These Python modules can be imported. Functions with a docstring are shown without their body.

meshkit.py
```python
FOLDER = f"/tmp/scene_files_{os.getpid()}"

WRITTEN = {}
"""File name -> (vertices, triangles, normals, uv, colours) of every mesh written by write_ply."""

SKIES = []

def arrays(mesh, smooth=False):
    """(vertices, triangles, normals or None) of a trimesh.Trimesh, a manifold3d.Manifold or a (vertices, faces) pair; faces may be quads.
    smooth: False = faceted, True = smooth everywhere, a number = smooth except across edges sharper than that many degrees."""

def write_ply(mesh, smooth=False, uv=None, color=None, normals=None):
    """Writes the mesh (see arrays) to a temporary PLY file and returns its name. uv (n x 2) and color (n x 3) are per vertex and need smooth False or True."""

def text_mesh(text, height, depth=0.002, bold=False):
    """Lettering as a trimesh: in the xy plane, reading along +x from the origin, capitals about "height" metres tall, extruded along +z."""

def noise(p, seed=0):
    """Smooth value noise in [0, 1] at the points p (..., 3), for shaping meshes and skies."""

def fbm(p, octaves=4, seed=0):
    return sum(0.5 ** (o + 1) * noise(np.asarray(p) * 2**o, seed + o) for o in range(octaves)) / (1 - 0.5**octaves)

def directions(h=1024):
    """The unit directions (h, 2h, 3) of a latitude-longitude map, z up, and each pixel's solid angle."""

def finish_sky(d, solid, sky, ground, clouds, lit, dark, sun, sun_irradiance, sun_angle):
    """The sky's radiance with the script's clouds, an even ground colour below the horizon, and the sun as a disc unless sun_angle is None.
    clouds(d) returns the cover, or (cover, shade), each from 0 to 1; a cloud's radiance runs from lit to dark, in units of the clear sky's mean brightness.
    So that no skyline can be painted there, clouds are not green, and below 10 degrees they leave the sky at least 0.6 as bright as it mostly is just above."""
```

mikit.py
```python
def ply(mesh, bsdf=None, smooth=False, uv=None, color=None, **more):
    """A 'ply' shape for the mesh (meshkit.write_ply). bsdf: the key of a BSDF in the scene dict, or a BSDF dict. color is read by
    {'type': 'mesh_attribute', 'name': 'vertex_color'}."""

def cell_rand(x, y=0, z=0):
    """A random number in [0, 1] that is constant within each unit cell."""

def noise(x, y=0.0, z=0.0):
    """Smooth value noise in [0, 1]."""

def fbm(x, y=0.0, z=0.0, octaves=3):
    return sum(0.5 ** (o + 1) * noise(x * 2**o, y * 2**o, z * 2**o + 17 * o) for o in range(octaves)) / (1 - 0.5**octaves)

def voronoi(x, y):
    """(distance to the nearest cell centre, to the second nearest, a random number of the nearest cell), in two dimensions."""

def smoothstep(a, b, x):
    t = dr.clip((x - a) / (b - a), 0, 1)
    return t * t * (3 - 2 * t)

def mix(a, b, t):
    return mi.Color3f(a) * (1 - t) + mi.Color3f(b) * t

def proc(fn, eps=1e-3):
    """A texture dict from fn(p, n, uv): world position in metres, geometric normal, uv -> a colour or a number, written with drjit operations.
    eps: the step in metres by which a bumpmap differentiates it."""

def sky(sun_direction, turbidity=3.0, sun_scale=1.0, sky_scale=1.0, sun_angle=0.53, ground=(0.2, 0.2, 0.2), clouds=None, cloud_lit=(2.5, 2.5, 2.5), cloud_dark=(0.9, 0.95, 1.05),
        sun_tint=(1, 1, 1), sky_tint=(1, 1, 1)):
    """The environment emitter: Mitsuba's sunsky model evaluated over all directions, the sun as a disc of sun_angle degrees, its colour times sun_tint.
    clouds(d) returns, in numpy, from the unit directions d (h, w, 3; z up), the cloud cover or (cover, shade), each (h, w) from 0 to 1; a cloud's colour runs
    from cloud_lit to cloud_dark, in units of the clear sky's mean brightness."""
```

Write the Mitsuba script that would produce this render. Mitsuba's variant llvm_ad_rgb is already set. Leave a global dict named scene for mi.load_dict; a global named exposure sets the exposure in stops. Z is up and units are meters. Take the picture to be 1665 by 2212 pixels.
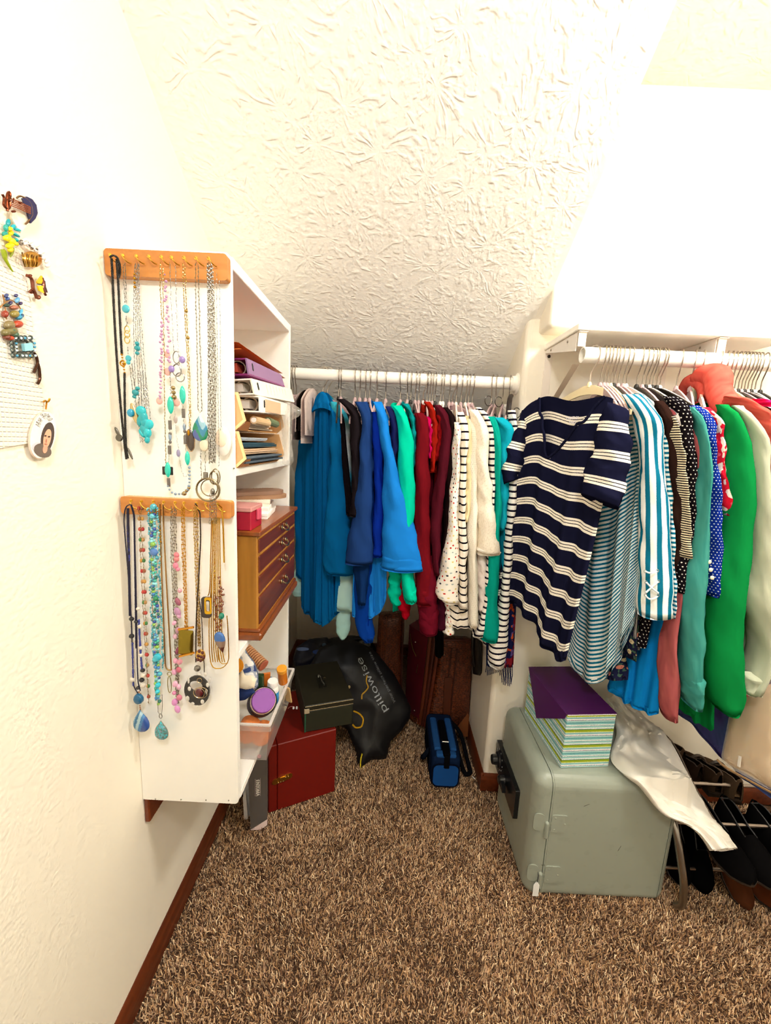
import math, random
import numpy as np, trimesh, drjit as dr, mitsuba as mi
import shapely.geometry as sg
import mikit, meshkit
from mikit import noise, fbm, voronoi, cell_rand, smoothstep, mix

# ------------------------------------------------------------------ camera, lamps, exposure
T = mi.ScalarTransform4f
EYE = np.array([0.0, 0.0, 1.5])
FOCAL, CX, CY = 883.05, 832.5, 1106.0            # pixels of the 1665 x 2212 frame


def view_axes(pitch, yaw, roll):
    base = np.array([[1, 0, 0], [0, 0, -1], [0, 1, 0]], float)
    c, s = math.cos(pitch), math.sin(pitch)
    rx = np.array([[1, 0, 0], [0, c, -s], [0, s, c]])
    c, s = math.cos(yaw), math.sin(yaw)
    rz = np.array([[c, -s, 0], [s, c, 0], [0, 0, 1]])
    c, s = math.cos(roll), math.sin(roll)
    rr = np.array([[c, -s, 0], [s, c, 0], [0, 0, 1]])
    return rr @ rx @ base @ rz


AX = view_axes(0.1679, -0.00287, 0.04672)         # rows: right, down, forward
scene, labels = {}, {}
scene['camera'] = {'type': 'perspective', 'fov_axis': 'x', 'fov': math.degrees(2 * math.atan(CX / FOCAL)), 'near_clip': 0.02, 'far_clip': 50,
                   'to_world': T().look_at(origin=EYE.tolist(), target=(EYE + AX[2]).tolist(), up=(-AX[1]).tolist())}
exposure = 1.12
LAMP_POS, LAMP_R, LAMP_RGB = (1.03, 0.64, 2.44), 0.13, (60.0, 57.0, 50.0)
LAMP2_POS, LAMP2_R, LAMP2_RGB = (0.05, -0.32, 2.45), 0.14, (42.0, 42.5, 43.0)  # unseen lamp behind the viewer, placed to light the slope and end panel


def lamp_globe(key, pos, r, rgb):
    m = trimesh.creation.icosphere(subdivisions=3, radius=r)
    m = trimesh.intersections.slice_mesh_plane(m, [0, 0, -1], [0, 0, 0])
    m.apply_translation(pos)
    scene[key + '__globe'] = mikit.ply(m, {'type': 'diffuse', 'reflectance': {'type': 'rgb', 'value': [.8, .8, .8]}}, True, emitter={'type': 'area', 'radiance': {'type': 'rgb', 'value': list(rgb)}})


lamp_globe('ceiling_lamp', LAMP_POS, LAMP_R, LAMP_RGB)
lamp_globe('ceiling_lamp_001', LAMP2_POS, LAMP2_R, LAMP2_RGB)

# ------------------------------------------------------------------ helpers
RNG = np.random.default_rng(7)


def lin(h):
    v = np.array([int(h[i:i + 2], 16) for i in (1, 3, 5)]) / 255.0
    return np.where(v < 0.04045, v / 12.92, ((v + 0.055) / 1.055) ** 2.4)


def C3(h):
    return mi.Color3f(*[float(x) for x in lin(h)])


def at(px, py, axis, value):
    """The point of the plane axis = value that the photograph shows at this pixel (measuring only)."""
    d = AX.T @ np.array([(px - CX) / FOCAL, (py - CY) / FOCAL, 1.0])
    return EYE + d * ((value - EYE[axis]) / d[axis])


def P(px, py, Y):
    return at(px, py, 1, Y)


def lab(key, label, cat=None, group=None, kind=None):
    labels[key] = {k: v for k, v in (('label', label), ('category', cat), ('group', group), ('kind', kind)) if v}
    return key


TAKEN = set()


def name(base):
    n, k = 0, base
    while k in TAKEN:
        n += 1
        k = f'{base}_{n:03d}'
    TAKEN.add(k)
    return k


def thing(base, label, cat, group=None):
    return lab(name(base), label, cat, group)


def join(*ms):
    out = []
    for m in ms:
        out += list(m) if isinstance(m, (list, tuple)) and not (len(m) == 2 and isinstance(m[0], np.ndarray)) else [m]
    out = [trimesh.Trimesh(*meshkit.arrays(m)[:2], process=False) for m in out]
    return trimesh.util.concatenate(out)


def add(key, mesh, mat, col=None, smooth=30, uv=None):
    """One shape of the scene; col: one colour (hex or rgb) or one per vertex."""
    if mat.startswith('c_') and col is None:
        col = '#cccccc'
    if isinstance(col, str):
        col = lin(col)
    color = None
    if col is not None:
        v, f, _ = meshkit.arrays(mesh)
        m = trimesh.Trimesh(v, f, process=False)
        if callable(col):
            color = np.asarray(col(v))
            smooth = bool(smooth)
        elif np.ndim(col) == 2:
            color = np.asarray(col)
            smooth = bool(smooth)
        else:
            if smooth not in (True, False):
                m = trimesh.Trimesh(v, f, process=True)
                m = trimesh.graph.smooth_shade(m, angle=math.radians(smooth), facet_minarea=None)
                smooth = True
            color = np.tile(np.asarray(col, float), (len(m.vertices), 1))
        mesh = m
    scene[key] = mikit.ply(mesh, mat, smooth, uv=uv, color=color)
    return key


def part(parent, base, mesh, mat, col=None, smooth=30, uv=None, label=None):
    k = parent + '__' + base
    k2, n = k, 0
    while k2 in scene:
        n += 1
        k2 = f'{k}_{n:03d}'
    add(k2, mesh, mat, col, smooth, uv)
    if label:
        labels[k2] = {'label': label}
    return k2


def each(parent, base, meshes, mat, col=None, smooth=30):
    for m in meshes:
        part(parent, base, m, mat, col, smooth)


def cbox(x0, x1, y0, y1, z0, z1, r=0.002):
    """A box with chamfered edges."""
    c, h = np.array([x0 + x1, y0 + y1, z0 + z1]) / 2, np.abs(np.array([x1 - x0, y1 - y0, z1 - z0])) / 2
    r = min(r, 0.45 * h.min())
    pts = []
    for s in np.ndindex(2, 2, 2):
        s = np.array(s) * 2 - 1
        for k in range(3):
            e = h - r
            e[k] = h[k]
            pts.append(c + s * e)
    return trimesh.convex.convex_hull(np.array(pts))


def rbox(x0, x1, y0, y1, z0, z1, r, n=2):
    """A box with rounded edges."""
    s = trimesh.creation.icosphere(subdivisions=n, radius=r)
    lo, hi = np.array([x0, y0, z0]) + r, np.array([x1, y1, z1]) - r
    pts = np.vstack([s.vertices + np.where(np.array(k), hi, lo) for k in np.ndindex(2, 2, 2)])
    return trimesh.convex.convex_hull(pts)


def hexa(p):
    """The convex solid of these points."""
    return trimesh.convex.convex_hull(np.array(p, float))


def moved(mesh, pos=(0, 0, 0), rz=0, rx=0, ry=0, s=1.0):
    m = mesh.copy()
    m.apply_scale(s)
    for a, d in ((rx, [1, 0, 0]), (ry, [0, 1, 0]), (rz, [0, 0, 1])):
        if a:
            m.apply_transform(trimesh.transformations.rotation_matrix(a, d))
    m.apply_translation(pos)
    return m


def framed(mesh, o, ex, ey, ez):
    """The mesh's x, y, z laid along ex, ey, ez from o."""
    m = mesh.copy()
    t = np.eye(4)
    t[:3, 0], t[:3, 1], t[:3, 2], t[:3, 3] = ex, ey, ez, o
    m.apply_transform(t)
    if np.linalg.det(t[:3, :3]) < 0:
        m.invert()
    return m


def unit(v):
    v = np.asarray(v, float)
    return v / (np.linalg.norm(v) + 1e-12)


def spline(pts, n):
    """Points along a smooth curve through pts (n x d)."""
    pts = np.asarray(pts, float)
    if len(pts) == 2:
        return pts[0] + (pts[1] - pts[0]) * np.linspace(0, 1, n)[:, None]
    from scipy.interpolate import PchipInterpolator
    d = np.r_[0, np.cumsum(np.linalg.norm(np.diff(pts[:, :3], axis=0), axis=1) + 1e-6)]
    return PchipInterpolator(d / d[-1], pts)(np.linspace(0, 1, n))


def grid_faces(n, m, close=False):
    i, j = np.meshgrid(np.arange(n - 1), np.arange(m if close else m - 1), indexing='ij')
    a, b = i * m + j, i * m + (j + 1) % m
    q = np.stack([a, b, b + m, a + m], -1).reshape(-1, 4)
    return np.vstack([q[:, [0, 1, 2]], q[:, [0, 2, 3]]])


def wire(pts, r, n=None, sides=6, caps=True, closed=False):
    """A round wire along pts (n: resample as a smooth curve)."""
    pts = np.asarray(pts, float)
    if n:
        if closed:
            pts = np.vstack([pts, pts[:1]])
        pts = spline(pts, n)
        if closed:
            pts = pts[:-1]
    rr = np.broadcast_to(np.asarray(r, float), (len(pts),)) if np.ndim(r) == 0 or len(r) == len(pts) else np.interp(np.linspace(0, 1, len(pts)), np.linspace(0, 1, len(r)), r)
    t = np.gradient(pts, axis=0) if not closed else np.roll(pts, -1, 0) - np.roll(pts, 1, 0)
    t /= np.linalg.norm(t, axis=1, keepdims=True) + 1e-12
    u = np.cross(t[0], [0.31, 0.52, 0.79])
    us = []
    for k in range(len(pts)):
        u = u - t[k] * (u @ t[k])
        u = unit(u)
        us.append(u)
    us = np.array(us)
    w = np.cross(t, us)
    a = np.arange(sides) * 2 * np.pi / sides
    v = (pts[:, None] + rr[:, None, None] * (us[:, None] * np.cos(a)[None, :, None] + w[:, None] * np.sin(a)[None, :, None])).reshape(-1, 3)
    f = grid_faces(len(pts), sides, True)
    if closed:
        i = np.arange(sides)
        a0, b0 = (len(pts) - 1) * sides + i, (len(pts) - 1) * sides + (i + 1) % sides
        f = np.vstack([f, np.stack([a0, b0, (i + 1) % sides], 1), np.stack([a0, (i + 1) % sides, i], 1)])
    elif caps:
        n0 = len(v)
        v = np.vstack([v, pts[:1], pts[-1:]])
        i = np.arange(sides)
        e = (len(pts) - 1) * sides
        f = np.vstack([f, np.stack([(i + 1) % sides, i, i * 0 + n0], 1), np.stack([e + i, e + (i + 1) % sides, i * 0 + n0 + 1], 1)])
    return trimesh.Trimesh(v, f, process=False)


def lathe(profile, n=24):
    """(r, z) pairs turned about z."""
    p = np.asarray(profile, float)
    a = np.arange(n) * 2 * np.pi / n
    v = np.stack([p[:, None, 0] * np.cos(a), p[:, None, 0] * np.sin(a), np.broadcast_to(p[:, None, 1], (len(p), n))], -1).reshape(-1, 3)
    return trimesh.Trimesh(v, grid_faces(len(p), n, True)[:, ::-1], process=False)


def prism(poly, depth):
    """A 2D outline extruded along z."""
    g = poly if hasattr(poly, 'geom_type') else sg.Polygon(poly)
    g = g.buffer(0)
    gs = getattr(g, 'geoms', [g])
    return join([trimesh.creation.extrude_polygon(x, depth, engine='earcut') for x in gs])


def rrect(w, h, r, x=0, y=0):
    return sg.box(x - w / 2 + r, y - h / 2 + r, x + w / 2 - r, y + h / 2 - r).buffer(r, quad_segs=4)


def ball(c, r, sub=1, s=(1, 1, 1)):
    m = trimesh.creation.icosphere(subdivisions=sub, radius=1)
    m.apply_scale(np.array(s) * r)
    m.apply_translation(c)
    return m


def words(text, h, o, ex, ey, depth=0.0008, bold=False, centre=False):
    m = meshkit.text_mesh(text, h, depth, bold)
    if centre:
        m.apply_translation([-(m.bounds[0][0] + m.bounds[1][0]) / 2, 0, 0])
    ex, ey = unit(ex), unit(ey)
    return framed(m, o, ex, ey, np.cross(ex, ey))


# ------------------------------------------------------------------ cloth
def sheet(top, bot, th=0.035, folds=4, amp=0.006, seed=0, n=30, m=26, side=None, belly=0.0, drop=0.0, soft=1.0):
    """A hanging garment body: two layers between the shoulder line 'top' and the hem 'bot' (3D points from one edge to the other)."""
    g = np.random.default_rng(seed)
    s = np.linspace(0, 1, n)
    A, B = spline(top, n), spline(bot, n)
    t = np.linspace(0, 1, m)[:, None, None]
    mid = A + (B - A) * t
    if side is None:
        d = A[-1] - A[0]
        side = unit([d[1], -d[0], 0])
    side = np.asarray(side, float)
    prof = np.sqrt(np.clip(1 - (2 * s - 1) ** 2, 0, 1)) ** 0.7
    tt = np.linspace(0, 1, m)
    grow = np.clip(tt / 0.10, 0, 1) ** 0.6 * (1 + belly * tt)
    ph, ph2 = g.uniform(0, 6.28, 2)
    wob = meshkit.noise(np.stack([s[None] * 3 + 0 * tt[:, None], tt[:, None] * 2 + 0 * s[None], np.full((m, n), seed * 1.7)], -1), seed)
    F = amp * (tt[:, None] ** 0.6) * (np.sin(2 * np.pi * folds * s[None] + ph + 5 * wob) + 0.5 * np.sin(2 * np.pi * folds * 1.9 * s[None] + ph2 + 4 * wob))
    F2 = amp * 0.55 * (tt[:, None] ** 0.5) * np.sin(2 * np.pi * folds * 1.3 * s[None] + ph2 + 6 * wob)
    th = th * .55
    half = th / 2 * prof[None] * grow[:, None]
    fr = mid + side * (half + F)[..., None]
    bk = mid + side * (-half + F * 0.6 + F2 * soft)[..., None]
    fr[..., 2] -= drop * tt[:, None] * wob
    bk[..., 2] -= drop * tt[:, None] * wob
    ring = np.concatenate([fr, bk[:, ::-1], fr[:, :1]], 1)
    ins = ring[-1] + np.array([0, 0, 0.02]) + 0.12 * (ring[-1].mean(0) - ring[-1]) * np.array([1, 1, 0])
    ring = np.concatenate([ring, ins[None]], 0)
    k = ring.shape[1]
    u = np.concatenate([np.linspace(0, 1, n), np.linspace(1, 0, n), [0]]) * np.linalg.norm(B[-1] - B[0])
    ln = np.linalg.norm(B - A, axis=1).mean()
    vv = np.concatenate([tt, [1.0 - 0.02 / ln]]) * ln
    uv = np.stack([np.broadcast_to(u, ring.shape[:2]), np.broadcast_to(vv[:, None], ring.shape[:2])], -1).reshape(-1, 2)
    return trimesh.Trimesh(ring.reshape(-1, 3), grid_faces(len(ring), k), process=False), uv


def sleeve(rows, Y, ry=0.032, seed=0, n=34, m=22, amp=0.005, twist=0.0):
    """A hanging sleeve from rows (height row, left, right) seen at depth Y (one value or top and bottom)."""
    rows = np.array(rows, float)
    Ys = np.interp(np.linspace(0, 1, len(rows)), np.linspace(0, 1, np.size(Y)), np.atleast_1d(Y))
    L = np.array([P(r[1], r[0], y) for r, y in zip(rows, Ys)])
    R = np.array([P(r[2], r[0], y) for r, y in zip(rows, Ys)])
    return tube2(L, R, ry, seed, n, m, amp, twist)


def tube2(L, R, ry=0.032, seed=0, n=34, m=22, amp=0.005, twist=0.0):
    c = spline(np.hstack([(L + R) / 2, (R - L) / 2]), n)
    cen, half = c[:, :3], c[:, 3:]
    a = np.linspace(0, 2 * np.pi, m + 1)
    back = unit(np.cross(unit(half.mean(0)), unit(cen[-1] - cen[0])))
    if back[1] < 0:
        back = -back
    t = np.linspace(0, 1, n)
    e = np.minimum(1, (t / 0.12)) ** 0.5 * 0.85 + 0.15
    ryv = np.interp(t, np.linspace(0, 1, np.size(ry)), np.atleast_1d(ry))
    wob = meshkit.fbm(np.stack([np.cos(a)[None] * 1.3 + 0 * t[:, None], np.sin(a)[None] * 1.3 + 0 * t[:, None], t[:, None] * 9 + seed * 3.1 + 0 * a[None]], -1), 2, seed) - 0.5
    k = 1 + 0 * wob
    ring = cen[:, None] + half[:, None] * (np.cos(a)[None, :, None] * k[..., None]) + back * (np.sin(a)[None] * ryv[:, None] * e[:, None])[..., None]
    nrm = unit(half.mean(0))[None, None] * np.cos(a)[None, :, None] + back * np.sin(a)[None, :, None]
    ring = ring + nrm * (amp * 4 * wob)[..., None]
    fold = np.sin(t[:, None] * (14 + seed % 5) + 2.2 * np.cos(a[None] + seed) + 6 * wob) * np.exp(-((t[:, None] - .38) / .22) ** 2) + .7 * np.sin(3 * a[None] + seed + 5 * t[:, None]) * t[:, None]
    ring = ring + nrm * (amp * .24 * fold)[..., None]
    ln = np.linalg.norm(np.diff(cen, axis=0), axis=1).sum()
    ins = ring[-2] + 0.15 * (cen[-2] - ring[-2])
    ring = np.concatenate([ring, ins[None]], 0)
    vv = np.concatenate([t * ln, [t[-2] * ln]])
    per = np.linalg.norm(half, axis=1).mean() * 2 + np.mean(ryv) * 2
    uv = np.stack([np.broadcast_to(a / (2 * np.pi) * per * 1.3, ring.shape[:2]), np.broadcast_to(vv[:, None], ring.shape[:2])], -1).reshape(-1, 2)
    return trimesh.Trimesh(ring.reshape(-1, 3), grid_faces(len(ring), m + 1), process=False), uv


def inflate(outline, o, ex, ey, depth, step=0.012, power=0.5, wrinkle=0.0, seed=0, back=0.35, scale=9.0):
    """A soft solid: the flat outline (2D, metres along ex, ey from o) puffed out by depth along ex x ey, most in its middle."""
    import shapely
    poly = sg.Polygon(outline).buffer(0)
    x0, y0, x1, y1 = poly.bounds
    gx, gy = np.meshgrid(np.arange(x0, x1, step), np.arange(y0, y1, step))
    pts = np.stack([gx.ravel(), gy.ravel()], 1)
    inside = shapely.contains_xy(poly.buffer(-step * 0.5), pts[:, 0], pts[:, 1])
    ring = poly.exterior
    nb = max(24, int(ring.length / step))
    edge = np.array([ring.interpolate(k / nb, normalized=True).coords[0] for k in range(nb)])
    pts = np.vstack([edge, pts[inside]])
    from scipy.spatial import Delaunay
    tri = Delaunay(pts).simplices
    cen = pts[tri].mean(1)
    tri = tri[shapely.contains_xy(poly, cen[:, 0], cen[:, 1])]
    dist = shapely.distance(ring, shapely.points(pts))
    dist[:nb] = 0
    h = (dist / (dist.max() + 1e-9)) ** power
    wr = (meshkit.fbm(np.column_stack([pts * scale, np.full(len(pts), seed)]), 3, seed) - 0.5) * wrinkle * np.minimum(1, dist / (3 * step))
    ex, ey = np.asarray(ex, float), np.asarray(ey, float)
    nz = unit(np.cross(ex, ey))
    base = np.asarray(o) + pts[:, :1] * ex + pts[:, 1:] * ey
    f = base + nz * (h * depth + wr)[:, None]
    b = base - nz * (h * depth * back)[:, None]
    n = len(pts)
    a = pts[tri]
    ccw = ((a[:, 1, 0] - a[:, 0, 0]) * (a[:, 2, 1] - a[:, 0, 1]) - (a[:, 1, 1] - a[:, 0, 1]) * (a[:, 2, 0] - a[:, 0, 0])) > 0
    tri = np.where(ccw[:, None], tri, tri[:, ::-1])
    tb = tri[:, ::-1] + n
    return trimesh.Trimesh(np.vstack([f, b]), np.vstack([tri, np.where(tb - n < nb, tb - n, tb)]), process=False), np.vstack([pts, pts])

# ------------------------------------------------------------------ materials
VC = {'type': 'mesh_attribute', 'name': 'vertex_color'}


def rgb(h):
    return {'type': 'rgb', 'value': [float(x) for x in (lin(h) if isinstance(h, str) else h)]}


def two(b):
    return {'type': 'twosided', 'bsdf': b}


def diffuse(fn):
    return two({'type': 'diffuse', 'reflectance': mikit.proc(fn) if callable(fn) else rgb(fn)})


def bump(b, fn, scale, eps=1e-3):
    return two({'type': 'bumpmap', 'arbitrary': mikit.proc(fn, eps), 'scale': scale, 'bsdf': b})


scene['c_cloth'] = two({'type': 'diffuse', 'reflectance': VC})
scene['c_satin'] = two({'type': 'principled', 'base_color': VC, 'roughness': 0.5, 'specular': 0.4})
scene['c_gloss'] = two({'type': 'principled', 'base_color': VC, 'roughness': 0.22, 'specular': 0.5})
scene['c_metal'] = two({'type': 'principled', 'base_color': VC, 'roughness': 0.25, 'metallic': 1.0})
scene['c_stone'] = two({'type': 'principled', 'base_color': VC, 'roughness': 0.12, 'specular': 0.6, 'clearcoat': 0.6})
scene['clear_plastic'] = {'type': 'blendbsdf', 'weight': 0.17, 'a': {'type': 'thindielectric', 'int_ior': 1.45}, 'b': two({'type': 'diffuse', 'reflectance': rgb('#d8d4d0')})}
scene['clear_film'] = {'type': 'blendbsdf', 'weight': 0.10, 'a': {'type': 'thindielectric', 'int_ior': 1.5}, 'b': two({'type': 'diffuse', 'reflectance': rgb('#e8e4dc')})}
PAINT = '#efe8da'


def peel(p, n, uv):
    return fbm(p.x * 170 + p.y * 13, p.y * 170, p.z * 170, 2)


def stomp(p, n, uv):
    """Crow's-foot brush plaster: fans of ridges around scattered centres."""
    x, y = p.x * 7.5 + 0.3 * noise(p.x * 12, p.y * 12), p.y * 9.2 + 0.3 * noise(p.x * 12, p.y * 12, 4)
    best, dx, dy, k = mi.Float(9), mi.Float(0), mi.Float(0), mi.Float(0)
    for a in (-1, 0, 1):
        for b in (-1, 0, 1):
            cx, cy = dr.floor(x) + a, dr.floor(y) + b
            ex, ey = x - cx - cell_rand(cx, cy, 1), y - cy - cell_rand(cx, cy, 2)
            d = ex * ex + ey * ey
            near = d < best
            dx, dy, k, best = dr.select(near, ex, dx), dr.select(near, ey, dy), dr.select(near, cell_rand(cx, cy, 3), k), dr.minimum(best, d)
    r = dr.sqrt(best)
    th = dr.atan2(dy, dx)
    ridge = noise(th * 7.0 + k * 40 + 1.5 * noise(p.x * 42, p.y * 42), r * 5.5 + k * 9, k * 17)
    ridge = smoothstep(0.52, 0.85, ridge) * smoothstep(0.02, 0.2, r)
    return ridge + 0.6 * smoothstep(0.5, 0.8, fbm(p.x * 95, p.y * 95, p.z * 95, 2))


scene['wall_paint'] = bump({'type': 'diffuse', 'reflectance': rgb(PAINT)}, peel, 0.0011)
scene['ceiling_paint'] = bump({'type': 'diffuse', 'reflectance': rgb('#f4f1ec')}, stomp, 0.0015, 1.2e-3)
scene['flat_ceiling_paint'] = bump({'type': 'diffuse', 'reflectance': rgb('#efe8c6')}, stomp, 0.0022, 1.2e-3)  # yellower than the slope: warm lamp tint put into the colour
scene['flat_paint'] = diffuse('#f0ece4')


def grain(dark, light, along, k=1.0, knots=0.0):
    """Wood: fine lines running along x, y or z."""
    a, b = C3(dark), C3(light)

    def fn(p, n, uv):
        q = [p.x, p.y, p.z]
        q = [v * (4.0 if i == along else 62.0) * k for i, v in enumerate(q)]
        w = fbm(*q, 3)
        s = noise(*[v * 0.19 for v in q])
        return mix(a, b, dr.clip(0.25 + 0.9 * (w - 0.5) + 0.75 * s, 0, 1))
    return fn


def wood(key, dark, light, along, rough=0.35, k=1.0, spec=0.4):
    scene[key] = two({'type': 'principled', 'base_color': mikit.proc(grain(dark, light, along, k)), 'roughness': rough, 'specular': spec})


wood('wood_base', '#3a1609', '#6e3115', 1, 0.38)
wood('wood_honey', '#a8642a', '#cc8a48', 0, 0.3)
wood('wood_chest', '#5c2a10', '#8a4a20', 1, 0.25, spec=0.5)
wood('wood_chest_end', '#86561c', '#b98236', 2, 0.35)
wood('wood_drawer', '#4a1c10', '#6c3018', 1, 0.3)
wood('wood_board', '#a64a16', '#c96a24', 1, 0.4)

# ------------------------------------------------------------------ the setting
XL, YBACK, D1, XPIER, XB, YBUMP, XCHEEK, HIGH = -0.602, 2.735, 1.598, 0.484, 0.527, 1.492, 1.217, 2.64
XR, YREAR = 1.78, -2.0


def slope_z(y):
    return 2.07 - 0.675 * (y - 1.45)


YFLAT = 1.45 - (HIGH - 2.07) / 0.675


def struct(key, mesh, mat, label, **k):
    TAKEN.add(key)
    add(key, mesh, mat, **k)
    return lab(key, label, None, None, 'structure')


W = 0.06
struct('wall_left', cbox(XL - W, XL, YREAR, YBACK + W, -0.05, HIGH + .1, .001), 'wall_paint', 'tall cream wall on the left with a fine orange peel texture')
struct('wall_back', cbox(XL, XPIER + .2, YBACK, YBACK + W, -0.05, 1.26, .001), 'wall_paint', 'low back knee wall in the shade behind the hanging clothes')
# the wall behind the right rod and its end that runs back as the right side of the deep bay, corner rounded
cor = [(XPIER + .022 - .022 * math.cos(a), D1 + .022 - .022 * math.sin(a)) for a in np.linspace(0, math.pi / 2, 8)]
pier = sg.Polygon([(XPIER, YBACK)] + cor + [(XR, D1), (XR, D1 + W + .02), (XPIER + W + .02, D1 + W + .02), (XPIER + W + .02, YBACK)])
m = prism(pier, 2.06)
struct('wall_right', m, 'wall_paint', 'cream wall that ends in a rounded corner beside the hanging clothes and runs behind the right rod')
struct('wall_upper', join(rbox(XB, XCHEEK + .03, YBUMP, D1 + .05, 1.917, HIGH + .05, .016)), 'wall_paint', 'bright white raised wall face above the right shelf, lower corner rounded')
wing = sg.Polygon([(YBUMP + .02, 1.90), (YBUMP + .02, HIGH), (YFLAT, HIGH), (1.30, slope_z(1.30)), (1.30, 1.90)])
struct('wall_cheek', framed(prism(wing, .05), (XCHEEK, 0, 0), (0, 1, 0), (0, 0, 1), (1, 0, 0)), 'wall_paint', 'pale wall return at the right end of the raised wall face')
struct('wall_room_right', cbox(XR, XR + W, YREAR, D1 + .1, -0.05, HIGH + .1, .001), 'flat_paint', 'plain wall of the room on the right, outside the frame')
struct('wall_rear', cbox(XL, XR, YREAR - W, YREAR, -0.05, HIGH + .1, .001), 'flat_paint', 'plain wall of the room behind the viewer')


def slab(x0, x1, y0, y1, th=0.03, z=slope_z):
    p = [(x, y, z(y) + d) for x in (x0, x1) for y in (y0, y1) for d in (0, th)]
    return hexa(p)


struct('ceiling_slope', slab(XL, XB, YFLAT, YBACK), 'ceiling_paint', 'sloping ceiling with a brushed crow foot plaster texture', smooth=False)
struct('ceiling_slope_right', slab(XCHEEK + .02, XR, YFLAT, D1 + .05), 'ceiling_paint', 'rest of the sloping ceiling at the right', smooth=False)
struct('ceiling_flat', cbox(XL, XR, YREAR, YBUMP + .1, HIGH, HIGH + .04, .001), 'flat_ceiling_paint', 'flat cream ceiling with brushed plaster texture', smooth=False)
cheek = sg.Polygon([(YFLAT, HIGH), (YBUMP + .1, HIGH), (YBUMP + .1, slope_z(YBUMP + .1))])
struct('wall_dormer', framed(prism(cheek, .02), (XB - .02, 0, 0), (0, 1, 0), (0, 0, 1), (1, 0, 0)), 'flat_paint', 'wall return above the edge of the sloping ceiling')
struct('lamp_stem_housing', moved(lathe([(0, 0), (LAMP_R + .02, 0), (LAMP_R + .02, .02), (.05, .05), (.05, HIGH - LAMP_POS[2]), (0, HIGH - LAMP_POS[2])]), (LAMP_POS[0], LAMP_POS[1], LAMP_POS[2] + .001)), 'flat_paint', 'white ceiling rose of the ceiling lamp')  # unseen wide cap, keeps direct lamp light off the flat ceiling
lab('ceiling_lamp', 'round white ceiling lamp above the right shelf, outside the frame', 'lamp')
lab('ceiling_lamp_001', 'round white ceiling lamp behind the viewer', 'lamp')
scene['ceiling_lamp__rose'] = scene.pop('lamp_stem_housing')
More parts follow.
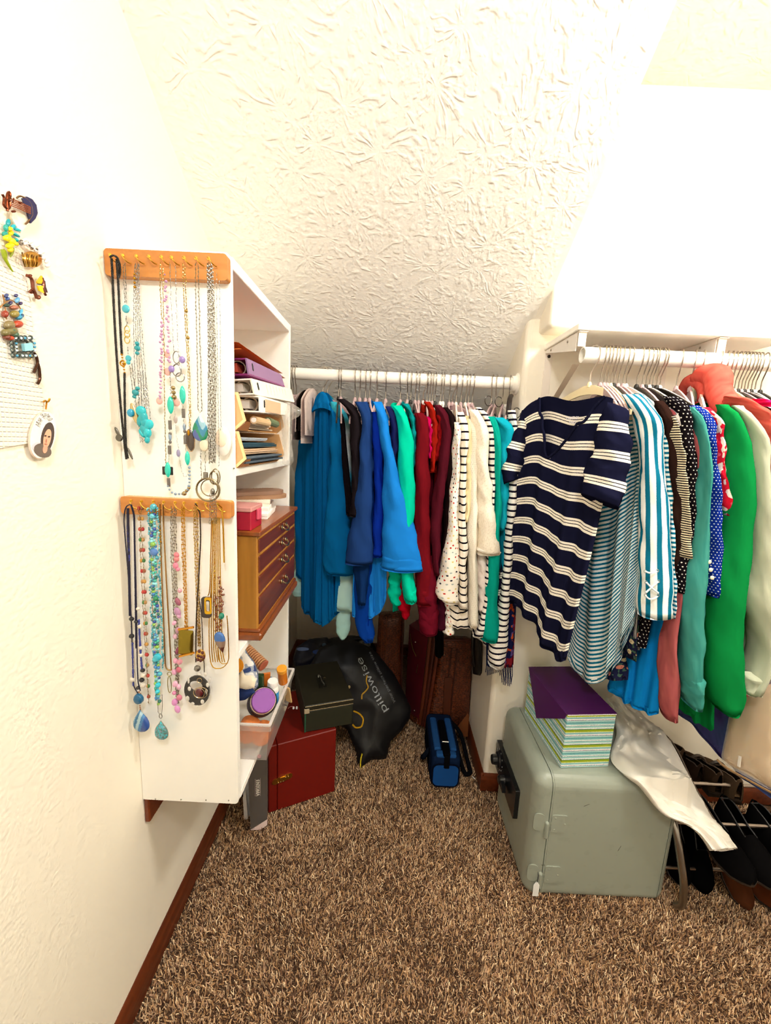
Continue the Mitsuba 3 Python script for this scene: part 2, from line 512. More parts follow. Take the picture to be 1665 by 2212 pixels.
labels.pop('lamp_stem_housing')
part('ceiling_lamp_001', 'rose', moved(lathe([(0, 0), (LAMP2_R + .02, 0), (LAMP2_R + .02, .02), (.05, .05), (.05, HIGH - LAMP2_POS[2]), (0, HIGH - LAMP2_POS[2])]), (LAMP2_POS[0], LAMP2_POS[1], LAMP2_POS[2] + .001)), 'flat_paint')  # same unseen cap shape, blocks this lamp's upward light
TAKEN.update(['ceiling_lamp', 'ceiling_lamp_001'])


# baseboards: a moulded profile swept along the walls
def base_profile(th=.013, h=.08):
    return [(0, 0), (th, 0), (th, h * .66), (th * .8, h * .72), (th * .8, h * .80), (th * .45, h * .93), (th * .2, h), (0, h)]


def baseboard(p0, p1, out):
    p0, p1 = np.array([*p0, 0.0]), np.array([*p1, 0.0])
    d = p1 - p0
    return framed(prism(base_profile(), np.linalg.norm(d)), p0, np.array([*out, 0.0]), (0, 0, 1), unit(d))


struct('baseboard_left', baseboard((XL, YREAR), (XL, YBACK), (1, 0)), 'wood_base', 'dark stained wooden baseboard along the left wall')
struct('baseboard_back', baseboard((XL, YBACK), (XPIER, YBACK), (0, -1)), 'wood_base', 'dark baseboard at the foot of the low back wall')
struct('baseboard_right', join(baseboard((XPIER - .0, D1 - .008), (XPIER, YBACK), (-1, 0)), baseboard((XPIER - .013, D1), (XR, D1), (0, -1))), 'wood_base', 'dark wooden baseboard around the wall corner by the safe')
struct('trim_left', cbox(XL, XL + .014, .925, 1.45, .478, .552, .003), 'wood_base', 'dark wooden cleat on the wall under the open shelf unit')

# ------------------------------------------------------------------ carpet
CARP = [lin(h) for h in ('#d4b694', '#c09c78', '#a6825e', '#7a5a44', '#48342a', '#e8d0ae', '#b4927a', '#86705c')]
CW = np.array([.20, .18, .15, .12, .10, .10, .09, .06])


def carpet_base(p, n, uv):
    return mix(C3('#3c2c22'), C3('#6c5444'), fbm(p.x * 160, p.y * 160, 0, 2))


scene['carpet_backing'] = diffuse(carpet_base)
struct('floor', cbox(XL - .05, XR + .05, YREAR - .05, YBACK + .05, -.06, -.009, .001), 'carpet_backing', 'floor under the brown shag carpet')


def tufts(x0, x1, y0, y1, gap, ln, wd):
    g = np.random.default_rng(3)
    nx, ny = int((x1 - x0) / gap), int((y1 - y0) / gap)
    X, Y = np.meshgrid(x0 + (np.arange(nx) + .5) * gap, y0 + (np.arange(ny) + .5) * gap)
    b = np.stack([X.ravel(), Y.ravel()], 1) + g.uniform(-.5, .5, (nx * ny, 2)) * gap
    b = b[~((b[:, 0] > XPIER - .016) & (b[:, 1] > D1 - .016))]
    n = len(b)
    q = np.column_stack([b * 7, np.zeros(n)])
    flow = meshkit.fbm(q, 3, 5) * 4 * np.pi
    th = flow + g.normal(0, 1.5, n)
    q2 = np.column_stack([b * 4.2, np.ones(n) * 3])
    lean = np.clip(g.normal(.62, .34, n) + .25 * (meshkit.noise(q2, 9) - .5), .05, 1.35)
    L = ln * g.uniform(.65, 1.25, n)
    d = np.stack([np.cos(th) * np.sin(lean), np.sin(th) * np.sin(lean), np.cos(lean)], 1)
    curl = g.normal(0, .5, (n, 3)) * .35
    p0 = np.column_stack([b, np.full(n, -.011)])
    p1 = p0 + d * (L * .55)[:, None]
    d2 = d + curl
    d2 /= np.linalg.norm(d2, axis=1, keepdims=True)
    p2 = p1 + d2 * (L * .55)[:, None]
    p2[:, 2] = np.maximum(p2[:, 2], -.006)
    s = np.stack([-np.sin(th), np.cos(th), 0 * th], 1) + g.normal(0, .25, (n, 3))
    s /= np.linalg.norm(s, axis=1, keepdims=True)
    w = (wd * g.uniform(.7, 1.25, n))[:, None]
    up = np.cross(s, d)
    v = np.stack([p0 - s * w * .45, p0 + s * w * .45, p1 - s * w * .5, p1 + up * w * .35, p1 + s * w * .5, p2 - s * w * .3, p2 + s * w * .3], 1)
    f = np.array([[0, 3, 2], [0, 1, 3], [1, 4, 3], [2, 3, 5], [3, 6, 5], [3, 4, 6]])
    F = (f[None] + (np.arange(n) * 7)[:, None, None]).reshape(-1, 3)
    c = np.array(CARP)[g.choice(len(CARP), n, p=CW)] * g.uniform(.92, 1.25, (n, 1))
    return trimesh.Trimesh(v.reshape(-1, 3), F, process=False), np.repeat(np.clip(c, 0, 1), 7, 0)


TAKEN.add('carpet_pile')
m, c = tufts(XL + .013, 1.70, .62, 2.25, .0043, .0160, .0034)
add('carpet_pile', m, 'c_cloth', c, False)
lab('carpet_pile', 'brown and tan shag carpet pile covering the closet floor', 'carpet', None, 'stuff')

# ------------------------------------------------------------------ the open shelf unit and what stands in it
UX0, UX1, UY0, UY1, UZ0, UZ1, BT = XL + .001, -.351, .922, 1.455, .552, 1.874, .018
WHITE = '#f1efea'
unit_ = thing('shelf_unit', 'white open shelf unit fixed to the left wall, necklaces hanging on its end panel', 'shelf unit')
panel = sg.Polygon([(UX0, UZ0), (UX1, UZ0), (UX1, UZ1), (UX0, UZ1)])
corner = rrect(UX1 - UX0, UZ1 - UZ0, .010, (UX0 + UX1) / 2, (UZ0 + UZ1) / 2).union(sg.box(UX0, UZ0, UX0 + .05, UZ1))
part(unit_, 'end_panel', framed(prism(corner, BT), (0, UY0, 0), (1, 0, 0), (0, 0, 1), (0, 1, 0)), 'c_satin', WHITE)
part(unit_, 'end_panel', cbox(UX0, UX1, UY1 - BT, UY1, UZ0, UZ1, .0015), 'c_satin', WHITE)
part(unit_, 'top_panel', cbox(UX0, UX1, UY0 + BT, UY1 - BT, UZ1 - .026, UZ1 - .001, .0015), 'c_satin', WHITE)
part(unit_, 'bottom_panel', cbox(UX0, UX1, UY0 + BT, UY1 - BT, UZ0 + .001, UZ0 + .019, .0015), 'c_satin', WHITE)
part(unit_, 'shelf', cbox(UX0, UX1, UY0 + BT, UY1 - BT, 1.407, 1.426, .0015), 'c_satin', WHITE)
part(unit_, 'shelf', cbox(UX0, UX1, UY0 + BT, UY1 - BT, .950, .968, .0015), 'c_satin', WHITE)
part(unit_, 'back_panel', cbox(UX0, UX0 + .004, UY0 + BT, UY1 - BT, UZ0, UZ1, .0005), 'c_satin', '#e8e2da')
for px, py in ((336, 1726), (391, 1727), (445, 1728), (494, 1729), (505, 1012)):
    q = P(px, py, UY0)
    part(unit_, 'screw', framed(trimesh.creation.cylinder(.0018, .002, sections=8), (q[0], UY0, q[2]), (1, 0, 0), (0, 0, 1), (0, 1, 0)), 'c_metal', '#888880')

# chest of drawers on the middle shelf
ch = thing('drawer_chest', 'small brown wooden chest of four drawers with brass pulls on the white shelf', 'chest of drawers')
cx0, cx1, cy0, cy1, cz0, cz1 = -.59, -.322, 1.003, 1.425, .968, 1.263
part(ch, 'carcass', cbox(cx0, cx1 - .004, cy0 + .006, cy1, cz0 + .03, cz1 - .012), 'wood_chest_end')
part(ch, 'top_panel', cbox(cx0, cx1 + .006, cy0, cy1 + .004, cz1 - .012, cz1), 'wood_chest')
part(ch, 'base_moulding', cbox(cx0, cx1 + .008, cy0 - .002, cy1 + .005, cz0, cz0 + .022, .005), 'wood_chest')
part(ch, 'base_moulding', cbox(cx0, cx1 + .003, cy0 + .003, cy1 + .002, cz0 + .022, cz0 + .032, .004), 'wood_chest')
fr = [0.02, .20, .415, .64, .985]
ztop, zbot = cz1 - .014, cz0 + .032
for a, b in zip(fr[:-1], fr[1:]):
    z1, z0 = ztop - (ztop - zbot) * (a + .018), ztop - (ztop - zbot) * (b - .018)
    d = part(ch, 'drawer', cbox(cx1 - .02, cx1 - .0005, cy0 + .016, cy1 - .012, z0, z1, .0015), 'wood_drawer')
    yk, zk = cy0 + .60 * (cy1 - cy0), z0 + .52 * (z1 - z0)
    a_ = np.linspace(0, math.pi, 10)
    bail = wire(np.column_stack([cx1 + .004 + .012 * np.sin(a_), yk + .024 * np.cos(a_), zk + .006 - .012 * np.sin(a_)]), .0028)
    plates = [ball((cx1 + .002, yk + s * .024, zk + .006), .008, 1, (.5, 1, 1)) for s in (-1, 1)]
    part(d, 'pull', join(bail, plates), 'c_metal', '#c9b48a')

# on the chest
t = thing('jewelry_box', 'magenta red box with a pale lid at the near end of the chest top', 'box')
part(t, 'body', cbox(-.50, -.342, 1.012, 1.10, cz1, cz1 + .048), 'c_satin', '#a01830')
part(t, 'lid', cbox(-.502, -.34, 1.010, 1.102, cz1 + .048, cz1 + .060), 'c_satin', '#c88c86')
part(t, 'clasp', cbox(-.341, -.334, 1.05, 1.075, cz1 + .022, cz1 + .050), 'c_satin', '#c85068')
for k in range(3):
    t = thing('gift_box', ['flat white box at the bottom of the stack on the wooden chest', 'flat white box in the middle of the stack on the wooden chest', 'flat cream box at the top of the stack on the wooden chest'][k], 'box', 'white boxes stacked on the chest')
    m = moved(cbox(-.065, .065, -.075, .075, 0, .017, .001), (-.42 - .003 * k, 1.235 + .004 * k, cz1 + .0175 * k), .12 + .05 * k)
    part(t, 'base', m, 'c_satin', ['#f4f0ea', '#f6f2ec', '#efe4d2'][k])
    part(t, 'lid', moved(cbox(-.0665, .0665, -.0765, .0765, .009, .0178, .001), (-.42 - .003 * k, 1.235 + .004 * k, cz1 + .0175 * k), .12 + .05 * k), 'c_satin', ['#f6f3ee', '#f8f4ee', '#f0e6d4'][k])
t = thing('leather_case', 'brown folded leather case with a rounded end lying on the white boxes', 'case')
for k in range(2):
    o = sg.LineString([(-.07, 0), (.07, 0)]).buffer(.05 - .004 * k, quad_segs=6)
    part(t, 'panel', moved(prism(o, .010), (-.43, 1.235, cz1 + .0535 + .0105 * k), .45 + .25 * k), 'c_satin', ['#9a7458', '#8a6a58'][k])

# magazine holders on the upper shelf, lying on their backs
ZS = 1.426
for k, z0 in enumerate((ZS, ZS + .086)):
    t = thing('magazine_holder', ['tan card magazine holder lying on the shelf with dark folders inside', 'tan card magazine holder lying on top of another, holding papers'][k], 'magazine holder', 'tan magazine holders on the upper shelf')
    o = [(-.595, 0), (-.352, 0), (-.328, .022), (-.345, .084), (-.352, .084), (-.595, .084)]
    for y, s in ((.944, 1), (1.285, -1)):
        f = framed(prism(o, .003), (0, y, z0), (1, 0, 0), (0, 0, 1), (0, 1, 0))
        part(t, 'end_wall', f, 'c_satin', '#d9a874')
        inner = sg.Polygon(o)
        part(t, 'edge_trim', framed(prism(inner.difference(inner.buffer(-.006)), .001), (0, y - .0011 if s > 0 else y + .0031, z0), (1, 0, 0), (0, 0, 1), (0, 1, 0)), 'c_satin', '#ecd096')
    part(t, 'base', cbox(-.595, -.352, .947, 1.285, z0, z0 + .003, .0005), 'c_satin', '#cf9c66')
    part(t, 'top_wall', cbox(-.595, -.40, .947, 1.285, z0 + .082, z0 + .084, .0005), 'c_satin', '#b98a5c')
    part(t, 'flap', hexa([(-.352, .950, z0 + .001), (-.352, 1.02, z0 + .001), (-.329, .952, z0 + .021), (-.329, .98, z0 + .021), (-.349, .950, z0 + .001), (-.349, 1.02, z0 + .001)]), 'c_satin', '#b87a48')
FOLD = [('document_folder', 'dark teal folder in the lower magazine holder', '#2c4a58', .047, .011, 1.26, -.345), ('document_folder', 'white paper stack in the lower magazine holder, topmost', '#c4ccd8', .062, .009, 1.255, -.372),
        ('document_folder', 'cream papers lying low in the lower magazine holder', '#c8aa8c', .030, .014, 1.275, -.338), ('document_folder', 'slate blue folder at the bottom of the lower magazine holder', '#4e5a66', .010, .016, 1.28, -.335),
        ('document_folder', 'pale papers in the upper magazine holder', '#d8c8b4', .092, .016, 1.25, -.352)]
for b, l, c_, dz, th, y1, xr in FOLD:
    t = thing(b, l, 'folder', 'folders and papers in the magazine holders')
    g = np.random.default_rng(int(dz * 1000))
    for j in range(3):
        e = g.uniform(-.012, .004)
        part(t, 'sheet', cbox(-.58, xr + e, .955, y1 + e, ZS + dz + th * j / 3, ZS + dz + th * (j + .85) / 3, .0005), 'c_satin', np.clip(lin(c_) * (1 + .12 * (j - 1)), 0, 1))


def binder(label, quad, Yn, Yf, cover, spine, hole=True, ring=True, depth=.23, sheet_=None):
    """A ring binder lying flat, spine out; quad: near top, far top, far bottom, near bottom of its spine."""
    t = thing('ring_binder', label, 'binder', 'ring binders stacked on the upper shelf')
    a, b, c_, d = [P(*q, Y) for q, Y in zip(quad, (Yn, Yf, Yf, Yn))]
    back = unit(np.cross(b - a, d - a))
    if back[0] > 0:
        back = -back
    back = unit(back * [1, 1, .3])
    up = unit(a - d)
    th = .0035
    part(t, 'spine', hexa([p + k * back * th for p in (a, b, c_, d) for k in (0, 1)]), 'c_satin', spine)
    for p, q, s in ((a, b, -1), (d, c_, 1)):
        part(t, 'cover', hexa([x + k * up * s * th + j * back * depth for x in (p, q) for k in (0, 1) for j in (0, 1)]), 'c_satin', cover)
    h = np.linalg.norm(a - d)
    mid, f = (a + d) / 2, unit(b - a)
    part(t, 'paper_block', hexa([mid + up * s * h * .27 + f * e + back * j for s in (-1, 1) for e in (.012, np.linalg.norm(b - a) - .012) for j in (.03, depth - .012)]), 'c_satin', sheet_ or '#cfc6bc')
    a_ = np.linspace(0, 2 * np.pi, 14)[:-1]
    for e in (.018, np.linalg.norm(b - a) * .5):
        cen = mid + back * .03 + f * e
        part(t, 'ring', wire(cen + np.cos(a_)[:, None] * back * .018 + np.sin(a_)[:, None] * up * min(h * .42, .018), .0022, closed=True), 'c_metal', '#d8d8d0')
    o = a + f * .03 - up * h * .42
    if hole:
        part(t, 'finger_hole', framed(prism(sg.LineString([(0, -.006), (0, .006)]).buffer(.003), .0008), o - back * .0006, f, up, -back), 'c_satin', '#202020')
    return t, a, b, c_, d, f, up, back


binder('purple ring binder tilted near the top of the stack', [(532, 773), (607, 809), (615, 836), (538, 810)], 1.0, 1.26, '#7a1e5c', '#8a6a90', sheet_='#c8503c')
t, a, b, c_, d, f, up, back = binder('white ring binder with a cream spine sheet under the purple binder', [(542, 817), (629, 841), (636, 869), (550, 852)], .99, 1.27, '#efe9e2', '#f2ead0')
for k in range(7):
    part(t, 'spine_line', hexa([a + (b - a) * (.3 + .08 * k) + (d - a) * w - back * e + f * q for w in (.15, .8) for e in (.0002, .0008) for q in (0, .0012)]), 'c_satin', '#b8a684')
t, a, b, c_, d, f, up, back = binder('white ring binder with a peach spine sheet inside a clear bag', [(561, 855), (626, 873), (622, 897), (562, 891)], 1.0, 1.27, '#f0ece6', '#f6f0e8')
part(t, 'spine_sheet', hexa([a + (b - a) * u + (d - a) * w - back * e for u in (.14, .62) for w in (.12, .9) for e in (.0003, .0012)]), 'c_satin', '#e0b292')
# wooden board leaning over the stack
t = thing('clipboard', 'orange brown wooden clipboard leaning on top of the binder stack', 'clipboard')
q = [P(512, 739, .985), P(608, 806, 1.30), P(604, 808, 1.30), P(507, 765, .985)]
n_ = unit(np.cross(q[1] - q[0], q[3] - q[0]))
part(t, 'board', hexa([p + n_ * k for p in (q[0], q[1], q[1] + np.array([-.16, 0, -.005]), q[0] + np.array([-.16, 0, .01])) for k in (-.004, 0)]), 'wood_board')
part(t, 'backing', hexa([p + n_ * k - np.array([0, 0, .012]) for p in (q[0], q[1], q[1] + np.array([-.16, 0, -.02]), q[0] + np.array([-.16, 0, -.02])) for k in (-.012, -.004)]), 'wood_board')
# patterned paper rolls under the lowest binder
for k, (c_, w) in enumerate((('#d0b28a', .011), ('#6a7a5a', .0112))):
    t = thing('paper_roll', ['rolled tan patterned paper below the binders', 'rolled green patterned paper below the binders'][k], 'paper roll')
    p0, p1 = P(548 + 30 * k, 907 + 2 * k, 1.02 + .09 * k), P(578 + 18 * k, 914 + 2 * k, 1.11 + .10 * k)
    part(t, 'roll', wire([p0, (p0 + p1) / 2, p1], w - .001, sides=12), 'c_satin', c_)
    part(t, 'end', wire([p0 + unit(p0 - p1) * .001, p0], w * .6, sides=10), 'c_satin', '#f0ece4')
# clear film bag that hangs out of the shelf
t = thing('plastic_bag', 'crumpled clear plastic bag hanging out of the shelf over the binders', 'bag')
o = np.array([P(x, y, 1.27) for x, y in ((570, 868), (632, 871), (655, 886), (650, 900), (634, 908), (634, 960), (638, 996), (630, 1005), (612, 1002), (616, 975), (612, 930), (608, 905), (585, 897))])
m, _ = inflate(o[:, [0, 2]], (0, 1.25, 0), (1, 0, 0), (0, 0, 1), .018, .007, .5, .012, 4)
part(t, 'film', m, 'clear_film', None, 40)

# clear bin with its things on the bottom shelf
BZ = UZ0 + .0195
bin_ = thing('storage_bin', 'clear plastic bin full of small things on the bottom shelf', 'bin')
bl, br_, bn, bf, bh = -.585, -.306, 1.045, 1.335, .118


def wall_(p):
    return hexa(p)


lo = [(bl, bn + .006), (br_ - .010, bn + .006), (br_ - .010, bf - .006), (bl, bf - .006)]
hi = [(bl, bn), (br_, bn), (br_, bf), (bl, bf)]
tk = .0018
for k in range(4):
    a, b, c_, d = [np.array(x) for x in (lo[k], lo[(k + 1) % 4], hi[(k + 1) % 4], hi[k])]
    q = [np.array([*a, BZ]), np.array([*b, BZ]), np.array([*c_, BZ + bh]), np.array([*d, BZ + bh])]
    part(bin_, 'wall', trimesh.Trimesh(np.array(q), [[0, 1, 2], [0, 2, 3]], process=False), 'clear_plastic', None, False)
part(bin_, 'floor', trimesh.Trimesh(np.array([[*x, BZ + .001] for x in lo]), [[0, 1, 2], [0, 2, 3]], process=False), 'clear_plastic', None, False)
rim = sg.box(bl, bn, br_, bf).buffer(.006, quad_segs=3)
part(bin_, 'rim', moved(prism(rim.difference(sg.box(bl, bn, br_, bf).buffer(-.002)), .004), (0, 0, BZ + bh)), 'c_gloss', '#d6cfc8')
part(bin_, 'rim_lip', moved(prism(rim.difference(rim.buffer(-.0012)), .016), (0, 0, BZ + bh - .016)), 'clear_plastic')
part(bin_, 'foot_mark', framed(prism(sg.Point(0, 0).buffer(.006), .0008), (br_ - .03, bn + .003, BZ + .014), (1, 0, 0), (0, 0, 1), (0, 1, 0)), 'c_satin', '#b08a8c')

# jar with the purple lid
j = thing('supplement_jar', 'round jar with a flat purple lid lying tilted in the clear bin', 'jar')
lc = P(569, 1513, 1.10)
ax = unit([.32, -.72, .62])
e1 = unit(np.cross(ax, [0, 0, 1]))
e2 = np.cross(e1, ax)
R_ = .034
part(j, 'lid', framed(lathe([(0, .006), (R_ - .002, .006), (R_, .004), (R_, -.010), (0, -.010)], 32), lc, e1, e2, ax), 'c_satin', '#8a4aa0')
part(j, 'collar', framed(lathe([(R_ + .001, -.010), (R_ + .003, -.012), (R_ + .003, -.018), (0, -.018)], 32), lc, e1, e2, ax), 'c_satin', '#e8c8b4')
part(j, 'body', framed(lathe([(0, -.018), (R_ + .005, -.018), (R_ + .008, -.026), (R_ + .008, -.085), (R_ + .004, -.09), (0, -.09)], 32), lc, e1, e2, ax), 'c_satin', '#1c1618')
part(j, 'label_band', framed(lathe([(R_ + .0085, -.028), (R_ + .0087, -.036)], 32), lc, e1, e2, ax), 'c_satin', '#3c2478')
lt = []
for k, ch_ in enumerate('KIRKLAND'):
    a_ = math.radians(118 + k * 15)
    rad = e1 * math.cos(a_) + e2 * math.sin(a_)
    tg = -e1 * math.sin(a_) + e2 * math.cos(a_)
    lt.append(words(ch_, .0075, lc + rad * (R_ + .0083) - ax * .047, tg, ax, .0006, True))
part(j, 'lettering', join(lt), 'c_satin', '#f4f0ea')
lt = []
for k, ch_ in enumerate('PUSH DOWN TO OPEN'):
    a_ = math.radians(200 - k * 19)
    if ch_ != ' ':
        rad = e1 * math.cos(a_) + e2 * math.sin(a_)
        lt.append(words(ch_, .0042, lc + ax * .006 + rad * (R_ - .008), e1 * math.sin(a_) - e2 * math.cos(a_), rad, .0005))
part(j, 'lid_lettering', join(lt), 'c_satin', '#74388a')
# white pill bottle
j = thing('pill_bottle', 'white pill bottle with a blue and white label standing in the clear bin', 'bottle')
pb = P(588, 1500, 1.17)
pax = unit([.06, -.12, 1])
pe1 = unit(np.cross([0, 1, 0], pax))
pe2 = np.cross(pax, pe1)
part(j, 'body', framed(lathe([(0, -.03), (.0195, -.03), (.020, -.028), (.020, .022), (.016, .031), (.013, .034), (0, .034)], 24), pb, pe1, pe2, pax), 'c_satin', '#f3efe8')
part(j, 'cap', framed(lathe([(.0155, .034), (.016, .036), (.016, .050), (.015, .052), (0, .052)], 24), pb, pe1, pe2, pax), 'c_satin', '#f6f4f0')
part(j, 'label_band', framed(lathe([(.0203, -.026), (.0203, .016)], 24), pb, pe1, pe2, pax), 'c_satin', '#2a88c8')
a_ = np.linspace(math.radians(-150), math.radians(-60), 12)
wv = np.array([pb + pe1 * .0206 * math.cos(a) + pe2 * .0206 * math.sin(a) + pax * z for z in (-.014, .016) for a in a_])
part(j, 'label_panel', trimesh.Trimesh(wv, grid_faces(2, 12), process=False), 'c_satin', '#f2f4f6', True)
ltx = []
for line, zz in (('MED', .006), ('CRAMP', -.002)):
    for k, ch_ in enumerate(line):
        a = math.radians(-138 + k * 15)
        rad = pe1 * math.cos(a) + pe2 * math.sin(a)
        ltx.append(words(ch_, .0055, pb + rad * .0207 + pax * zz, -pe1 * math.sin(a) + pe2 * math.cos(a), pax, .0004, True))
part(j, 'lettering', join(ltx), 'c_satin', '#2c4a34')
# the other small things
j = thing('pill_bottle', 'orange pill bottle lying behind the white bottle in the bin', 'bottle')
q = P(610, 1452, 1.235)
part(j, 'body', moved(lathe([(0, -.03), (.015, -.03), (.015, .02), (0, .02)], 16), q - np.array([0, 0, .012]), 0, .3), 'c_gloss', '#c8701c')
part(j, 'cap', moved(lathe([(.016, .02), (.0165, .033), (.015, .034), (0, .034)], 16), q - np.array([0, 0, .012]), 0, .3), 'c_satin', '#e8a030')
j = thing('wafer_stack', 'ridged peach coloured stack of thin discs leaning in the back of the bin', 'disc stack')
q0, q1 = P(528, 1400, 1.24), P(568, 1437, 1.20)
for k in range(12):
    c_ = q0 + (q1 - q0) * k / 11
    part(j, 'disc', framed(lathe([(0, 0), (.018, 0), (.0195, .0012), (.0195, .0030), (.018, .0042), (0, .0042)], 16), c_, *(lambda z: (unit(np.cross([0, 1, 0], z)), unit(np.cross(z, np.cross([0, 1, 0], z))), z))(unit(q1 - q0))), 'c_satin', '#d6a074' if k < 11 else '#b0604a')
j = thing('glasses_case', 'blue grey plastic case at the back of the clear bin', 'case')
part(j, 'shell', rbox(-.415, -.372, 1.30, 1.322, BZ + .070, BZ + .100, .008, 2), 'c_gloss', '#4a7896')
j = thing('drawstring_pouch', 'crumpled grey and white printed pouch at the near end of the bin', 'pouch')
o = np.array([P(x, y, 1.10)[[0, 2]] for x, y in ((500, 1395), (524, 1390), (536, 1415), (548, 1430), (557, 1460), (557, 1482), (545, 1490), (520, 1489), (500, 1480))])


def pouch_col(p, n, uv):
    k = fbm(p.x * 60, p.y * 60, p.z * 60, 2)
    return mix(mix(C3('#e8e6e4'), C3('#9aa2b2'), smoothstep(.48, .54, k)), C3('#3a4a7a'), smoothstep(.62, .66, k))


scene['pouch_print'] = diffuse(pouch_col)
m, _ = inflate(o, (0, 1.10, 0), (1, 0, 0), (0, 0, 1), .022, .006, .5, .012, 2)
part(j, 'bag', m, 'pouch_print', None, 40)
part(j, 'seam', wire([[*p[:1], 1.10, p[1]] for p in o[1:7]], .0014, 16), 'c_cloth', '#6a7490')
j = thing('orange_disc', 'round yellow orange plastic disc behind the end panel in the bin', 'disc')
part(j, 'disc', framed(lathe([(0, 0), (.020, 0), (.022, .002), (.022, .005), (0, .006)], 24), P(510, 1437, 1.066), (1, 0, 0), (0, .2, 1), (0, -1, .2)), 'c_satin', '#e8961c')
j = thing('cotton_pad_pack', 'rounded cream cloth pad in front of the pouch in the bin', 'pad')  # plain pad stands in for a rabbit-like print
m, _ = inflate([(-.03, -.02), (.0, -.026), (.024, -.02), (.028, .004), (.016, .016), (-.004, .014), (-.014, .034), (-.022, .012), (-.03, .0)], P(532, 1470, 1.068), (1, 0, 0), (0, .15, 1), .008, .005)
part(j, 'pad', m, 'c_cloth', '#ece0c8', 40)
j = thing('navy_cloth', 'folded navy blue cloth under the pouch in the bin', 'cloth')
m, _ = inflate(np.array([P(x, y, 1.085)[[0, 2]] for x, y in ((505, 1488), (545, 1486), (552, 1495), (530, 1512), (505, 1516))]), (0, 1.085, 0), (1, 0, 0), (0, 0, 1), .012, .005, .5, .006, 3)
part(j, 'fold', m, 'c_cloth', '#2a3866', 40)
j = thing('green_tin', 'small dark green tin beside the pouch in the bin', 'tin')
part(j, 'body', moved(rbox(-.010, .010, -.010, .010, -.03, .02, .004), P(562, 1470, 1.15)), 'c_gloss', '#1e3a20')
for k, (x, y, r_) in enumerate(((530, 1588, .030), (561, 1596, .026))):
    j = thing('orange_jar', ['orange jar base seen low through the near wall of the bin, left', 'round orange jar base seen low through the near wall of the bin, right'][k], 'jar')
    q = P(x, y, 1.058)
    part(j, 'body', framed(lathe([(0, 0), (r_ - .004, 0), (r_, .004), (r_, .05), (0, .05)], 24), (q[0], 1.056, max(q[2], BZ + r_ + .003)), (1, 0, 0), (0, 0, 1), (0, 1, 0)), 'c_satin', '#d87c40')
for k, (x, y, c_) in enumerate(((575, 1470, '#c86a20'), (622, 1500, '#b89868'))):
    j = thing('bin_card', ['orange card standing beside the pill bottle in the bin', 'tan packet leaning on the right wall of the bin'][k], 'packet')
    part(j, 'sleeve', moved(cbox(-.012, .012, -.003, .003, -.03, .03, .001), P(x, y, 1.19 + .05 * k), .4 - .9 * k, .2), 'c_satin', c_)

# ------------------------------------------------------------------ the two necklace racks and the necklaces
YN = .893                                          # the plane the necklaces hang in


def N(x, y, Y=YN):
    return P(x, y, Y)


def rack(label, x0, x1, ztop, h, hooks):
    r = thing('necklace_rack', label, 'necklace rack')
    part(r, 'board', framed(prism(rrect(x1 - x0, h, .007, (x0 + x1) / 2, ztop - h / 2), .019), (0, UY0 - .0005, 0), (1, 0, 0), (0, 0, 1), (0, -1, 0)), 'wood_honey')
    for px, py in hooks:
        q = P(px, py, UY0 - .02)
        y = UY0 - .019
        a = np.linspace(math.pi * .5, -math.pi * 1.05, 12)
        pts = [(q[0], y, q[2]), (q[0], y - .006, q[2])] + [(q[0] + .0022 * k, y - .006 - .0078 * math.cos(b), q[2] - .0078 + .0078 * math.sin(b)) for k, b in enumerate(np.linspace(math.pi / 2, -math.pi * .6, 9) * 1.0)]
        part(r, 'cup_hook', join(wire(pts, .0013, sides=6), framed(trimesh.creation.cylinder(.0036, .0018, sections=12), (q[0], y - .0006, q[2]), (1, 0, 0), (0, 0, 1), (0, 1, 0))), 'c_metal', '#d9b04a')
    return r


tl, tr, bl_ = P(229, 535, .903), P(491, 545, .903), P(233, 587, .903)
rack('honey coloured wooden rack with brass hooks at the top of the white end panel', XL + .002, -.349, tl[2] - .001, .051, [(x, 551 + i * .9) for i, x in enumerate((238, 265, 294, 321, 348, 370, 397, 423, 450))])
tl = P(263, 1070, .903)
rack('honey coloured wooden rack with brass hooks halfway down the white end panel', XL + .004, -.349, tl[2] - .002, .040, [(x, 1082 + i * .9) for i, x in enumerate((283, 305, 331, 353, 378, 397, 424, 444, 470))])

SILVER, GOLD, PEWTER = '#8e8c88', '#b88428', '#6c6862'
OCT = trimesh.Trimesh([[1, 0, 0], [-1, 0, 0], [0, 1, 0], [0, -1, 0], [0, 0, 1], [0, 0, -1]], [[0, 2, 4], [2, 1, 4], [1, 3, 4], [3, 0, 4], [2, 0, 5], [1, 2, 5], [3, 1, 5], [0, 3, 5]], process=False)
ICO = trimesh.creation.icosphere(subdivisions=1, radius=1)
ICO0 = trimesh.creation.icosphere(subdivisions=0, radius=1)


def path(pts, step, Y=YN, off=0.0):
    q = np.array([N(*p[:2], p[2] if len(p) > 2 else Y) for p in pts])
    fine = spline(q, 40 * max(2, len(q)))
    d = np.r_[0, np.cumsum(np.linalg.norm(np.diff(fine, axis=0), axis=1))]
    n = max(2, int(d[-1] / step))
    s = np.clip(np.linspace(0, d[-1], n) + off, 0, d[-1])
    return np.stack([np.interp(s, d, fine[:, k]) for k in range(3)], 1)


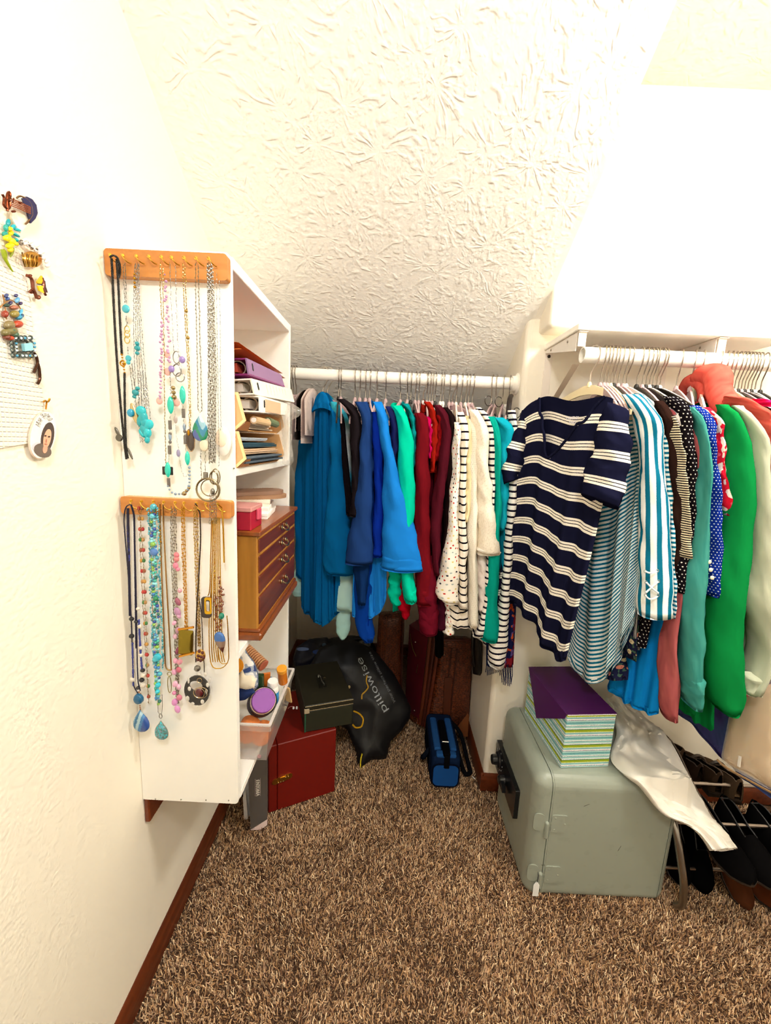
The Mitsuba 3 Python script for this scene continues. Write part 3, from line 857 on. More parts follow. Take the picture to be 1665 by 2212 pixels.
def scatter(shape, pts, size):
    """One mesh: the small shape at every point, turned along the path; size (along, across, across)."""
    t = np.gradient(pts, axis=0)
    t /= np.linalg.norm(t, axis=1, keepdims=True) + 1e-12
    u = np.cross(t, [0, 1, 0])
    u /= np.linalg.norm(u, axis=1, keepdims=True) + 1e-12
    w = np.cross(t, u)
    size = np.broadcast_to(np.asarray(size, float), (len(pts), 3))
    V = shape.vertices
    v = pts[:, None] + (V[None] * size[:, None]) @ np.stack([t, u, w], 1)
    f = (shape.faces[None] + (np.arange(len(pts)) * len(V))[:, None, None]).reshape(-1, 3)
    return trimesh.Trimesh(v.reshape(-1, 3), f, process=False)


CHN = [0]


def chain(pts, r=.0016, step=.0034, Y=YN):
    CHN[0] += 1
    p = path(pts, step * (1 + .10 * math.sin(CHN[0] * 1.7)), Y, step * ((CHN[0] * .37) % 1))[CHN[0] % 2:-1]
    p = p + np.random.default_rng(CHN[0]).normal(0, .0004, p.shape)
    a = np.arange(len(p)) % 2
    return scatter(OCT, p, np.stack([np.full(len(p), step * .72), np.where(a, r, r * .45), np.where(a, r * .45, r)], 1))


def beads(pts, r=.003, step=.0065, Y=YN, jit=0.0, seed=0, shape=None):
    p = path(pts, step, Y)
    g = np.random.default_rng(seed)
    p = p + g.normal(0, 1, p.shape) * jit
    return scatter(shape or ICO, p, np.clip(g.normal(1, .12, (len(p), 1)), .6, 1.5) * r * np.ones(3))


def braid(pts, r=.0024, Y=YN):
    p = path(pts, .0012, Y)
    k = np.arange(len(p))
    s = [wire(p + .0011 * np.column_stack([np.sin(k * .55 + h), 0.6 * np.cos(k * .55 + h), 0 * k]), r * .62, sides=5) for h in (0, 2.1, 4.2)]
    return join(s)


def cord(pts, r=.0013, Y=YN):
    return wire(path(pts, .006, Y), r, sides=6)


def stone(x, y, wpx, hpx, dep=.004, Y=YN, rot=0.0, kind='oval'):
    """A pendant stone seen wpx x hpx pixels large."""
    c_ = N(x, y, Y)
    k = Y / FOCAL
    w, h = wpx * k / 2, hpx * k / 2
    a = np.linspace(0, 2 * np.pi, 29)[:-1]
    if kind == 'drop':
        o = np.column_stack([w * np.cos(a) * (1 - .42 * np.sin(a)) * np.where(np.sin(a) > 0, 1 - .75 * np.clip(np.sin(a), 0, 1) ** 2.2, 1) * 1.02, h * np.sin(a)])
    elif kind == 'rect':
        o = np.array(rrect(2 * w, 2 * h, min(w, h) * .2).exterior.coords)[:-1]
    elif kind == 'marquise':
        o = np.column_stack([w * np.cos(a) * np.abs(np.cos(a)) ** .35, h * np.sin(a)])
    else:
        o = np.column_stack([w * np.cos(a), h * np.sin(a)])
    c, s = math.cos(rot), math.sin(rot)
    o = o @ np.array([[c, s], [-s, c]])
    rings, n = [], len(o)
    for f, z in ((1, -.4), (1, .1), (.86, .6), (.55, .92)):
        rings.append(np.column_stack([c_[0] + o[:, 0] * f, np.full(n, c_[1] - dep * z), c_[2] + o[:, 1] * f]))
    v = np.vstack(rings + [[[c_[0], c_[1] - dep, c_[2]]], [[c_[0], c_[1] + dep * .4, c_[2]]]])
    f = grid_faces(4, n, True)
    i = np.arange(n)
    f = np.vstack([f, np.stack([3 * n + i, 3 * n + (i + 1) % n, i * 0 + 4 * n], 1), np.stack([(i + 1) % n, i, i * 0 + 4 * n + 1], 1)])
    m = trimesh.Trimesh(v, f, process=False)
    m.fix_normals()
    return m


def ring(x, y, rpx, r=.0016, Y=YN, sq=1.0, rx=None):
    c_, k = N(x, y, Y), Y / FOCAL
    a = np.linspace(0, 2 * np.pi, 25)[:-1]
    R = rpx * k
    return wire(np.column_stack([c_[0] + (rx * k if rx else R * sq) * np.cos(a), np.full(24, c_[1]), c_[2] + R * np.sin(a)]), r, closed=True, sides=6)


def necklace(label):
    return thing('necklace', label, 'necklace')


# --- upper rack, from left to right
t = necklace('black braided cord necklace on the leftmost upper hook')
part(t, 'cord', join(braid([(241, 558, .885), (244, 620), (250, 740), (259, 860), (268, 950), (273, 992)]), braid([(252, 560, .885), (256, 625), (263, 765)]), braid([(269, 806), (270, 900), (272, 960), (276, 990)]), braid([(238, 556, .880), (246, 552, .878), (254, 558, .882), (256, 600)])), 'c_satin', '#17130f')
part(t, 'clasp', join(beads([(263, 766), (269, 805)], .0022, .005), ring(265, 785, 5)), 'c_metal', GOLD)
part(t, 'pendant', join(stone(253, 933, 7, 22, .002, rot=.4), stone(257, 946, 15, 15, .003), stone(281, 980, 5, 26, .002, rot=.35)), 'c_metal', PEWTER)
t = necklace('silver chain necklace with aqua discs and open rings on the second upper hook')
part(t, 'chain', join(chain([(266, 566, .885), (268, 620), (270, 655)]), chain([(270, 566, .885), (272, 620), (273, 655)]), chain([(272, 680), (274, 705)]), chain([(276, 750), (277, 766)]), chain([(280, 784), (285, 830), (287, 845)]), chain([(284, 784), (291, 835)])), 'c_metal', SILVER)
each(t, 'ring_link', [ring(274.5, y, 7, .0011, sq=.75) for y in (712, 722, 734)], 'c_metal', '#c8b06a')
for y, x, w in ((667, 271.5, 15), (774, 277, 12), (783, 277, 8)):
    part(t, 'disc_bead', stone(x, y, w, w * 1.05, .003), 'c_stone', '#3aa6b8')
part(t, 'pendant', stone(290, 893, 13, 44, .003, rot=.25), 'c_metal', '#cbb88a')
part(t, 'round_bead', stone(282, 892, 14, 17, .005, Y=.888), 'c_stone', '#1f8fb4')
t = necklace('silver chains ending in a tassel of turquoise chunks on the third upper hook')
part(t, 'chain', join(*[chain([(292 + k * 2.2, 565, .885), (289 + k * 3, 640), (290 + k * 5, 760), (294 + k * 7, 880), (302 + k * 6, 905 + 4 * k)], .0013) for k in range(5)], *[chain([(299 + 5 * k, 800), (300 + 5 * k, 840), (300 + 6 * k, 882)], .0016) for k in range(4)]), 'c_metal', SILVER)
part(t, 'clasp', join(beads([(290, 592, .888), (291, 620, .888)], .003, .006)), 'c_metal', GOLD)
for x, y, w in ((296, 742, 8), (296.5, 752, 11), (296, 763, 7), (292, 848, 13), (297, 839, 8), (290, 857, 7)):
    part(t, 'round_bead', stone(x, y, w, w, .0045, Y=.889), 'c_stone', '#1d8a92')
g = np.random.default_rng(5)
for x, y, w, h in ((304, 888, 20, 22), (309, 902, 18, 26), (314, 914, 22, 20), (303, 910, 13, 24), (320, 917, 20, 22), (311, 928, 15, 26), (318, 935, 16, 22), (307, 936, 9, 20), (318, 950, 9, 16)):
    part(t, 'turquoise_chunk', stone(x, y, w, h, .006, Y=.889, rot=g.uniform(-.6, .6)), 'c_stone', np.clip(lin('#14a4ae') * g.uniform(.75, 1.15), 0, 1))
part(t, 'fringe', join(*[chain([(298 + 5 * k, 880), (300 + 4 * k, 915), (303 + 3 * k, 955)], .0009) for k in range(4)]), 'c_metal', PEWTER)
t = necklace('strands of small pink beads with pale pink discs on the fifth upper hook')
part(t, 'chain', join(chain([(346, 566, .885), (347, 640), (350, 690)]), chain([(351, 570, .885), (355, 800), (358, 1000)], .0014)), 'c_metal', '#a08850')
part(t, 'pink_beads', join(*[beads([(x0, y), (x0 + .3, y + 11)], .0026, .0032, jit=.0012, seed=int(y)) for x0, y in [(357 + (y_ - 596) * .045, y_) for y_ in range(596, 780, 22)] + [(350 - (y_ - 696) * .03, y_) for y_ in range(696, 850, 19)]]), 'c_stone', '#b98ab0')
for x, y, w in ((361, 766, 12), (362, 803, 14), (344, 866, 13), (381, 869, 15)):
    part(t, 'pink_disc', stone(x, y, w, w * 1.15, .002, Y=.895), 'c_gloss', '#e0aaa0')
t = necklace('long chain with turquoise ovals and a beaded loop on the sixth upper hook')
part(t, 'chain', join(chain([(367, 566, .885), (369, 640), (372, 700), (375, 760)], .0011), chain([(379, 566, .885), (382, 690), (386, 780), (389, 800)], .0011), chain([(367, 800), (369, 850)], .0015), chain([(368, 895), (366, 960), (364, 1000)], .001), chain([(394, 872), (398, 930), (402, 975)], .001)), 'c_metal', SILVER)
each(t, 'hoop', [ring(382, 800, 12, .0012, rx=9), ring(381, 772, 12, .001, rx=7), ring(389, 815, 9, .001)], 'c_metal', SILVER)
for x, y, w, h in ((368, 875, 13, 36), (394, 853, 12, 37), (404.5, 990, 10, 30), (362, 1015, 12, 33)):
    part(t, 'turquoise_oval', stone(x, y, w, h, .004, Y=.889, kind='marquise'), 'c_stone', '#18b8a4')
part(t, 'black_square', stone(362, 1017, 23, 18, .002, Y=.895, kind='rect'), 'c_gloss', '#141414')
for x, y in ((370, 797), (393, 777)):
    part(t, 'violet_bead', stone(x, y, 12, 14, .004, Y=.889), 'c_stone', '#8a74b4')
each(t, 'link_bar', [*[stone(x, y, 7, 19, .002, kind='rect') for x, y in ((367, 918), (366, 972), (364, 1042), (396, 893), (400, 950))], *[stone(x, y, 7, 7, .002) for x, y in ((367, 937), (367, 955), (398, 920), (399, 932))]], 'c_metal', '#7c7878')
part(t, 'grey_beads', join(beads([(363, 1050), (368, 1060), (378, 1067), (392, 1067), (405, 1060), (409, 1040), (409, 1010)], .0028, .0075, seed=2), stone(367, 944, 6, 15, .003), stone(398, 923, 6, 15, .003)), 'c_stone', '#7c8ea4')
part(t, 'bronze_beads', join(beads([(398, 1066), (408, 1054)], .0036, .0048, seed=3), beads([(374, 838), (376, 858)], .0044, .005, seed=4)), 'c_metal', '#a8946c')
t = necklace('thin silver chain with small violet drops looping between the turquoise ovals')
part(t, 'chain', join(chain([(377, 868), (379, 920), (385, 970), (391, 1010), (399, 1030), (405, 1024)], .0007, .0026)), 'c_metal', SILVER)
for x, y, c_ in ((379, 906, '#a89a94'), (385, 979, '#8a84a4')):
    part(t, 'drop', stone(x, y, 8, 16, .003), 'c_stone', c_)
t = necklace('gold chain with a dark agate oval on the seventh upper hook')
part(t, 'chain', join(chain([(395, 568, .885), (397, 640), (404, 760), (408, 855), (409, 925)], .0016), chain([(399, 568, .885), (403, 680), (409, 800), (411, 855), (411, 925)], .0016), beads([(402, 672), (406, 730)], .003, .04)), 'c_metal', '#a88c4c')
part(t, 'pendant', stone(411, 951, 18, 46, .003, rot=.1), 'c_stone', '#3a2a20')
part(t, 'pendant_ring', ring(411, 951, 24, .001, rx=9.5), 'c_metal', '#b89a78')
part(t, 'gold_spot', stone(407, 935, 5, 12, .001, Y=.889), 'c_metal', GOLD)
t = necklace('silver chain with a blue and green enamel drop on the eighth upper hook')
part(t, 'chain', join(chain([(422, 568, .885), (423, 660), (426, 780), (428, 885), (432, 890)], .0016), chain([(428, 568, .885), (431, 700), (434, 820), (436, 885), (432, 892)], .0016)), 'c_metal', '#938a78')


def enamel(v):
    c_ = N(432, 922)
    k = (v[:, 2] - c_[2]) * 60 + np.sin((v[:, 0] - c_[0]) * 190) * .9
    pal = np.array([lin('#4a5a96'), lin('#0e7a58'), lin('#2c7a9c'), lin('#88b0c0'), lin('#d0dce0')])
    return pal[np.clip(np.floor(k * 1.1 + 2.4), 0, 4).astype(int)]


m = stone(432, 924, 30, 56, .003, Y=.889, kind='drop')
m = m.subdivide().subdivide()
part(t, 'pendant', m, 'c_stone', enamel, True)
t = necklace('thick bundle of silver chains with a big ring and tassel on the last upper hook')
part(t, 'chain', join(*[chain([(447 + k * 2.2, 566, .883), (449 + k * 2.6, 650, .886), (450 + k * 3.2, 800, .888), (450 + k * 3, 930, .889), (452 + k * 2.6, 1000, .889)], .0018, .004, .887) for k in range(6)], chain([(467, 590), (471, 860), (473, 1000), (472, 1010)], .0008)), 'c_metal', '#827c72')
each(t, 'ring', [ring(449, 1058, 25, .0022, Y=.886), ring(452, 1054, 18, .0012, Y=.886), ring(462, 1032, 14, .0016, rx=9, Y=.888), ring(466, 1030, 17, .0012, rx=9, Y=.89)], 'c_metal', '#8e8064')
part(t, 'tassel', join(*[chain([(454 + k * 2.4, 1062, .884), (453 + k * 2.8, 1100, .880), (452 + k * 3.2, 1132, .880)], .0012, .003, .884) for k in range(6)], stone(459, 1062, 9, 14, .004, Y=.884), stone(444, 1028, 10, 16, .003, Y=.887, kind='rect')), 'c_metal', '#86827c')
part(t, 'loop_chain', join(chain([(434, 960), (434, 1000), (436, 1040)], .0018), chain([(443, 965), (443, 1030)], .0012)), 'c_metal', '#847c6e')
t = necklace('necklace with a large white shell disc near the right edge of the panel')
part(t, 'disc', stone(482, 953, 34, 62, .004, Y=.907), 'c_gloss', '#e8e2da')
part(t, 'inner_disc', stone(477, 946, 24, 38, .003, Y=.902), 'c_gloss', '#f0dcc4')
part(t, 'bow', stone(441, 962, 20, 26, .004, Y=.891), 'c_gloss', '#d8ccb4')
part(t, 'chain', chain([(474, 600, .890), (476, 780), (477, 930)], .0007), 'c_metal', SILVER)

# --- lower rack
t = necklace('navy cord and bead necklace with a blue agate drop on the leftmost lower hook')
part(t, 'cord', join(cord([(281, 1090, .884), (272, 1096), (268, 1130), (276, 1230), (283, 1330), (286, 1420), (289, 1480), (298, 1498)]), cord([(283, 1090, .884), (289, 1120), (292, 1200), (295, 1330), (298, 1470), (303, 1492)]), braid([(283, 1090, .882), (290, 1120), (292, 1250), (294, 1400)], .0018), wire(path([(276, 1098), (278, 1200), (281, 1330)], .006), .0028, sides=6)), 'c_satin', '#16142e')
part(t, 'blue_beads', join(beads([(276, 1138), (279, 1210)], .0026, .0034, seed=1), beads([(300, 1340), (303, 1400), (307, 1450)], .0024, .0034, seed=2), beads([(286, 1390), (288, 1480)], .0022, .0034, seed=6)), 'c_stone', '#20287c')
each(t, 'black_bead', [stone(x, y, w, w * .9, .004) for x, y, w in ((284, 1337, 11), (294, 1343, 9), (284, 1374, 12), (308, 1448, 11), (306, 1469, 12), (298, 1486, 9))], 'c_stone', '#14141a')
each(t, 'clear_bead', [stone(x, y, w, w, .004) for x, y, w in ((302, 1353, 11), (304, 1415, 10), (286, 1468, 12), (309, 1459, 11), (309, 1481, 12), (304, 1399, 9), (298, 1315, 8))], 'c_stone', '#d4ccc0')
part(t, 'round_stone', stone(299, 1510, 23, 26, .007, Y=.889), 'c_stone', '#13587e')


def agate(v):
    c_ = N(303, 1557)
    k = (v[:, 0] - c_[0]) * 95 - (v[:, 2] - c_[2]) * 28
    pal = np.array([lin('#7aa0b4'), lin('#2c6a94'), lin('#9ab8c4'), lin('#3a74a8'), lin('#2a4c92')])
    return pal[np.clip(np.floor(k * 1.5 + 2.5), 0, 4).astype(int)]


m = stone(304, 1558, 35, 58, .006, Y=.889, kind='drop', rot=.06).subdivide().subdivide()
part(t, 'agate_drop', m, 'c_stone', agate, True)
part(t, 'bail', join(beads([(300, 1495), (303, 1499)], .002, .003), beads([(302, 1524), (303, 1532)], .002, .003)), 'c_metal', '#a87858')
t = necklace('double row of red, green and gold glass beads on the second lower hook')
for k in range(19):
    y = 1098 + k * 22.6
    f = k / 18
    x = 303 + 14 * f + 4 * f
    gap = 3.4 * (1 - f * .9)
    for s in (-1, 1):
        col = ['#a01c1c', '#b8863a', '#8a4a2c', '#2c6a34', '#a8322a', '#a87a44'][(k * 5 + (s > 0) * 2) % 6]
        part(t, 'glass_bead', stone(x + s * gap, y, 7, 9, .003), 'c_stone', col)
part(t, 'chain', join(*[chain([(302 - s * 3 * 1, 1092, .886), (306 + s * 3, 1200), (313 + s * 2, 1350), (321, 1520)], .0011) for s in (-1, 1)]), 'c_metal', '#a08658')
t = necklace('wide necklace of many blue, teal and green beads on the third lower hook')
pal = ['#4f9fb0', '#2c7f92', '#7fc0c8', '#1c6a5c', '#3fae9a', '#2a4a9a', '#86b04a', '#3f80c0', '#8ad0d8']
for k, (x0, x1, y1, r_, st) in enumerate(((321, 331, 1435, .0027, .0048), (327, 337, 1512, .0034, .0062), (333, 343, 1520, .0036, .0066), (341, 352, 1445, .0027, .0050))):
    p = path([(x0, 1098, .888), (x0 + (x1 - x0) * .3, 1200), (x1 - 1, 1400), (x1, y1)], st)
    g = np.random.default_rng(20 + k)
    ids = g.integers(0, len(pal), len(p)) if k in (1, 2) else g.integers(0, 3, len(p))
    for c_ in range(len(pal)):
        q = p[ids == c_]
        if len(q) > 1:
            q = q + g.normal(0, .0012, q.shape) * [1, .6, .4]
            part(t, 'beads', scatter(ICO0 if k in (0, 3) else ICO, q, g.uniform(.75, 1.25, (len(q), 1)) * r_ * np.ones(3)), 'c_stone', pal[c_], 20)
for k, (x, y, w, c_) in enumerate(((331, 1095, 14, '#3f9fb0'), (329, 1115, 12, '#5fb4c4'), (332, 1193, 17, '#4a74b4'), (336, 1293, 11, '#1f7a4c'), (340, 1420, 18, '#2cacc4'), (336, 1424, 13, '#3cb4c8'), (345, 1456, 10, '#3ca0b8'), (341, 1480, 12, '#2cb4cc'), (340, 1494, 10, '#2cb4c8'), (330, 1176, 11, '#7aa84a'))):
    part(t, 'large_bead', stone(x, y, w, w, .005, Y=.888), 'c_stone', c_)
part(t, 'chain', join(*[chain([(x, 1100, .889), (x + 5, 1250), (x + 9, 1400)], .0012) for x in (323, 345)]), 'c_metal', '#9c844e')
t = necklace('thin wire necklace with a sparkling abalone drop below the teal beads')
part(t, 'wire', join(cord([(341, 1512), (341.5, 1540), (346, 1543), (349.5, 1540), (350, 1500)], .0006), ring(347, 1547, 6, .0009, rx=3.4)), 'c_metal', SILVER)


def abalone(v):
    k = meshkit.noise(v * 420, 3)
    k2 = meshkit.noise(v * 300 + 9, 4)
    a = np.where(k[:, None] > .55, lin('#2aa8b4'), np.where(k2[:, None] > .55, lin('#7a90a8'), lin('#54706c')))
    return a


m = stone(348, 1578, 29, 50, .005, kind='drop').subdivide().subdivide()
part(t, 'pendant', m, 'c_stone', abalone, True)
part(t, 'setting', join(wire(np.vstack([m.vertices[:28] + [0, -.001, 0]]), .0009, closed=True)), 'c_metal', '#a8a098')
t = necklace('plain gold snake chain hanging in a long loop on the fourth lower hook')
part(t, 'chain', join(wire(path([(345, 1088, .884), (346, 1150), (350, 1260), (354, 1360), (357, 1435), (362, 1447), (369, 1448)], .006), .0017), wire(path([(352, 1090, .884), (354, 1150), (359, 1250), (364, 1340), (370, 1448)], .006), .0017)), 'c_metal', '#b08a58')
part(t, 'links', beads([(345, 1140), (347, 1170)], .0024, .005), 'c_metal', GOLD)
t = necklace('silver chain necklace with pink and violet stones on the fifth lower hook')
part(t, 'chain', join(*[chain([(370 + 3.2 * k, 1094, .886), (370 + 3.4 * k, 1200), (375 + 2.8 * k, 1330), (379 + 2.2 * k, 1450), (381 + 1.6 * k, 1520)], .0018, .0042) for k in range(4)]), 'c_metal', '#9a9080')
g = np.random.default_rng(9)
for x, y, w, h, c_ in ((381, 1199, 11, 13, '#d0707c'), (381, 1208, 12, 14, '#c8787c'), (379, 1222, 12, 16, '#d07890'), (384, 1230, 9, 9, '#c87890'), (388, 1276, 9, 11, '#c890a0'), (384, 1300, 11, 20, '#8c4a60'), (383, 1322, 14, 22, '#a8789c'), (386, 1330, 9, 14, '#c090b0'), (376, 1346, 9, 12, '#d8a0c0'), (384, 1362, 11, 16, '#a87a90'), (378, 1375, 10, 12, '#c8a0b4'), (384, 1405, 10, 22, '#74284a'), (388, 1430, 12, 14, '#d08a9c'), (379, 1428, 11, 13, '#d898b4'), (386, 1447, 12, 14, '#b85a70'), (376, 1452, 11, 14, '#d098b8'),
                       (378, 1478, 12, 16, '#d8a4c0'), (386, 1484, 10, 14, '#d0a0b8'), (376, 1497, 9, 9, '#c878a0'), (387, 1507, 13, 15, '#c07088'), (377, 1517, 14, 18, '#c884bc'), (383, 1532, 13, 20, '#cc8cc0')):
    part(t, 'pink_stone', stone(x, y, w, h, .004, Y=.889, rot=g.uniform(-.5, .5)), 'c_stone', c_)
part(t, 'feather_charm', join(ring(366, 1479, 21, .001, rx=4.5), ring(366, 1456, 5, .001)), 'c_metal', '#a8a078')
t = necklace('chunky gold chain with a square gold plaque on the sixth lower hook')
part(t, 'chain', join(*[chain([(392 + 3 * k, 1092, .886), (394 + 3 * k, 1200), (398 + 2.6 * k, 1300), (400 + 2.2 * k, 1362)], .0022, .0046) for k in range(3)]), 'c_metal', '#d4a030')
part(t, 'plaque', stone(401, 1388, 34, 62, .003, Y=.886, kind='rect', rot=-.06), 'c_metal', '#8c7a30')
each(t, 'plaque_edge', [wire([N(385, 1360, .884), N(418, 1355, .884)], .0028), wire([N(387, 1418, .884), N(419, 1410, .884)], .0028)], 'c_metal', '#e0a040')
t = necklace('gold chain with an oval medallion of brown spots on the seventh lower hook')
part(t, 'chain', join(*[chain([(418 + 2.6 * k, 1092, .886), (420 + 2.6 * k, 1180), (424 + 2.2 * k, 1290), (428 + 1.6 * k, 1395)], .0018, .004) for k in range(4)]), 'c_metal', '#c8a654')
part(t, 'medallion', stone(433, 1416, 23, 31, .003, Y=.888), 'c_metal', '#d8b060')
for x, y in ((430, 1407), (437, 1410), (428, 1417), (434, 1419), (439, 1421), (433, 1427), (427, 1425)):
    part(t, 'spot', stone(x, y, 7, 8, .002, Y=.885), 'c_stone', '#4a1410')
t = necklace('black cord necklace with a spotted black ring and a dark red stone at its end')
part(t, 'cord', join(cord([(422, 1088, .88), (426, 1096), (432, 1110), (433, 1150), (430, 1230), (424, 1340), (423, 1430)], .0015), cord([(430, 1290), (436, 1345), (438, 1400), (441, 1440), (441, 1452)], .0009)), 'c_satin', '#241208')
part(t, 'silver_bead', stone(426, 1444, 15, 15, .005, Y=.888), 'c_metal', SILVER)
o = sg.Point(0, 0).buffer(1, quad_segs=10)
kpx = .888 / FOCAL
import shapely.affinity as sa
body = sa.scale(o, 30 * kpx, 38 * kpx).difference(sa.translate(sa.scale(o, 16 * kpx, 14 * kpx), -2 * kpx, 12 * kpx))
c_ = N(427, 1490, .892)
part(t, 'spotted_ring', framed(prism(body, .005), c_, (1, 0, 0), (0, 0, 1), (0, -1, 0)), 'c_stone', '#141012')
for x, y, w, h in ((405, 1509, 9, 14), (409, 1488, 8, 12), (416, 1520, 9, 8), (426, 1526, 5, 6), (437, 1516, 9, 12), (448, 1480, 7, 12), (446, 1494, 6, 14), (407, 1470, 5, 16), (443, 1457, 7, 9), (453, 1470, 4, 12), (430, 1457, 9, 5)):
    part(t, 'white_spot', stone(x, y, w, h, .001, Y=.8865), 'c_gloss', '#c8c4bc')
part(t, 'stone', stone(430, 1497, 18, 20, .003, Y=.882), 'c_stone', '#4c0a12')
part(t, 'setting', join(ring(430, 1497, 13, .0011, Y=.883), ring(435, 1496, 14, .001, Y=.884), ring(431, 1470, 6, .0008, Y=.886)), 'c_metal', '#c8b090')
t = necklace('gold rope necklace with a black and gold open square on the eighth lower hook')
part(t, 'chain', join(wire(path([(457, 1120, .888), (455, 1200), (452, 1280), (449, 1287)], .006), .0012), wire(path([(459, 1124, .888), (456, 1270), (454, 1300)], .006), .0012)), 'c_metal', GOLD)
sq = rrect(22 * kpx, 50 * kpx, 6 * kpx)
part(t, 'frame', framed(prism(sq.difference(sa.translate(sa.scale(sq, .42, .55), 3 * kpx, 2 * kpx)), .005), N(447, 1311, .892), (1, 0, 0), (0, 0, 1), (0, -1, 0)), 'c_stone', '#241008')
part(t, 'gold_frame', framed(prism(sa.scale(sq, .72, .80).difference(sa.scale(sq, .42, .55)), .003), N(450, 1308, .887), (1, 0, 0), (0, 0, 1), (0, -1, 0)), 'c_metal', '#e0b030')
t = necklace('bundle of gold chains with brown crystals and a blue brown point, last lower hook')
part(t, 'chain', join(*[wire(path([(461 + k * 2.6, 1118, .885), (458 + k * 3.6, 1240), (457 + k * 4.6, 1400), (460 + 5 * k, 1430)], .008), .0011) for k in range(6)], chain([(463, 1124), (464, 1280), (467, 1350)], .0022, .0046), wire(path([(455, 1300), (452, 1400), (455, 1430), (464, 1444), (475, 1444), (488, 1436), (494, 1420), (490, 1330)], .006), .0011), wire(path([(470, 1400), (471, 1420), (480, 1434), (492, 1432)], .006), .0009)), 'c_metal', '#d0a03c')
part(t, 'omega_wire', wire(path([(471, 1090, .884), (479, 1098), (482, 1140), (484, 1215)], .006), .0018), 'c_metal', '#dcae44')
part(t, 'brown_crystals', join(beads([(466, 1290), (470, 1380)], .0034, .0042, jit=.002, seed=3, shape=OCT), beads([(474, 1250), (476, 1360)], .0034, .0042, jit=.002, seed=4, shape=OCT), beads([(480, 1270), (480, 1340)], .003, .0042, jit=.002, seed=5, shape=OCT)), 'c_stone', '#74402a')
part(t, 'green_bead', stone(478, 1331, 12, 15, .005, Y=.885), 'c_stone', '#12705c')


def point_col(v):
    c_ = N(476, 1385)
    k = (v[:, 2] - c_[2]) / .03
    return np.where((k > .15)[:, None], lin('#2c5a9a'), np.where((k > -.35)[:, None], lin('#7a6254'), lin('#4a2012')))


m = stone(476, 1388, 22, 52, .005, Y=.887, kind='drop', rot=math.pi + .2).subdivide().subdivide()
part(t, 'pendant', m, 'c_stone', point_col, True)

# ------------------------------------------------------------------ brooches pinned on a cloth on the left wall
XW = XL + .004


def Wl(px, py, x=XW):
    return at(px, py, 0, x)


cl = thing('brooch_cloth', 'white waffle weave cloth hanging on the left wall, covered with brooches', 'cloth')
o = np.array([Wl(x, y)[1:] for x, y in ((-60, 440), (-5, 470), (40, 520), (58, 610), (70, 700), (82, 780), (92, 850), (101, 905), (90, 938), (60, 958), (0, 968), (-60, 972))])


def waffle(p, n, uv):
    return smoothstep(.2, .5, abs(dr.sin(p.y * 420))) * smoothstep(.2, .5, abs(dr.sin(p.z * 420)))


scene['waffle_cloth'] = bump({'type': 'diffuse', 'reflectance': rgb('#efe8da')}, waffle, .0012, 5e-4)
part(cl, 'weave', framed(prism(o, .004), (XL + .0005, 0, 0), (0, 1, 0), (0, 0, 1), (1, 0, 0)), 'waffle_cloth')


def wshape(px, X=.003, th=.003):
    """A flat shape on the left wall with this outline in the photograph."""
    q = np.array([Wl(x, y)[1:] for x, y in px])
    return framed(prism(q, th), (XW + X, 0, 0), (0, 1, 0), (0, 0, 1), (1, 0, 0))


def wblob(x, y, rx, ry, th=.004, X=.004, rot=0.0):
    """A domed oval on the left wall."""
    c_ = Wl(x, y)
    e1, e2 = Wl(x + 1, y) - c_, Wl(x, y + 1) - c_
    return framed(ball((0, 0, 0), 1, 2), c_ + np.array([X, 0, 0]), (e1 * math.cos(rot) + e2 * math.sin(rot)) * rx, (e2 * math.cos(rot) - e1 * math.sin(rot)) * ry, (th, 0, 0))


def brooch(label):
    return thing('brooch', label, 'brooch')


b = brooch('copper and navy musical brooch with a clef and staff lines')
part(b, 'navy_dome', wshape([(37, 428), (46, 424), (58, 430), (67, 442), (70, 460), (65, 472), (55, 482), (51, 470), (47, 456)], .006), 'c_gloss', '#221f4c')
part(b, 'dome_rim', wire([Wl(x, y, XW + .008) for x, y in ((36, 428), (46, 424), (58, 430), (67, 442), (70, 460), (65, 472), (55, 484))], .0012, 20), 'c_metal', '#8a6a4a')
part(b, 'white_heart', wshape([(20, 448), (45, 456), (54, 484), (38, 503), (18, 470)], .002), 'c_gloss', '#f0ead8')
for k in range(5):
    part(b, 'staff_line', wire([Wl(20, 428 + k * 3.6, XW + .010), Wl(45, 438 + k * 3.6, XW + .012), Wl(66, 448 + k * 3.4, XW + .012)], .0009, 8), 'c_metal', '#a85a38')
part(b, 'clef', join(wire([Wl(x, y, XW + .012) for x, y in ((5, 420), (9, 428), (8, 442), (14, 450), (21, 446), (21, 436), (15, 430), (17, 418), (21, 415), (22, 422), (15, 434), (16, 456))], .0018, 40), wblob(15, 456, 4, 3, .003, .010), wblob(27, 437, 3, 2.5, .003, .012), wire([Wl(28, 438, XW + .012), Wl(30, 428, XW + .012)], .0008)), 'c_metal', '#6a3420')
b = brooch('enamel flower brooch with turquoise and yellow petals and a green stem')
for x, y, rx, ry, r, c_ in ((9, 481, 4, 9, .1, '#149098'), (19, 490, 5, 7, .8, '#12a4b4'), (29, 496, 8, 3.4, .35, '#14a8b0'), (26, 507, 10, 3, .55, '#169aa4'), (4, 492, 4, 8, -.2, '#2a9a8c'), (2, 505, 6, 6, 0, '#1c8a7c'), (27, 518, 5, 3, .9, '#18a0a8')):
    part(b, 'petal', wblob(x, y, rx, ry, .003, .006, r), 'c_gloss', c_)
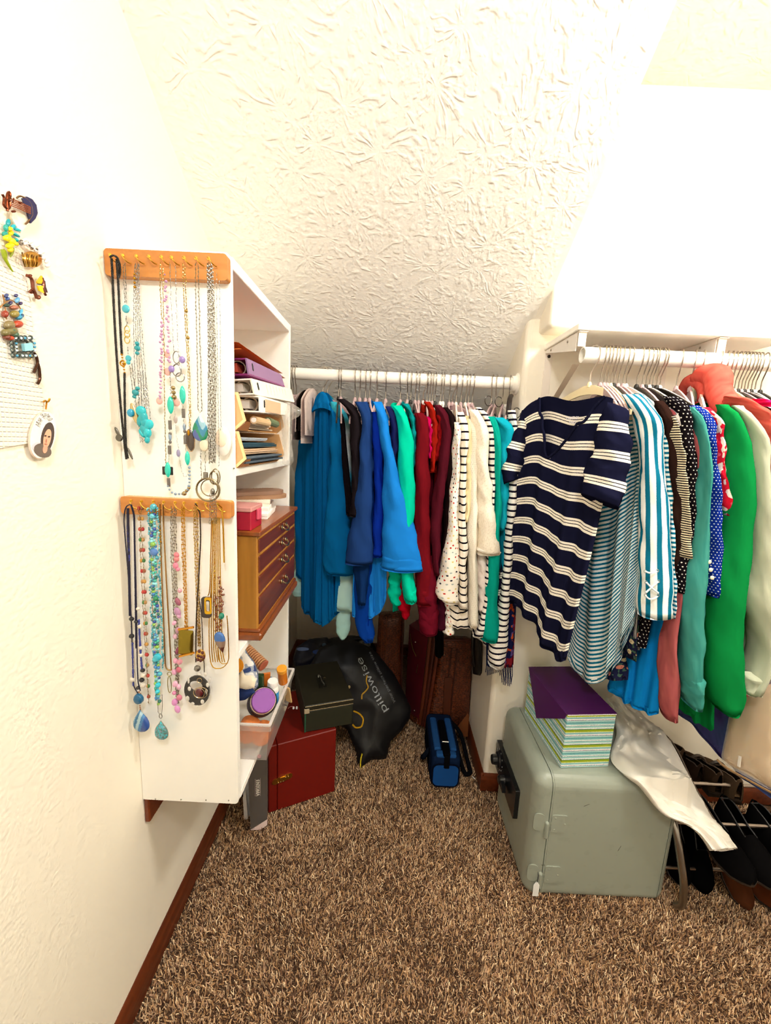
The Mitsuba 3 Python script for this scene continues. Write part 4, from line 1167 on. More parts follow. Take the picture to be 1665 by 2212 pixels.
for x, y, rx, ry, r in ((10, 494, 4, 5, 0), (12, 503, 4, 6, .3), (4, 513, 8, 7, 0), (14, 520, 8, 6, .4), (10, 530, 9, 6, -.2), (22, 526, 6, 4, .6), (11, 539, 5, 6, 0)):
    part(b, 'yellow_petal', wblob(x, y, rx, ry, .004, .008, r), 'c_gloss', '#efe018' if rx > 5 else '#e8c818')
part(b, 'stem', wire([Wl(x, y, XW + .006) for x, y in ((6, 540), (10, 556), (18, 572), (28, 587))], [.003, .0026, .002, .001], 16), 'c_gloss', '#8a9a20')
part(b, 'leaf', wblob(3, 548, 5, 11, .002, .005, -.3), 'c_gloss', '#788a18')
part(b, 'leaf', wblob(19, 545, 3, 11, .002, .005, .35), 'c_gloss', '#8a9a24')
b = brooch('gold basket brooch with ribbed sides and a white lace bow above it')
part(b, 'basket', wblob(62, 560, 22, 17, .004, .006, .35), 'c_metal', '#d09a48')
for k in range(7):
    part(b, 'rib', wire([Wl(48 + k * 5.4, 546 + k * 1.2, XW + .009), Wl(50 + k * 5, 560 + k * .8, XW + .0125), Wl(54 + k * 4, 576, XW + .009)], .0011, 8), 'c_metal', '#e0b85c' if k % 2 else '#94702c')
g = np.random.default_rng(12)
each(b, 'lace_petal', [wblob(x, y, 5, 4, .003, .006, g.uniform(0, 3)) for x, y in ((38, 522), (46, 526), (54, 530), (62, 536), (70, 540), (78, 547), (86, 556), (46, 518), (58, 522), (72, 530), (84, 544), (92, 564), (95, 574))], 'c_gloss', '#e8e0dc')
part(b, 'lace_ring', join(wire([Wl(46 + 4 * math.cos(a), 524 + 5 * math.sin(a), XW + .010) for a in np.linspace(0, 5.5, 12)], .0009), *[ball(Wl(x, y, XW + .009), .0018, 1) for x, y in ((64, 530), (70, 536), (80, 538), (88, 552))]), 'c_metal', '#8a8078')
b = brooch('small copper figure brooch with yellow and dark wings')
part(b, 'body', join(wire([Wl(x, y, XW + .008) for x, y in ((58, 595), (66, 600), (70, 610), (71, 622), (76, 634), (80, 645))], .0026, 20), wire([Wl(x, y, XW + .006) for x, y in ((91, 600), (94, 615), (93, 622), (99, 638))], .002, 14), wire([Wl(x, y, XW + .006) for x, y in ((70, 625), (63, 631))], .0016), wblob(59, 595, 4, 3, .003), wblob(63, 632, 4, 2.5, .003), wblob(78, 642, 4, 5, .003)), 'c_metal', '#8a5240')
part(b, 'yellow_wing', wshape([(72, 608), (82, 595), (85, 602), (81, 613), (73, 612)], .004), 'c_gloss', '#e8b018')
part(b, 'yellow_wing', wshape([(73, 617), (86, 617), (87, 633), (77, 628)], .004), 'c_gloss', '#f0cc18')
part(b, 'dark_wing', wshape([(82, 608), (90, 606), (92, 620), (96, 632), (88, 630), (86, 616), (75, 614)], .003), 'c_gloss', '#3a1420')
b = brooch('cluster brooch of amber, red, olive and blue stones')
for x, y, rx, ry, c_ in ((5, 659, 5, 4, '#1a3a34'), (23, 678, 9, 8, '#8a7a38'), (2, 678, 5, 8, '#8a2c18'), (22, 664, 9, 5, '#a06048'), (32, 685, 6, 6, '#2c84a8'), (30, 700, 11, 8, '#a8381c'), (12, 702, 12, 10, '#7a6a44'), (16, 715, 14, 9, '#6a6438'), (16, 713, 6, 5, '#0e5a58'), (4, 718, 9, 8, '#6a6034'), (14, 730, 6, 5, '#b03a18'), (6, 728, 6, 6, '#6a2c18'), (24, 722, 7, 6, '#3a5a44')):
    part(b, 'stone', wblob(x, y, rx, ry, .005, .006), 'c_stone', c_)
for x, y, rx, ry, c_ in ((5, 638, 3, 5, '#2c3a70'), (8, 645, 3, 4, '#34508c'), (26, 638, 3, 4, '#2c2c5c'), (29, 648, 4, 7, '#5a9ac8'), (14, 654, 3, 5, '#2c2850'), (36, 655, 3, 4, '#3a2a58'), (36, 674, 3, 8, '#4aa0c8'), (39, 682, 3, 5, '#28486c')):
    part(b, 'spray', wblob(x, y, rx, ry, .003, .006, .4), 'c_stone', c_)
part(b, 'wire_frame', join(wire([Wl(x, y, XW + .005) for x, y in ((0, 665), (10, 655), (24, 648), (40, 660), (44, 668), (38, 690))], .0009, 24), wire([Wl(x, y, XW + .005) for x, y in ((6, 636), (10, 655), (14, 690))], .0009, 12)), 'c_metal', '#b88a5c')
b = brooch('square silver filigree brooch with a pale blue centre stone')
part(b, 'centre_stone', wshape([(37, 742), (56, 740), (58, 756), (40, 758)], .006, .005), 'c_stone', '#8cc8d4')
for k in range(16):
    a = k / 16 * 2 * math.pi
    s = max(abs(math.cos(a)), abs(math.sin(a)))
    x, y = 47 + 20 * math.cos(a) / s + 1.5 * math.sin(a) / s, 749 + 19 * math.sin(a) / s
    ringpts = [Wl(x + 4 * math.cos(q), y + 4.3 * math.sin(q), XW + .006) for q in np.linspace(0, 2 * math.pi, 9)[:-1]]
    part(b, 'ring_setting', wire(ringpts, .0013, closed=True), 'c_metal', '#6a7474')
    part(b, 'crystal', wblob(x, y, 2.8, 3, .002, .006), 'c_stone', '#cfe4ea' if k % 3 else '#3c90b4')
part(b, 'inner_frame', wire([Wl(x, y, XW + .006) for x, y in ((34, 739), (58, 737), (61, 758), (38, 761))], .0018, closed=True), 'c_metal', '#5a5850')
b = brooch('dark twig shaped brooch at the edge of the cloth')
part(b, 'twig', join(wire([Wl(x, y, XW + .005) for x, y in ((73, 762), (79, 772), (81, 782), (77, 795), (73, 805))], .0022, 16), wire([Wl(x, y, XW + .005) for x, y in ((81, 784), (85, 800), (86, 815), (81, 829))], .0022, 16)), 'c_metal', '#4a3024')
part(b, 'pin', join(wire([Wl(64, 770, XW + .005), Wl(73, 771, XW + .005)], .0011), wire([Wl(67, 777, XW + .005), Wl(69, 768, XW + .005)], .0009)), 'c_metal', '#b8904c')

# oval portrait badge
b = thing('portrait_badge', 'white oval badge with a portrait photograph hanging at the lower corner of the cloth', 'badge')
c_ = Wl(87, 939)
E1, E2 = Wl(88, 939) - c_, Wl(87, 940) - c_


def ov(dx, dy, rx, ry, rot, X, th=.0006):
    o = sg.Point(0, 0).buffer(1, quad_segs=10)
    o = sa.translate(sa.rotate(sa.scale(o, rx, ry), rot, origin=(0, 0)), dx, dy)
    q = np.array(o.exterior.coords)[:-1]
    pts = c_[1:] + q[:, :1] * E1[1:] + q[:, 1:] * E2[1:]
    return framed(prism(pts, th), (XW + X, 0, 0), (0, 1, 0), (0, 0, 1), (1, 0, 0))


part(b, 'badge_face', ov(0, 0, 27, 51, 12, .002, .004), 'c_gloss', '#f1ece4')
part(b, 'rim', wire([c_ + np.array([.004, 0, 0]) + E1 * x + E2 * y for x, y in np.array(sa.rotate(sa.scale(sg.Point(0, 0).buffer(1, quad_segs=8), 27, 51), 12, origin=(0, 0)).exterior.coords)[:-1]], .0016, closed=True), 'c_gloss', '#d2bcac')
part(b, 'portrait_hair', ov(8, 5, 14, 33, 10, .006), 'c_satin', '#4a3c38')
part(b, 'portrait_coat', ov(-3, 34, 20, 14, 28, .0064), 'c_satin', '#6a5c54')
part(b, 'portrait_face', ov(6, 8, 8, 21, 12, .0070), 'c_satin', '#e0a88a')
part(b, 'portrait_neck', ov(1, 31, 5, 9, 10, .0072), 'c_satin', '#d69c84')
each(b, 'portrait_eye', [ov(1, 2, 2.2, 1.6, 0, .0078), ov(9, 4, 2.2, 1.6, 0, .0078)], 'c_satin', '#3a2824')
each(b, 'portrait_feature', [ov(3, 13, 1, 4, 8, .0078), ov(2, 20, 3, 1.2, 12, .0078)], 'c_satin', '#b06a58')
part(b, 'portrait_sleeve', ov(-16, 24, 10, 8, -25, .0062), 'c_satin', '#d8c8d0')
lt = []
for s_, rr, h_ in (('Miss Standard', 1.0, .0062), ('Semi Final', .84, .0048)):
    for k, ch_ in enumerate(s_):
        if ch_ == ' ':
            continue
        a = math.radians(-158 + (k + .5) / len(s_) * 100)
        x, y = 17 * rr * math.cos(a) + 4, 40 * rr * math.sin(a)
        tg = unit(E1 * (-17 * math.sin(a)) + E2 * 40 * math.cos(a))
        nrm = unit(np.cross([1, 0, 0], tg))
        lt.append(words(ch_, h_, c_ + E1 * x + E2 * y + np.array([.0055, 0, 0]), tg, nrm, .0006))
part(b, 'lettering', join(lt), 'c_satin', '#5a4c44')
part(b, 'bow_pin', join(wire([Wl(x, y, XW + .006) for x, y in ((94, 868), (99, 866), (101, 868), (107, 861))], .0016, 10), wire([Wl(101, 867, XW + .006), Wl(99, 884, XW + .006)], .0014)), 'c_metal', '#c88c34')

# ------------------------------------------------------------------ hanging rods, shelf over the right rod, hangers
YR, ZR = 1.66, float(P(875, 818, 1.66)[2])
YQ, ZQ = 1.33, float(P(1440, 775, 1.33)[2])
rod = thing('closet_rod', 'white closet rod across the deep bay under the sloping ceiling', 'closet rod')
part(rod, 'pipe', framed(trimesh.creation.cylinder(.0222, XPIER - XL - .004, sections=32), ((XL + XPIER) / 2, YR, ZR), (0, 1, 0), (0, 0, 1), (1, 0, 0)), 'c_satin', '#f0ece4')
part(rod, 'socket', framed(lathe([(.0225, .0), (.028, 0), (.030, .012), (.030, .016), (.040, .019), (.040, .022)], 32), (XPIER - .0225, YR, ZR), (0, 1, 0), (0, 0, 1), (1, 0, 0)), 'c_satin', '#f2eee6')
rod = thing('closet_rod', 'white pipe rod under the white shelf on the right, its open end showing', 'closet rod')
x0 = float(P(1257, 766, YQ)[0])
pipe = lathe([(.0195, 0), (.0235, 0), (.0235, 1.20 - x0), (.0195, 1.20 - x0), (.0195, 0)], 36)
part(rod, 'pipe', framed(pipe, (x0, YQ, ZQ), (0, 1, 0), (0, 0, 1), (1, 0, 0)), 'c_satin', '#f1ede5')
part(rod, 'inner_sleeve', framed(trimesh.creation.cylinder(.0185, .02, sections=24), (x0 + .05, YQ, ZQ), (0, 1, 0), (0, 0, 1), (1, 0, 0)), 'c_satin', '#6f8494')
sh = thing('wall_shelf', 'white shelf board on brackets above the right clothes rod', 'shelf')
SZ = 1.864
part(sh, 'board', cbox(.553, XCHEEK - .002, 1.318, D1 - .001, SZ, SZ + .019, .0015), 'c_satin', '#f0ece4')
for k, xb in enumerate((.573, 1.0)):
    br = thing('shelf_bracket', ['white metal bracket at the left end of the shelf, holding the rod', 'white metal bracket near the right end of the shelf'][k], 'bracket')
    part(br, 'wall_plate', cbox(xb - .014, xb + .014, D1 - .003, D1 - .0008, SZ - .26, SZ - .002, .0006), 'c_satin', '#e6dcd2')
    part(br, 'arm', cbox(xb - .014, xb + .014, 1.322, D1 - .003, SZ - .004, SZ - .0015, .0006), 'c_satin', '#ddd2c6')
    part(br, 'side_web', hexa([(x, y, z) for x in (xb - .0145, xb - .0125) for y, z in ((1.335, SZ - .004), (D1 - .004, SZ - .004), (D1 - .004, SZ - .012), (1.335, SZ - .058))]), 'c_satin', '#d8d2cc')
    part(br, 'front_plate', cbox(xb - .012, xb + .012, 1.328, 1.331, ZQ + .0238, SZ - .003, .0006), 'c_satin', '#efe6da')
    part(br, 'strut', hexa([(x, y + e, z) for x in (xb - .010, xb + .010) for y, z in ((1.352, ZQ - .024), (D1 - .006, SZ - .252)) for e in (0, .003)]), 'c_satin', '#c8b6a4')
    for y, z in ((1.40, SZ - .016), (1.54, SZ - .012)):
        part(br, 'rivet', ball((xb - .0155, y, z), .0042, 1, (.5, 1, 1)), 'c_metal', '#a0988e')
    part(br, 'screw', ball((xb, D1 - .004, SZ - .022), .006, 1, (1, .4, 1)), 'c_metal', '#3a3430')

ARM = [(-.215, -.090), (-.17, -.064), (-.11, -.036), (-.055, -.014), (-.02, -.002), (0, 0), (.02, -.002), (.055, -.014), (.11, -.036), (.17, -.064), (.215, -.090),
       (.213, -.103), (.165, -.079), (.105, -.053), (.06, -.038), (.03, -.030), (0, -.028), (-.03, -.030), (-.06, -.038), (-.105, -.053), (-.165, -.079), (-.213, -.103)]
FACE = (lambda m: framed(m, (0, 0, 0), (1, 0, 0), (0, 0, 1), (0, 1, 0)))
_arms = FACE(moved(prism(sg.Polygon(ARM).buffer(-.002).buffer(.002, quad_segs=2), .0055), (0, 0, -.00275)))
_bar = sg.LineString([(-.205, -.098), (-.19, -.105), (.19, -.105), (.205, -.098)]).buffer(.006, quad_segs=3)
_barred = FACE(moved(prism(sg.Polygon(ARM).union(_bar), .0065), (0, 0, -.00325)))
th = np.linspace(-.25, math.pi + .45, 14)
HOOKH = .093
_hook = wire(np.vstack([[[0, 0, -.004], [0, 0, .035], [.006, 0, .046], [.0225, 0, HOOKH - .022]], np.column_stack([.0262 * np.cos(th), 0 * th, HOOKH + .0262 * np.sin(th)])]), .0019, sides=6)
_neck = lathe([(0, -.006), (.007, -.006), (.007, .004), (.004, .010), (0, .010)], 12)
HCOL = {'mauve': '#b49a9c', 'black': '#17130f', 'cream': '#ead9b0', 'white': '#e4dcd2', 'brown': '#4a342c'}
HP = {}


def hanger(px, rodY, rodZ, colour, label, group, rows=None, lean=0.0, barred=False, py=None):
    x = P(px, py or 810, rodY)[0]
    k = thing('hanger', label, 'hanger', group)
    w = T().translate([float(x), rodY, float(rodZ - HOOKH + .004)]).rotate([0, 0, 1], -90 + lean)
    for b_, m_, mat, c_ in (('arms', _barred if barred else _arms, 'c_satin', HCOL[colour]), ('neck', _neck, 'c_satin', HCOL[colour]), ('hook', _hook, 'c_metal', '#b8b0a6')):
        q = (b_, c_, barred)
        if q not in HP:
            add('tmp', m_, mat, c_, 35)
            HP[q] = scene.pop('tmp')
        scene[f'{k}__{b_}'] = {**HP[q], 'to_world': w}
    return k


BACKHOOKS = [698, 708, 732, 737, 768, 778.5, 791, 800, 816, 835, 867, 882, 889.6, 899.5, 907, 916.7, 924.8, 931, 937, 942.5, 954.5, 960.5, 974, 981, 989, 999.5, 1009.5, 1016, 1024, 1066, 1075, 1090.5, 1104]
BC = ['mauve'] * 33
for i in (2, 12, 19):
    BC[i] = 'black'
for i in (15, 20, 21, 24, 26):
    BC[i] = 'white'
RIGHTHOOKS = [1303, 1311, 1318, 1326, 1333, 1342, 1353, 1360, 1383, 1395, 1403, 1411, 1418, 1427, 1434, 1470, 1501, 1519, 1557, 1571, 1581, 1590, 1598, 1606, 1613, 1620, 1627, 1635, 1643, 1655]
RC = ['mauve', 'mauve', 'mauve', 'cream', 'black', 'mauve', 'mauve', 'white', 'black', 'mauve', 'black', 'white', 'black', 'black', 'white', 'mauve', 'mauve', 'white', 'cream', 'cream', 'black', 'white', 'cream', 'black', 'mauve', 'black', 'mauve', 'black', 'white', 'black']
# ------------------------------------------------------------------ fabrics
def frac(x):
    return x - dr.floor(x)


def band(x, a, b, e=.03):
    return smoothstep(a - e, a + e, x) * (1 - smoothstep(b - e, b + e, x))


def dotmask(u, v, cell, r, jit=0.0):
    """(mask, random number) of dots in offset rows."""
    row = dr.floor(v / cell)
    uu = u / cell + .5 * (row - 2 * dr.floor(row / 2))
    col = dr.floor(uu)
    du, dv = uu - col - .5 - jit * (cell_rand(col, row, 5) - .5), v / cell - row - .5 - jit * (cell_rand(col, row, 6) - .5)
    d = dr.sqrt(du * du + dv * dv) * cell
    return 1 - smoothstep(r * .85, r * 1.1, d), cell_rand(col, row, 8)


def fabric(key, fn):
    scene[key] = diffuse(fn)


CREAM, NAVY = C3('#efe7d8'), C3('#15162b')


def f_tee(p, n, uv):
    w = frac(uv.y / .073 + .42) * .073
    m_ = band(w, .004, .0105, .0007) + band(w, .0128, .0193, .0007) + band(w, .0216, .0290, .0007)
    return mix(NAVY, CREAM, dr.clip(m_, 0, 1))


def f_tealh(p, n, uv):
    return mix(C3('#eef2f0'), C3('#146a88'), band(frac(uv.y / .0128), .06, .54, .05))


def f_tealv(p, n, uv):
    return mix(C3('#eef2f0'), C3('#146a88'), band(frac(uv.x / .0205), .1, .56, .04))


def f_bold(p, n, uv):
    return mix(C3('#f0e8dc'), C3('#14121a'), band(frac(uv.y / .0275), .4, .62, .03))


def f_narrow(p, n, uv):
    return mix(C3('#ece8e2'), C3('#181624'), band(frac(uv.y / .0225), .30, .62, .04))


def f_thin(p, n, uv):
    return mix(C3('#e0cfae'), C3('#1a1518'), band(frac(uv.y / .0064), .25, .75, .1))


def f_multi(p, n, uv):
    m_, k = dotmask(uv.x, uv.y, .0165, .0031, .45)
    c_ = mix(mix(C3('#b8322c'), C3('#1c1c34'), smoothstep(.34, .35, k)), mix(C3('#d8c480'), C3('#a8b4b4'), smoothstep(.8, .81, k)), smoothstep(.58, .59, k))
    return mix(C3('#f1ebe2'), c_, m_)


def f_bdots(p, n, uv):
    m_, k = dotmask(uv.x, uv.y, .0105, .0018, .25)
    return mix(C3('#141014'), C3('#e8e2da'), m_)


def f_bludots(p, n, uv):
    m_, k = dotmask(uv.x, uv.y, .0078, .0015)
    return mix(C3('#132c88'), C3('#e4e4ea'), m_)


def f_redfloral(p, n, uv):
    k = fbm(uv.x * 60, uv.y * 42, 3, 3)
    return mix(mix(C3('#ecdcd0'), C3('#d41c34'), smoothstep(.46, .50, k)), C3('#e8566c'), smoothstep(.68, .72, k))


def f_navyfloral(p, n, uv):
    m_, k = dotmask(uv.x + .004 * noise(uv.x * 400, uv.y * 400), uv.y + .01, .034, .0085, .4)
    core, _ = dotmask(uv.x, uv.y + .01, .034, .002, .4)
    lf = smoothstep(.66, .69, noise(uv.x * 230, uv.y * 130, 3))
    c_ = mix(C3('#e8d4a8'), C3('#d8846c'), smoothstep(.5, .51, k))
    base = mix(C3('#20223e'), C3('#4c6a54'), lf * .8)
    return mix(mix(base, c_, m_ * smoothstep(.42, .5, k + .25)), C3('#7a3a34'), core * .7)


def f_paisley(p, n, uv):
    k, q = fbm(uv.x * 70, uv.y * 70, 3, 3), noise(uv.x * 34, uv.y * 34, 8)
    return mix(mix(C3('#1a1c44'), C3('#7c1c28'), smoothstep(.5, .54, q)), mix(C3('#c0502c'), C3('#5a4a86'), smoothstep(.4, .42, q)), smoothstep(.58, .62, k))


def f_eyelet(p, n, uv):
    m_, k = dotmask(uv.x, uv.y, .0072, .0011)
    return mix(C3('#f0e9dc'), C3('#8a8478'), m_ * .9)


def f_oat(p, n, uv):
    return mix(C3('#efe6d6'), C3('#b8a488'), smoothstep(.62, .78, noise(p.x * 520, p.y * 520, p.z * 520)) * .7)


def f_greyfloral(p, n, uv):
    k = fbm(uv.x * 60, uv.y * 60, 5, 2)
    return mix(C3('#d8d0cc'), mix(C3('#7a7078'), C3('#b85a60'), smoothstep(.6, .64, k)), smoothstep(.5, .56, k))


def f_browndots(p, n, uv):
    m_, k = dotmask(uv.x, uv.y, .022, .006, .3)
    return mix(C3('#2a1814'), mix(C3('#d8e4d0'), C3('#b8d0c0'), k), m_)


def f_blueprint(p, n, uv):
    k = fbm(uv.x * 50 + 3 * noise(uv.x * 20, uv.y * 20), uv.y * 90, 2, 3)
    return mix(C3('#1464a8'), mix(C3('#e4ecee'), C3('#12347c'), smoothstep(.62, .64, k)), smoothstep(.48, .52, k))


def f_pinkfloral(p, n, uv):
    k = fbm(uv.x * 60, uv.y * 60, 9, 3)
    return mix(C3('#c81c5c'), mix(C3('#e8a0b4'), C3('#2a1a24'), smoothstep(.62, .66, k)), smoothstep(.5, .55, k))


for k_, v_ in list(globals().items()):
    if k_.startswith('f_') and callable(v_):
        fabric(k_, v_)


def heather(a, b):
    """Melange yarn: two tones per vertex."""
    a, b = lin(a), lin(b)

    def fn(v):
        k = meshkit.noise(v * 260, 1)[:, None]
        return a + (b - a) * k
    return fn


def dyed(stops):
    """Dip-dyed cloth: bands of dye at heights (metres), a thing's own colour."""
    z = [s[0] for s in stops]
    c_ = np.array([lin(s[1]) for s in stops])

    def fn(v):
        q = v[:, 2] + .012 * (meshkit.noise(v * 40, 2) - .5)
        return np.stack([np.interp(q, z, c_[:, k]) for k in range(3)], 1)
    return fn


def cloth(parent, base, mu, look, smooth=True, label=None):
    m_, uv = mu
    if isinstance(look, str) and look in scene:
        return part(parent, base, m_, look, None, True, uv, label)
    return part(parent, base, m_, 'c_cloth', look, True, None, label)


YN_, YF_ = 1.475, 1.85


def gbody(nx, ny, hx, hy, slant=.0, th=.038, Yn=YN_, Yf=YF_, up=.040, seed=0, folds=4, amp=.005, hemslant=None, flare=0.0):
    A, H = P(nx, ny, Yn), P(hx, hy, Yn)
    d = Yf - Yn
    hs = slant if hemslant is None else hemslant
    return sheet([A, A + [slant * .32, d * .32, up * .8], A + [slant * .5, d * .5, up], A + [slant * .68, d * .68, up * .8], A + [slant, d, 0]],
                 [H - [0, flare, 0], H + [hs * .5, d * .5, -.01], H + [hs, d + flare, 0]], th, folds, amp, seed, side=(1, 0, 0), belly=.25)


def shift(mu, d):
    m_ = mu[0].copy()
    m_.apply_translation(d)
    return m_, mu[1]


HOOKED = {}                                        # hook pixel -> the x of its garment's near shoulder


def hook_for(nx, back):
    """The free hook nearest to a garment's near shoulder, as x on its rod."""
    hooks = BACKHOOKS[2:] if back else RIGHTHOOKS
    free = [h for h in hooks if h not in HOOKED] or hooks
    h = min(free, key=lambda q: abs(q - (nx if back else nx - 38)))
    x = float(P(h, 812 if back else 775, YR if back else YQ)[0])
    return h, x




def garment(base, label, cat, look, body=None, rows=None, Ys=1.445, ry=.034, seed=0, both=True, collar=None, cuff=None, lookslv=None, group=None):
    """One hanging garment; body: gbody's arguments, rows: its near sleeve."""
    k = thing(base, label, cat, group)
    bd = None
    if body:
        back = 'Yf' not in body
        h, xh = hook_for(body['nx'], back)
        near = float(P(body['nx'], body['ny'], body.get('Yn', YN_))[0])
        body['slant'] = float(np.clip(2 * (xh - near), -.07 if back else -.02, .05 if back else .13))
        HOOKED[h] = near
        bd = gbody(seed=seed, **body)
        cloth(k, 'body', bd, look)
    if rows:
        s_ = sleeve(rows, Ys, ry, seed + 3)
        cloth(k, 'sleeve', s_, lookslv or look)
        if both and body:
            dY = body.get('Yf', YF_) - body.get('Yn', YN_) + .05
            cloth(k, 'sleeve', shift(s_, [body.get('slant', 0) * 1.1, dY, 0]), lookslv or look)
        if cuff:
            h0, c_ = cuff
            r = np.array(rows, float)
            e = r[-1]
            y0 = e[0] - h0
            xl, xr = np.interp(y0, r[:, 0], r[:, 1]), np.interp(y0, r[:, 0], r[:, 2])
            cloth(k, 'cuff', sleeve([(y0, xl - .7, xr + .7), (e[0] + 1, e[1] - .7, e[2] + .7)], np.atleast_1d(Ys)[-1], ry * .9 + .001, seed + 5, n=6), c_)
    if collar:
        (x0, y0), (x1, y1), Yc, cc = collar
        A, B = P(x0, y0, Yc), P(x1, y1, Yc)
        a = np.linspace(0, 2 * np.pi, 17)
        rad = np.linalg.norm(B - A) / 2
        ring_ = lambda z, r: np.column_stack([(A + B)[0] / 2 + r * np.cos(a) * .8, Yc + .075 + r * 1.9 * np.sin(a), (A + B)[2] / 2 + z + .012 * np.sin(a)])
        v = np.stack([ring_(-.02, rad * 1.25), ring_(.012, rad), ring_(.004, rad * 1.18), ring_(-.016, rad * 1.38)])
        cloth(k, 'collar', (trimesh.Trimesh(v.reshape(-1, 3), grid_faces(4, 17), process=False), np.zeros((68, 2))), cc)
    return k


# --- the back rod, left to right
for k, (c_, x0, yb, l) in enumerate((('#c4b0ac', 632, 950, 'folded pale mauve trousers on a hanger behind the clear plastic bag'), ('#1c1614', 640, 949, 'folded black trousers on a hanger behind the clear plastic bag'), ('#d2bfb8', 650, 958, 'folded pink grey striped trousers at the left end of the back rod'))):
    g_ = thing('folded_trousers', l, 'trousers')
    A, B = P(x0, 870 - 4 * k, 1.50), P(x0 - 3 + k * 2, yb, 1.50)
    cloth(g_, 'leg', sheet([A, A + [.0, .20, .06], A + [0, .4, 0]], [B, B + [0, .2, 0], B + [0, .4, 0]], .022, 2, .002, k, side=(1, 0, 0)), c_)
    cloth(g_, 'leg', sheet([A + [.012, 0, 0], A + [.012, .2, .06], A + [.012, .4, 0]], [B + [.012, -.01, .03], B + [.012, .2, .03], B + [.012, .4, .03]], .018, 2, .002, k + 5, side=(1, 0, 0)), c_)
g_ = thing('blouse', 'long teal blue blouse with loose sleeves at the left end of the back rod', 'blouse', None)
TB = '#0a62a0'
cloth(g_, 'body', sheet([P(650, 930, 1.74), P(668, 888, 1.71), P(690, 852, 1.67), P(704, 848, 1.65), P(722, 872, 1.61), P(741, 915, 1.58)], [P(648, 1300, 1.74), P(671, 1331, 1.7), P(692, 1345, 1.66), P(716, 1334, 1.61), P(735, 1322, 1.57)], .05, 5, .010, 3, n=46, m=34, side=(-.2, -.98, 0)), TB)
cloth(g_, 'sleeve', tube2(np.array([P(x, y, 1.54) for x, y in ((716, 880), (714, 940), (712, 985), (707, 1040), (703, 1090), (699, 1165), (697, 1208), (707, 1240))]), np.array([P(x, y, 1.54) for x, y in ((737, 912), (745, 945), (744, 985), (748, 1040), (753, 1090), (761, 1165), (766, 1208), (765, 1239))]), .034, 5, amp=.006), TB)
cloth(g_, 'sleeve', tube2(np.array([P(x, y, 1.76) for x, y in ((664, 890), (645, 970), (637, 1050), (638, 1150), (638, 1242))]), np.array([P(x, y, 1.76) for x, y in ((686, 895), (676, 980), (672, 1060), (669, 1150), (664, 1250))]), .03, 6, amp=.006), TB)
cloth(g_, 'front_panel', sheet([P(690, 856, 1.63), P(700, 850, 1.62), P(708, 856, 1.61)], [P(676, 1326, 1.62), P(692, 1350, 1.60), P(722, 1332, 1.575)], .02, 3, .008, 8, side=(-.2, -.98, 0)), TB)
cloth(g_, 'collar', sheet([P(682, 862, 1.63), P(696, 846, 1.61), P(710, 862, 1.60)], [P(672, 892, 1.62), P(697, 882, 1.60), P(718, 890, 1.58)], .05, 2, .002, 9, side=(-.2, -.98, 0)), TB)
z_ = lambda py: float(P(750, py, 1.46)[2])
g_ = thing('cardigan', 'dip dyed cardigan in teal, white and mint with pale mint cuffs', 'cardigan')
OMB = dyed([(z_(1400), '#a8d8d4'), (z_(1275), '#c2e8e0'), (z_(1262), '#4cb4d4'), (z_(1100), '#2c8cae'), (z_(1030), '#3a9ab4'), (z_(1005), '#d8e4e4'), (z_(950), '#ece8e0'), (z_(905), '#3a94a8'), (z_(850), '#2a98b0')])
cloth(g_, 'body', sheet([P(690, 885, 1.84), P(708, 852, 1.74), P(730, 874, 1.69), P(748, 910, 1.66)], [P(700, 1326, 1.84), P(716, 1336, 1.74), P(742, 1336, 1.68)], .05, 3, .006, 11, side=(-.3, -.95, 0)), OMB)
cloth(g_, 'sleeve', sleeve([(868, 712, 724), (905, 722, 751), (1010, 736, 759), (1150, 736, 762), (1258, 727, 765), (1318, 725, 766)], 1.585, .022, 12), OMB)
cloth(g_, 'hem_flap', sleeve([(1290, 726, 756), (1330, 726, 757), (1360, 726, 756), (1378, 734, 746)], 1.60, .02, 13, amp=.0015), OMB)
cloth(g_, 'hem_flap', sleeve([(1225, 640, 664), (1268, 630, 661), (1286, 634, 660)], 1.78, .02, 14, amp=.001), OMB)
garment('cardigan', 'black cardigan between the dip dyed cardigan and the navy knit top', 'cardigan', '#1c171b', dict(nx=738, ny=900, hx=757, hy=1115, slant=.02), [(862, 728, 744), (905, 757, 779), (980, 759, 780), (1100, 758, 780), (1114, 752, 779)], 1.45, .03, 21)
garment('knit_top', 'black textured knit top beside the black cardigan', 'top', '#241c22', dict(nx=757, ny=895, hx=772, hy=1090, slant=.02), [(880, 752, 770), (930, 770, 782), (1060, 768, 780)], 1.46, .025, 22)
k = garment('knit_top', 'navy knit top with a straight hem left of the royal blue top', 'top', '#1c386e', dict(nx=780, ny=905, hx=778, hy=1235, slant=.012, th=.045), [(868, 768, 792), (906, 781, 805), (1000, 774, 805), (1100, 764, 805), (1205, 745, 805), (1217, 744, 805)], 1.44, .034, 23)
garment('long_sleeve_shirt', 'dark navy long sleeved shirt showing below the navy knit top', 'shirt', '#102c5c', dict(nx=784, ny=908, hx=790, hy=1240, slant=.01), [(900, 778, 800), (1100, 768, 800), (1213, 767, 800), (1302, 771, 790)], 1.475, .03, 24)
garment('t_shirt', 'royal blue T-shirt behind the bright blue shirt', 'T-shirt', '#0c2c96', dict(nx=806, ny=905, hx=796, hy=1352, slant=.0), [(890, 800, 818), (960, 806, 828), (1100, 806, 829), (1200, 804, 827)], 1.455, .03, 25)
